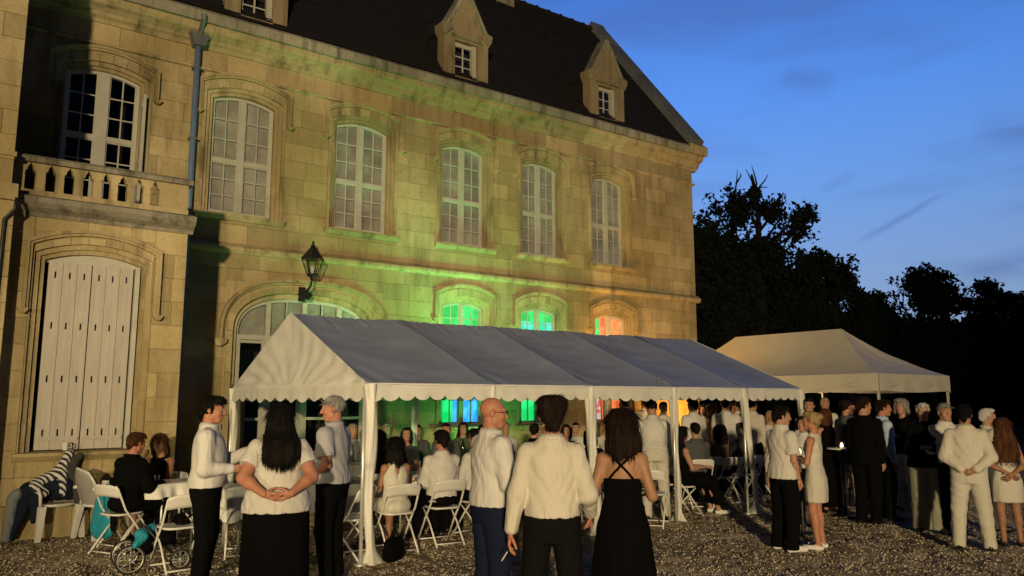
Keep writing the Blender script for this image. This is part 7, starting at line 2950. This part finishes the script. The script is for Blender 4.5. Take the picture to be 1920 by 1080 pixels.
guest('woman in a white lace hemmed dress at the right edge with long brown hair', 1898, 0, -20, 1.52, foot=1024, sex='f', q=1, hair=('long', 'auburn'), skin=SKIN_T, top=dict(kind='dress', m=C_WDR, sleeve='none', loose=0.012, hem=0.9, vback=True),
      legs=dict(kind='dress', m=C_WDR, len=0.60, flare=1.12, fold=0.04), hem=0.92, arms=dict(L=((-0.28, -0.2, -1), (0.75, -0.35, -0.45), (0.2, 1, 0), 0.5), R=((0.28, -0.2, -1), (-0.75, -0.4, -0.5), (-0.2, 1, 0), 0.5)))
guest('older man in white shirt and dark trousers left of the man in white', 1788, 0, 158, 1.70, foot=1000, q=1, hair=('crop', 'grey'), top=dict(kind='shirt', m=C_SHIRT, sleeve='long'), legs=TR(C_BLACK, loose=0.03),
      arms=dict(R=((0.25, 0.05, -1), (-0.8, 0.6, 0.25), (0, -1, 0), 0.6), L=((-0.2, 0.1, -1), (0.6, 0.8, 0.3), (0, -1, 0), 0.6)))
guest('white haired guest in a pale shirt half hidden behind the man in white', 1856, 136, 70, 1.62, q=0, hair=('short', 'white'), top=dict(kind='shirt', m=C_CREAM, sleeve='long'), legs=TR(C_GREY))
guest('dark haired man in a black suit with his back turned near the gazebo', 1624, 129, 24, 1.78, q=1, hair=('short', 'brown'), head=(-30, 0), build=1.1, top=dict(kind='jacket', m=C_BLACK, sleeve='long', hem=0.82), legs=TR(C_BLACK, loose=0.03))
guest('man in a pale blue shirt looking right beside the black suited man', 1660, 126, 70, 1.74, q=1, hair=('short', 'brown'), skin=SKIN_R, top=dict(kind='shirt', m=C_BLUE, sleeve='long'), legs=TR(C_BLACK, loose=0.025))
guest('curly haired woman in a black top and white trousers under the gazebo edge', 1697, 116, 205, 1.75, sex='f', q=1, hair=('curly', 'grey'), top=dict(kind='tee', m=C_BLACK, sleeve='long', loose=0.03, hem=0.9), legs=TR(C_WTR, loose=0.035, flare=1.4, belt=False),
      arms=dict(R=((0.2, 0.1, -1), (-0.6, 0.8, 0.3), (0, 0, -1), 0.5), L=((-0.2, 0.1, -1), (0.6, 0.8, 0.3), (0, 0, -1), 0.5)))
guest('short haired older guest in a black top and wide olive grey trousers', 1736, 138, 178, 1.70, sex='f', q=1, hair=('short', 'white'), build=1.2, top=dict(kind='jacket', m=C_BLACK, sleeve='long', hem=0.88), legs=TR(C_OLIVE, loose=0.05, flare=1.6, belt=False),
      arms=dict(R=((0.2, 0.1, -1), (-0.7, 0.7, 0.2), (0, 0, -1), 0.5), L=((-0.2, 0.1, -1), (0.7, 0.7, 0.2), (0, 0, -1), 0.5)))
guest('guest in a dark grey jacket over pale trousers standing behind the blond woman', 1590, 114, 40, 1.74, sex='f', q=0, hair=('short', 'brown'), top=dict(kind='jacket', m=C_GREY, sleeve='long', hem=0.72), legs=TR(C_WTR, loose=0.03, belt=False), step=0.12)
guest('auburn haired woman in a long black dress right of the blond woman', 1552, 118, -30, 1.60, sex='f', q=0, hair=('bob', 'auburn'), top=dict(kind='dress', m=C_DRESS, sleeve='none', loose=0.012), legs=dict(kind='dress', m=C_DRESS, len=0.1, flare=1.15))
guest('dark curly haired woman with white collar behind the young man and blond woman', 1508, 132, 200, 1.50, sex='f', q=0, hair=('curly', 'black'), top=dict(kind='shirt', m=C_SHIRT, sleeve='long'), legs=TR(C_BLACK))
guest('man in a white shirt behind the last marquee pole looking at the camera', 1522, 112, 190, 1.76, q=0, hair=('short', 'brown'), top=dict(kind='shirt', m=C_SHIRT, sleeve='long'), legs=TR(C_BLACK))
guest('guest in a cream shirt standing just right of the fourth marquee pole', 1414, 100, 30, 1.78, q=0, hair=('short', 'black'), top=dict(kind='shirt', m=C_CREAM, sleeve='long'), legs=TR(C_BLACK))
guest('small blond guest in white left of the young man in the tee shirt', 1448, 100, 160, 1.54, sex='f', q=0, hair=('bob', 'blond'), top=dict(kind='tee', m=C_WDR, sleeve='short'), legs=dict(kind='skirt', m=C_WDR, len=0.5))
guest('stout man in a white shirt seen from behind in the tent crowd', 1364, 100, 12, 1.78, q=0, build=1.2, hair=('short', 'black'), top=dict(kind='shirt', m=C_SHIRT, sleeve='long'), legs=TR(C_BLACK))
guest('man with a pale shirt partly hidden right of the stout man', 1390, 94, -20, 1.76, q=0, hair=('short', 'brown'), top=dict(kind='shirt', m=C_SHIRT, sleeve='long'), legs=TR(C_CHAR))
guest('guest in rust brown clothes left of the stout man in white', 1337, 96, 60, 1.66, sex='f', q=0, hair=('bob', 'auburn'), top=dict(kind='tee', m=C_ORANGE, sleeve='long'), legs=TR(C_BLACK, belt=False))
guest('dark haired man in a white shirt before the orange lit wall', 1302, 100, -25, 1.76, q=0, hair=('tousled', 'black'), head=(25, -8), top=dict(kind='shirt', m=C_SHIRT, sleeve='long'), legs=TR(C_BLACK))
guest('man in a white shirt standing by the house left of the orange light', 1211, 86, 10, 1.80, q=0, hair=('short', 'brown'), head=(30, 0), top=dict(kind='shirt', m=C_SHIRT, sleeve='long'), legs=TR(C_BLACK), arms=dict(L=((-0.3, 0.1, -1), (0.3, 0.9, 0.2), (1, 0, 0), 0.5), R=((0.3, 0.1, -1), (-0.4, 0.9, 0.2), (-1, 0, 0), 0.5)))
guest('man in a white shirt in front of the red lit window', 1172, 88, -60, 1.78, q=0, hair=('short', 'black'), top=dict(kind='shirt', m=C_SHIRT, sleeve='long'), legs=TR(C_BLACK))
guest('man in a green tinted shirt behind the nearest chairs of the far table', 1246, 96, 160, 1.70, q=0, hair=('short', 'brown'), top=dict(kind='shirt', m=C_SHIRT, sleeve='long'), legs=TR(C_BLACK))
guest('woman in a dark dress deep in the tent crowd beside the rust brown guest', 1322, 88, 200, 1.64, sex='f', q=0, hair=('bob', 'brown'), top=dict(kind='dress', m=C_GREY, sleeve='none'), legs=dict(kind='dress', m=C_GREY, len=0.3))
guest('woman in pale clothes deep in the tent crowd behind the stout man', 1378, 86, 150, 1.66, sex='f', q=0, hair=('long', 'brown'), top=dict(kind='tee', m=C_WDR, sleeve='short'), legs=TR(C_GREY, belt=False))
guest('man in shirtsleeves at the bar beside the lamp under the gazebo', 1552, 92, 170, 1.78, q=0, hair=('short', 'grey'), top=dict(kind='shirt', m=C_SHIRT, sleeve='long'), legs=TR(C_BLACK))
guest('woman in a black dress at the bar behind the black suited man', 1604, 96, 190, 1.68, sex='f', q=0, hair=('bob', 'brown'), top=dict(kind='dress', m=C_DRESS, sleeve='none'), legs=dict(kind='dress', m=C_DRESS, len=0.4))

# ---------------------------------------------------------------- seated guests, each on a chair
SA = dict(L=((-0.15, 0.35, -1), (0.25, 1.0, 0.08), (0, 0, -1), 0.4), R=((0.15, 0.35, -1), (-0.25, 1.0, 0.08), (0, 0, -1), 0.4))


def seated(label, px_, s, deg, h=1.72, chair_label=None, foot=None, **kw):
    p = on_ground(px_, foot) if foot else at_scale(px_, s)
    yw_ = facing(p, deg)
    kw.setdefault('arms', SA)
    i = person(label, p, h, yw_, group=GR_, seated=True, sit_z=0.455, **kw)
    back = np.array([math.sin(yw_), -math.cos(yw_)])
    chair((p[0] + back[0] * 0.02, p[1] + back[1] * 0.02), yw_, chair_label)
    return i


seated('seated man in a black suit at the small table on the far left', 240, 158, 52, 1.74, q=1, hair=('short', 'auburn'), skin=SKIN_R, chair_label='folding chair under the seated man in the black suit', lean=8, build=1.1, top=dict(kind='jacket', m=C_BLACK, sleeve='long'), legs=TR(C_BLACK))
seated('seated woman in a dark sleeveless dress resting her head on her hand', 308, 142, -150, 1.68, sex='f', q=1, hair=('bob', 'auburn'), skin=SKIN_T, chair_label='folding chair under the woman resting her head', lean=10, head=(10, -10), top=dict(kind='dress', m=C_BLACK, sleeve='none'),
       legs=dict(kind='dress', m=C_BLACK, len=0.4), arms=dict(R=((0.1, 0.6, -0.8), (-0.2, 0.25, 1.0), (0, -1, 0.2), 0.6), L=((-0.15, 0.4, -1), (0.4, 1.0, 0.1), (0, 0, -1), 0.4)))
seated('seated dark haired woman with a low backed white top', 738, 0, -24, 1.66, foot=1032, sex='f', q=2, hair=('bob', 'black'), skin=SKIN_T, chair_label='folding chair under the woman in the low backed white top', top=dict(kind='tank', m=C_WDR, sleeve='none', hem=0.86, vback=True, loose=0.018),
       legs=dict(kind='skirt', m=C_WDR, len=0.4), head=(-30, -4))
seated('seated dark haired man in a white shirt with his back to the camera', 826, 0, -26, 1.74, foot=1018, q=2, build=1.08, hair=('short', 'black'), skin=SKIN_R, chair_label='folding chair under the seated man in the white shirt', top=dict(kind='shirt', m=C_SHIRT, sleeve='long', hem=0.90), legs=TR(C_BLACK))
seated('seated man with glasses in a white shirt looking left', 892, 0, -48, 1.74, foot=1004, q=1, hair=('short', 'black'), skin=SKIN_R, glasses=True, chair_label='folding chair under the seated man with glasses', top=dict(kind='shirt', m=C_SHIRT, sleeve='long', hem=0.90), legs=TR(C_BLACK))
seated('guest in black with long dark hair beside the gathered pole curtain', 708, 138, 10, 1.70, sex='f', q=1, hair=('wavy', 'black'), chair_label='folding chair under the long haired guest in black', top=dict(kind='tee', m=C_BLACK, sleeve='long'), legs=TR(C_BLACK, belt=False))
seated('dark haired woman on the far side of the first table, seen face on', 762, 116, 185, 1.66, sex='f', q=0, hair=('bob', 'black'), chair_label='folding chair on the far side of the first table', top=dict(kind='tee', m=C_GREY, sleeve='short'), legs=TR(C_BLACK, belt=False))
seated('ruddy man on the far side of the table between the two white shirted diners', 836, 112, 176, 1.74, q=0, hair=('crop', 'brown'), skin=SKIN_R, chair_label='folding chair under the ruddy man across the table', top=dict(kind='shirt', m=C_GREY, sleeve='long'), legs=TR(C_BLACK))
seated('dark haired guest near the back of the tent below the blue window', 905, 104, 150, 1.66, q=0, hair=('short', 'black'), chair_label='folding chair below the blue lit window', top=dict(kind='tee', m=C_BLACK, sleeve='short'), legs=TR(C_BLACK))
seated('dark haired seated guest in green light beside the bald man', 1002, 112, 10, 1.72, q=0, hair=('short', 'black'), chair_label='folding chair behind the bald man', top=dict(kind='shirt', m=C_BLACK, sleeve='long'), legs=TR(C_BLACK))
seated('guest in black seated just left of the woman with crossed straps', 1108, 126, -10, 1.70, q=0, hair=('bob', 'black'), sex='f', chair_label='folding chair left of the woman in the cross strap dress', top=dict(kind='tee', m=C_BLACK, sleeve='short'), legs=dict(kind='dress', m=C_BLACK, len=0.3))
seated('woman in a long black dress sitting sideways with outstretched feet in white shoes', 1278, 121, 62, 1.70, sex='f', q=1, hair=('long', 'black'), chair_label='folding chair under the woman with outstretched feet', top=dict(kind='dress', m=C_DRESS, sleeve='none'), legs=dict(kind='dress', m=C_DRESS, len=0.15), shoes='white', feet_fwd=0.12)
seated('seated man in a dark blue grey jacket left of the row of four chairs', 1305, 112, -20, 1.74, q=0, hair=('short', 'black'), chair_label='folding chair under the man in the blue grey jacket', top=dict(kind='jacket', m=C_GREY, sleeve='long'), legs=TR(C_BLACK))
seated('seated guest in a brown top above the second of the four chairs', 1352, 108, -30, 1.68, sex='f', q=0, hair=('wavy', 'brown'), chair_label='folding chair under the guest in the brown top', top=dict(kind='tee', m=cloth('brown jersey', (0.12, 0.09, 0.05)), sleeve='short'), legs=TR(C_BLACK, belt=False))
seated('seated guest in dark clothes behind the third of the four chairs', 1398, 104, -30, 1.72, q=0, hair=('short', 'brown'), chair_label='folding chair behind the third empty chair', top=dict(kind='tee', m=C_GREY, sleeve='long'), legs=TR(C_BLACK))
seated('seated fair haired woman turned to the camera behind the row of chairs', 1430, 98, 170, 1.66, sex='f', q=0, hair=('bob', 'blond'), chair_label='folding chair under the fair haired woman', top=dict(kind='tee', m=C_GREY, sleeve='short'), legs=TR(C_BLACK, belt=False))
seated('seated guest in a white shirt at the back table below the garden door', 660, 112, 160, 1.72, q=0, hair=('short', 'grey'), chair_label='folding chair near the garden door', top=dict(kind='shirt', m=C_SHIRT, sleeve='long'), legs=TR(C_BLACK))
seated('seated guest with brown bobbed hair in the middle of the tent', 1062, 104, 165, 1.66, sex='f', q=0, hair=('bob', 'brown'), chair_label='folding chair in the middle of the tent', top=dict(kind='tee', m=C_BLACK, sleeve='short'), legs=TR(C_BLACK, belt=False))
CB = cloth('muted green cotton', (0.06, 0.09, 0.05))
for k, (px_, s_, dg, hr, tp, lb) in enumerate(((782, 100, 175, ('short', 'brown'), C_GREY, 'seated guest in grey at the back between the two women in dark clothes'), (868, 96, 185, ('long', 'brown'), CB, 'seated guest with long brown hair in a green top'),
        (948, 100, 172, ('short', 'grey'), C_SHIRT, 'grey haired seated guest in white deep in the tent behind the bald man'), (1135, 98, 168, ('bob', 'blond'), C_WDR, 'fair bobbed seated guest beside the second thick pole'),
        (1080, 92, 190, ('short', 'black'), C_SHIRT, 'seated guest in a white shirt far back beside the brown bobbed guest'), (724, 98, 170, ('short', 'grey'), C_BLUE, 'grey haired seated guest in pale blue near the garden door'),
        (1268, 100, 165, ('short', 'brown'), C_GREY, 'seated guest behind the woman with outstretched feet'), (1190, 96, 175, ('bob', 'black'), C_ORANGE, 'seated guest in rust brown left of the man bending over'))):
    seated(lb, px_, s_, dg, 1.64 + 0.03 * (k % 4), sex='f' if hr[0] in ('bob', 'long') else 'm', q=0, hair=hr, chair_label='folding chair under the ' + ' '.join(lb.replace('seated ', '').split()[:11]), top=dict(kind='tee', m=tp, sleeve='short' if k % 2 else 'long'), legs=TR(C_BLACK, belt=False))
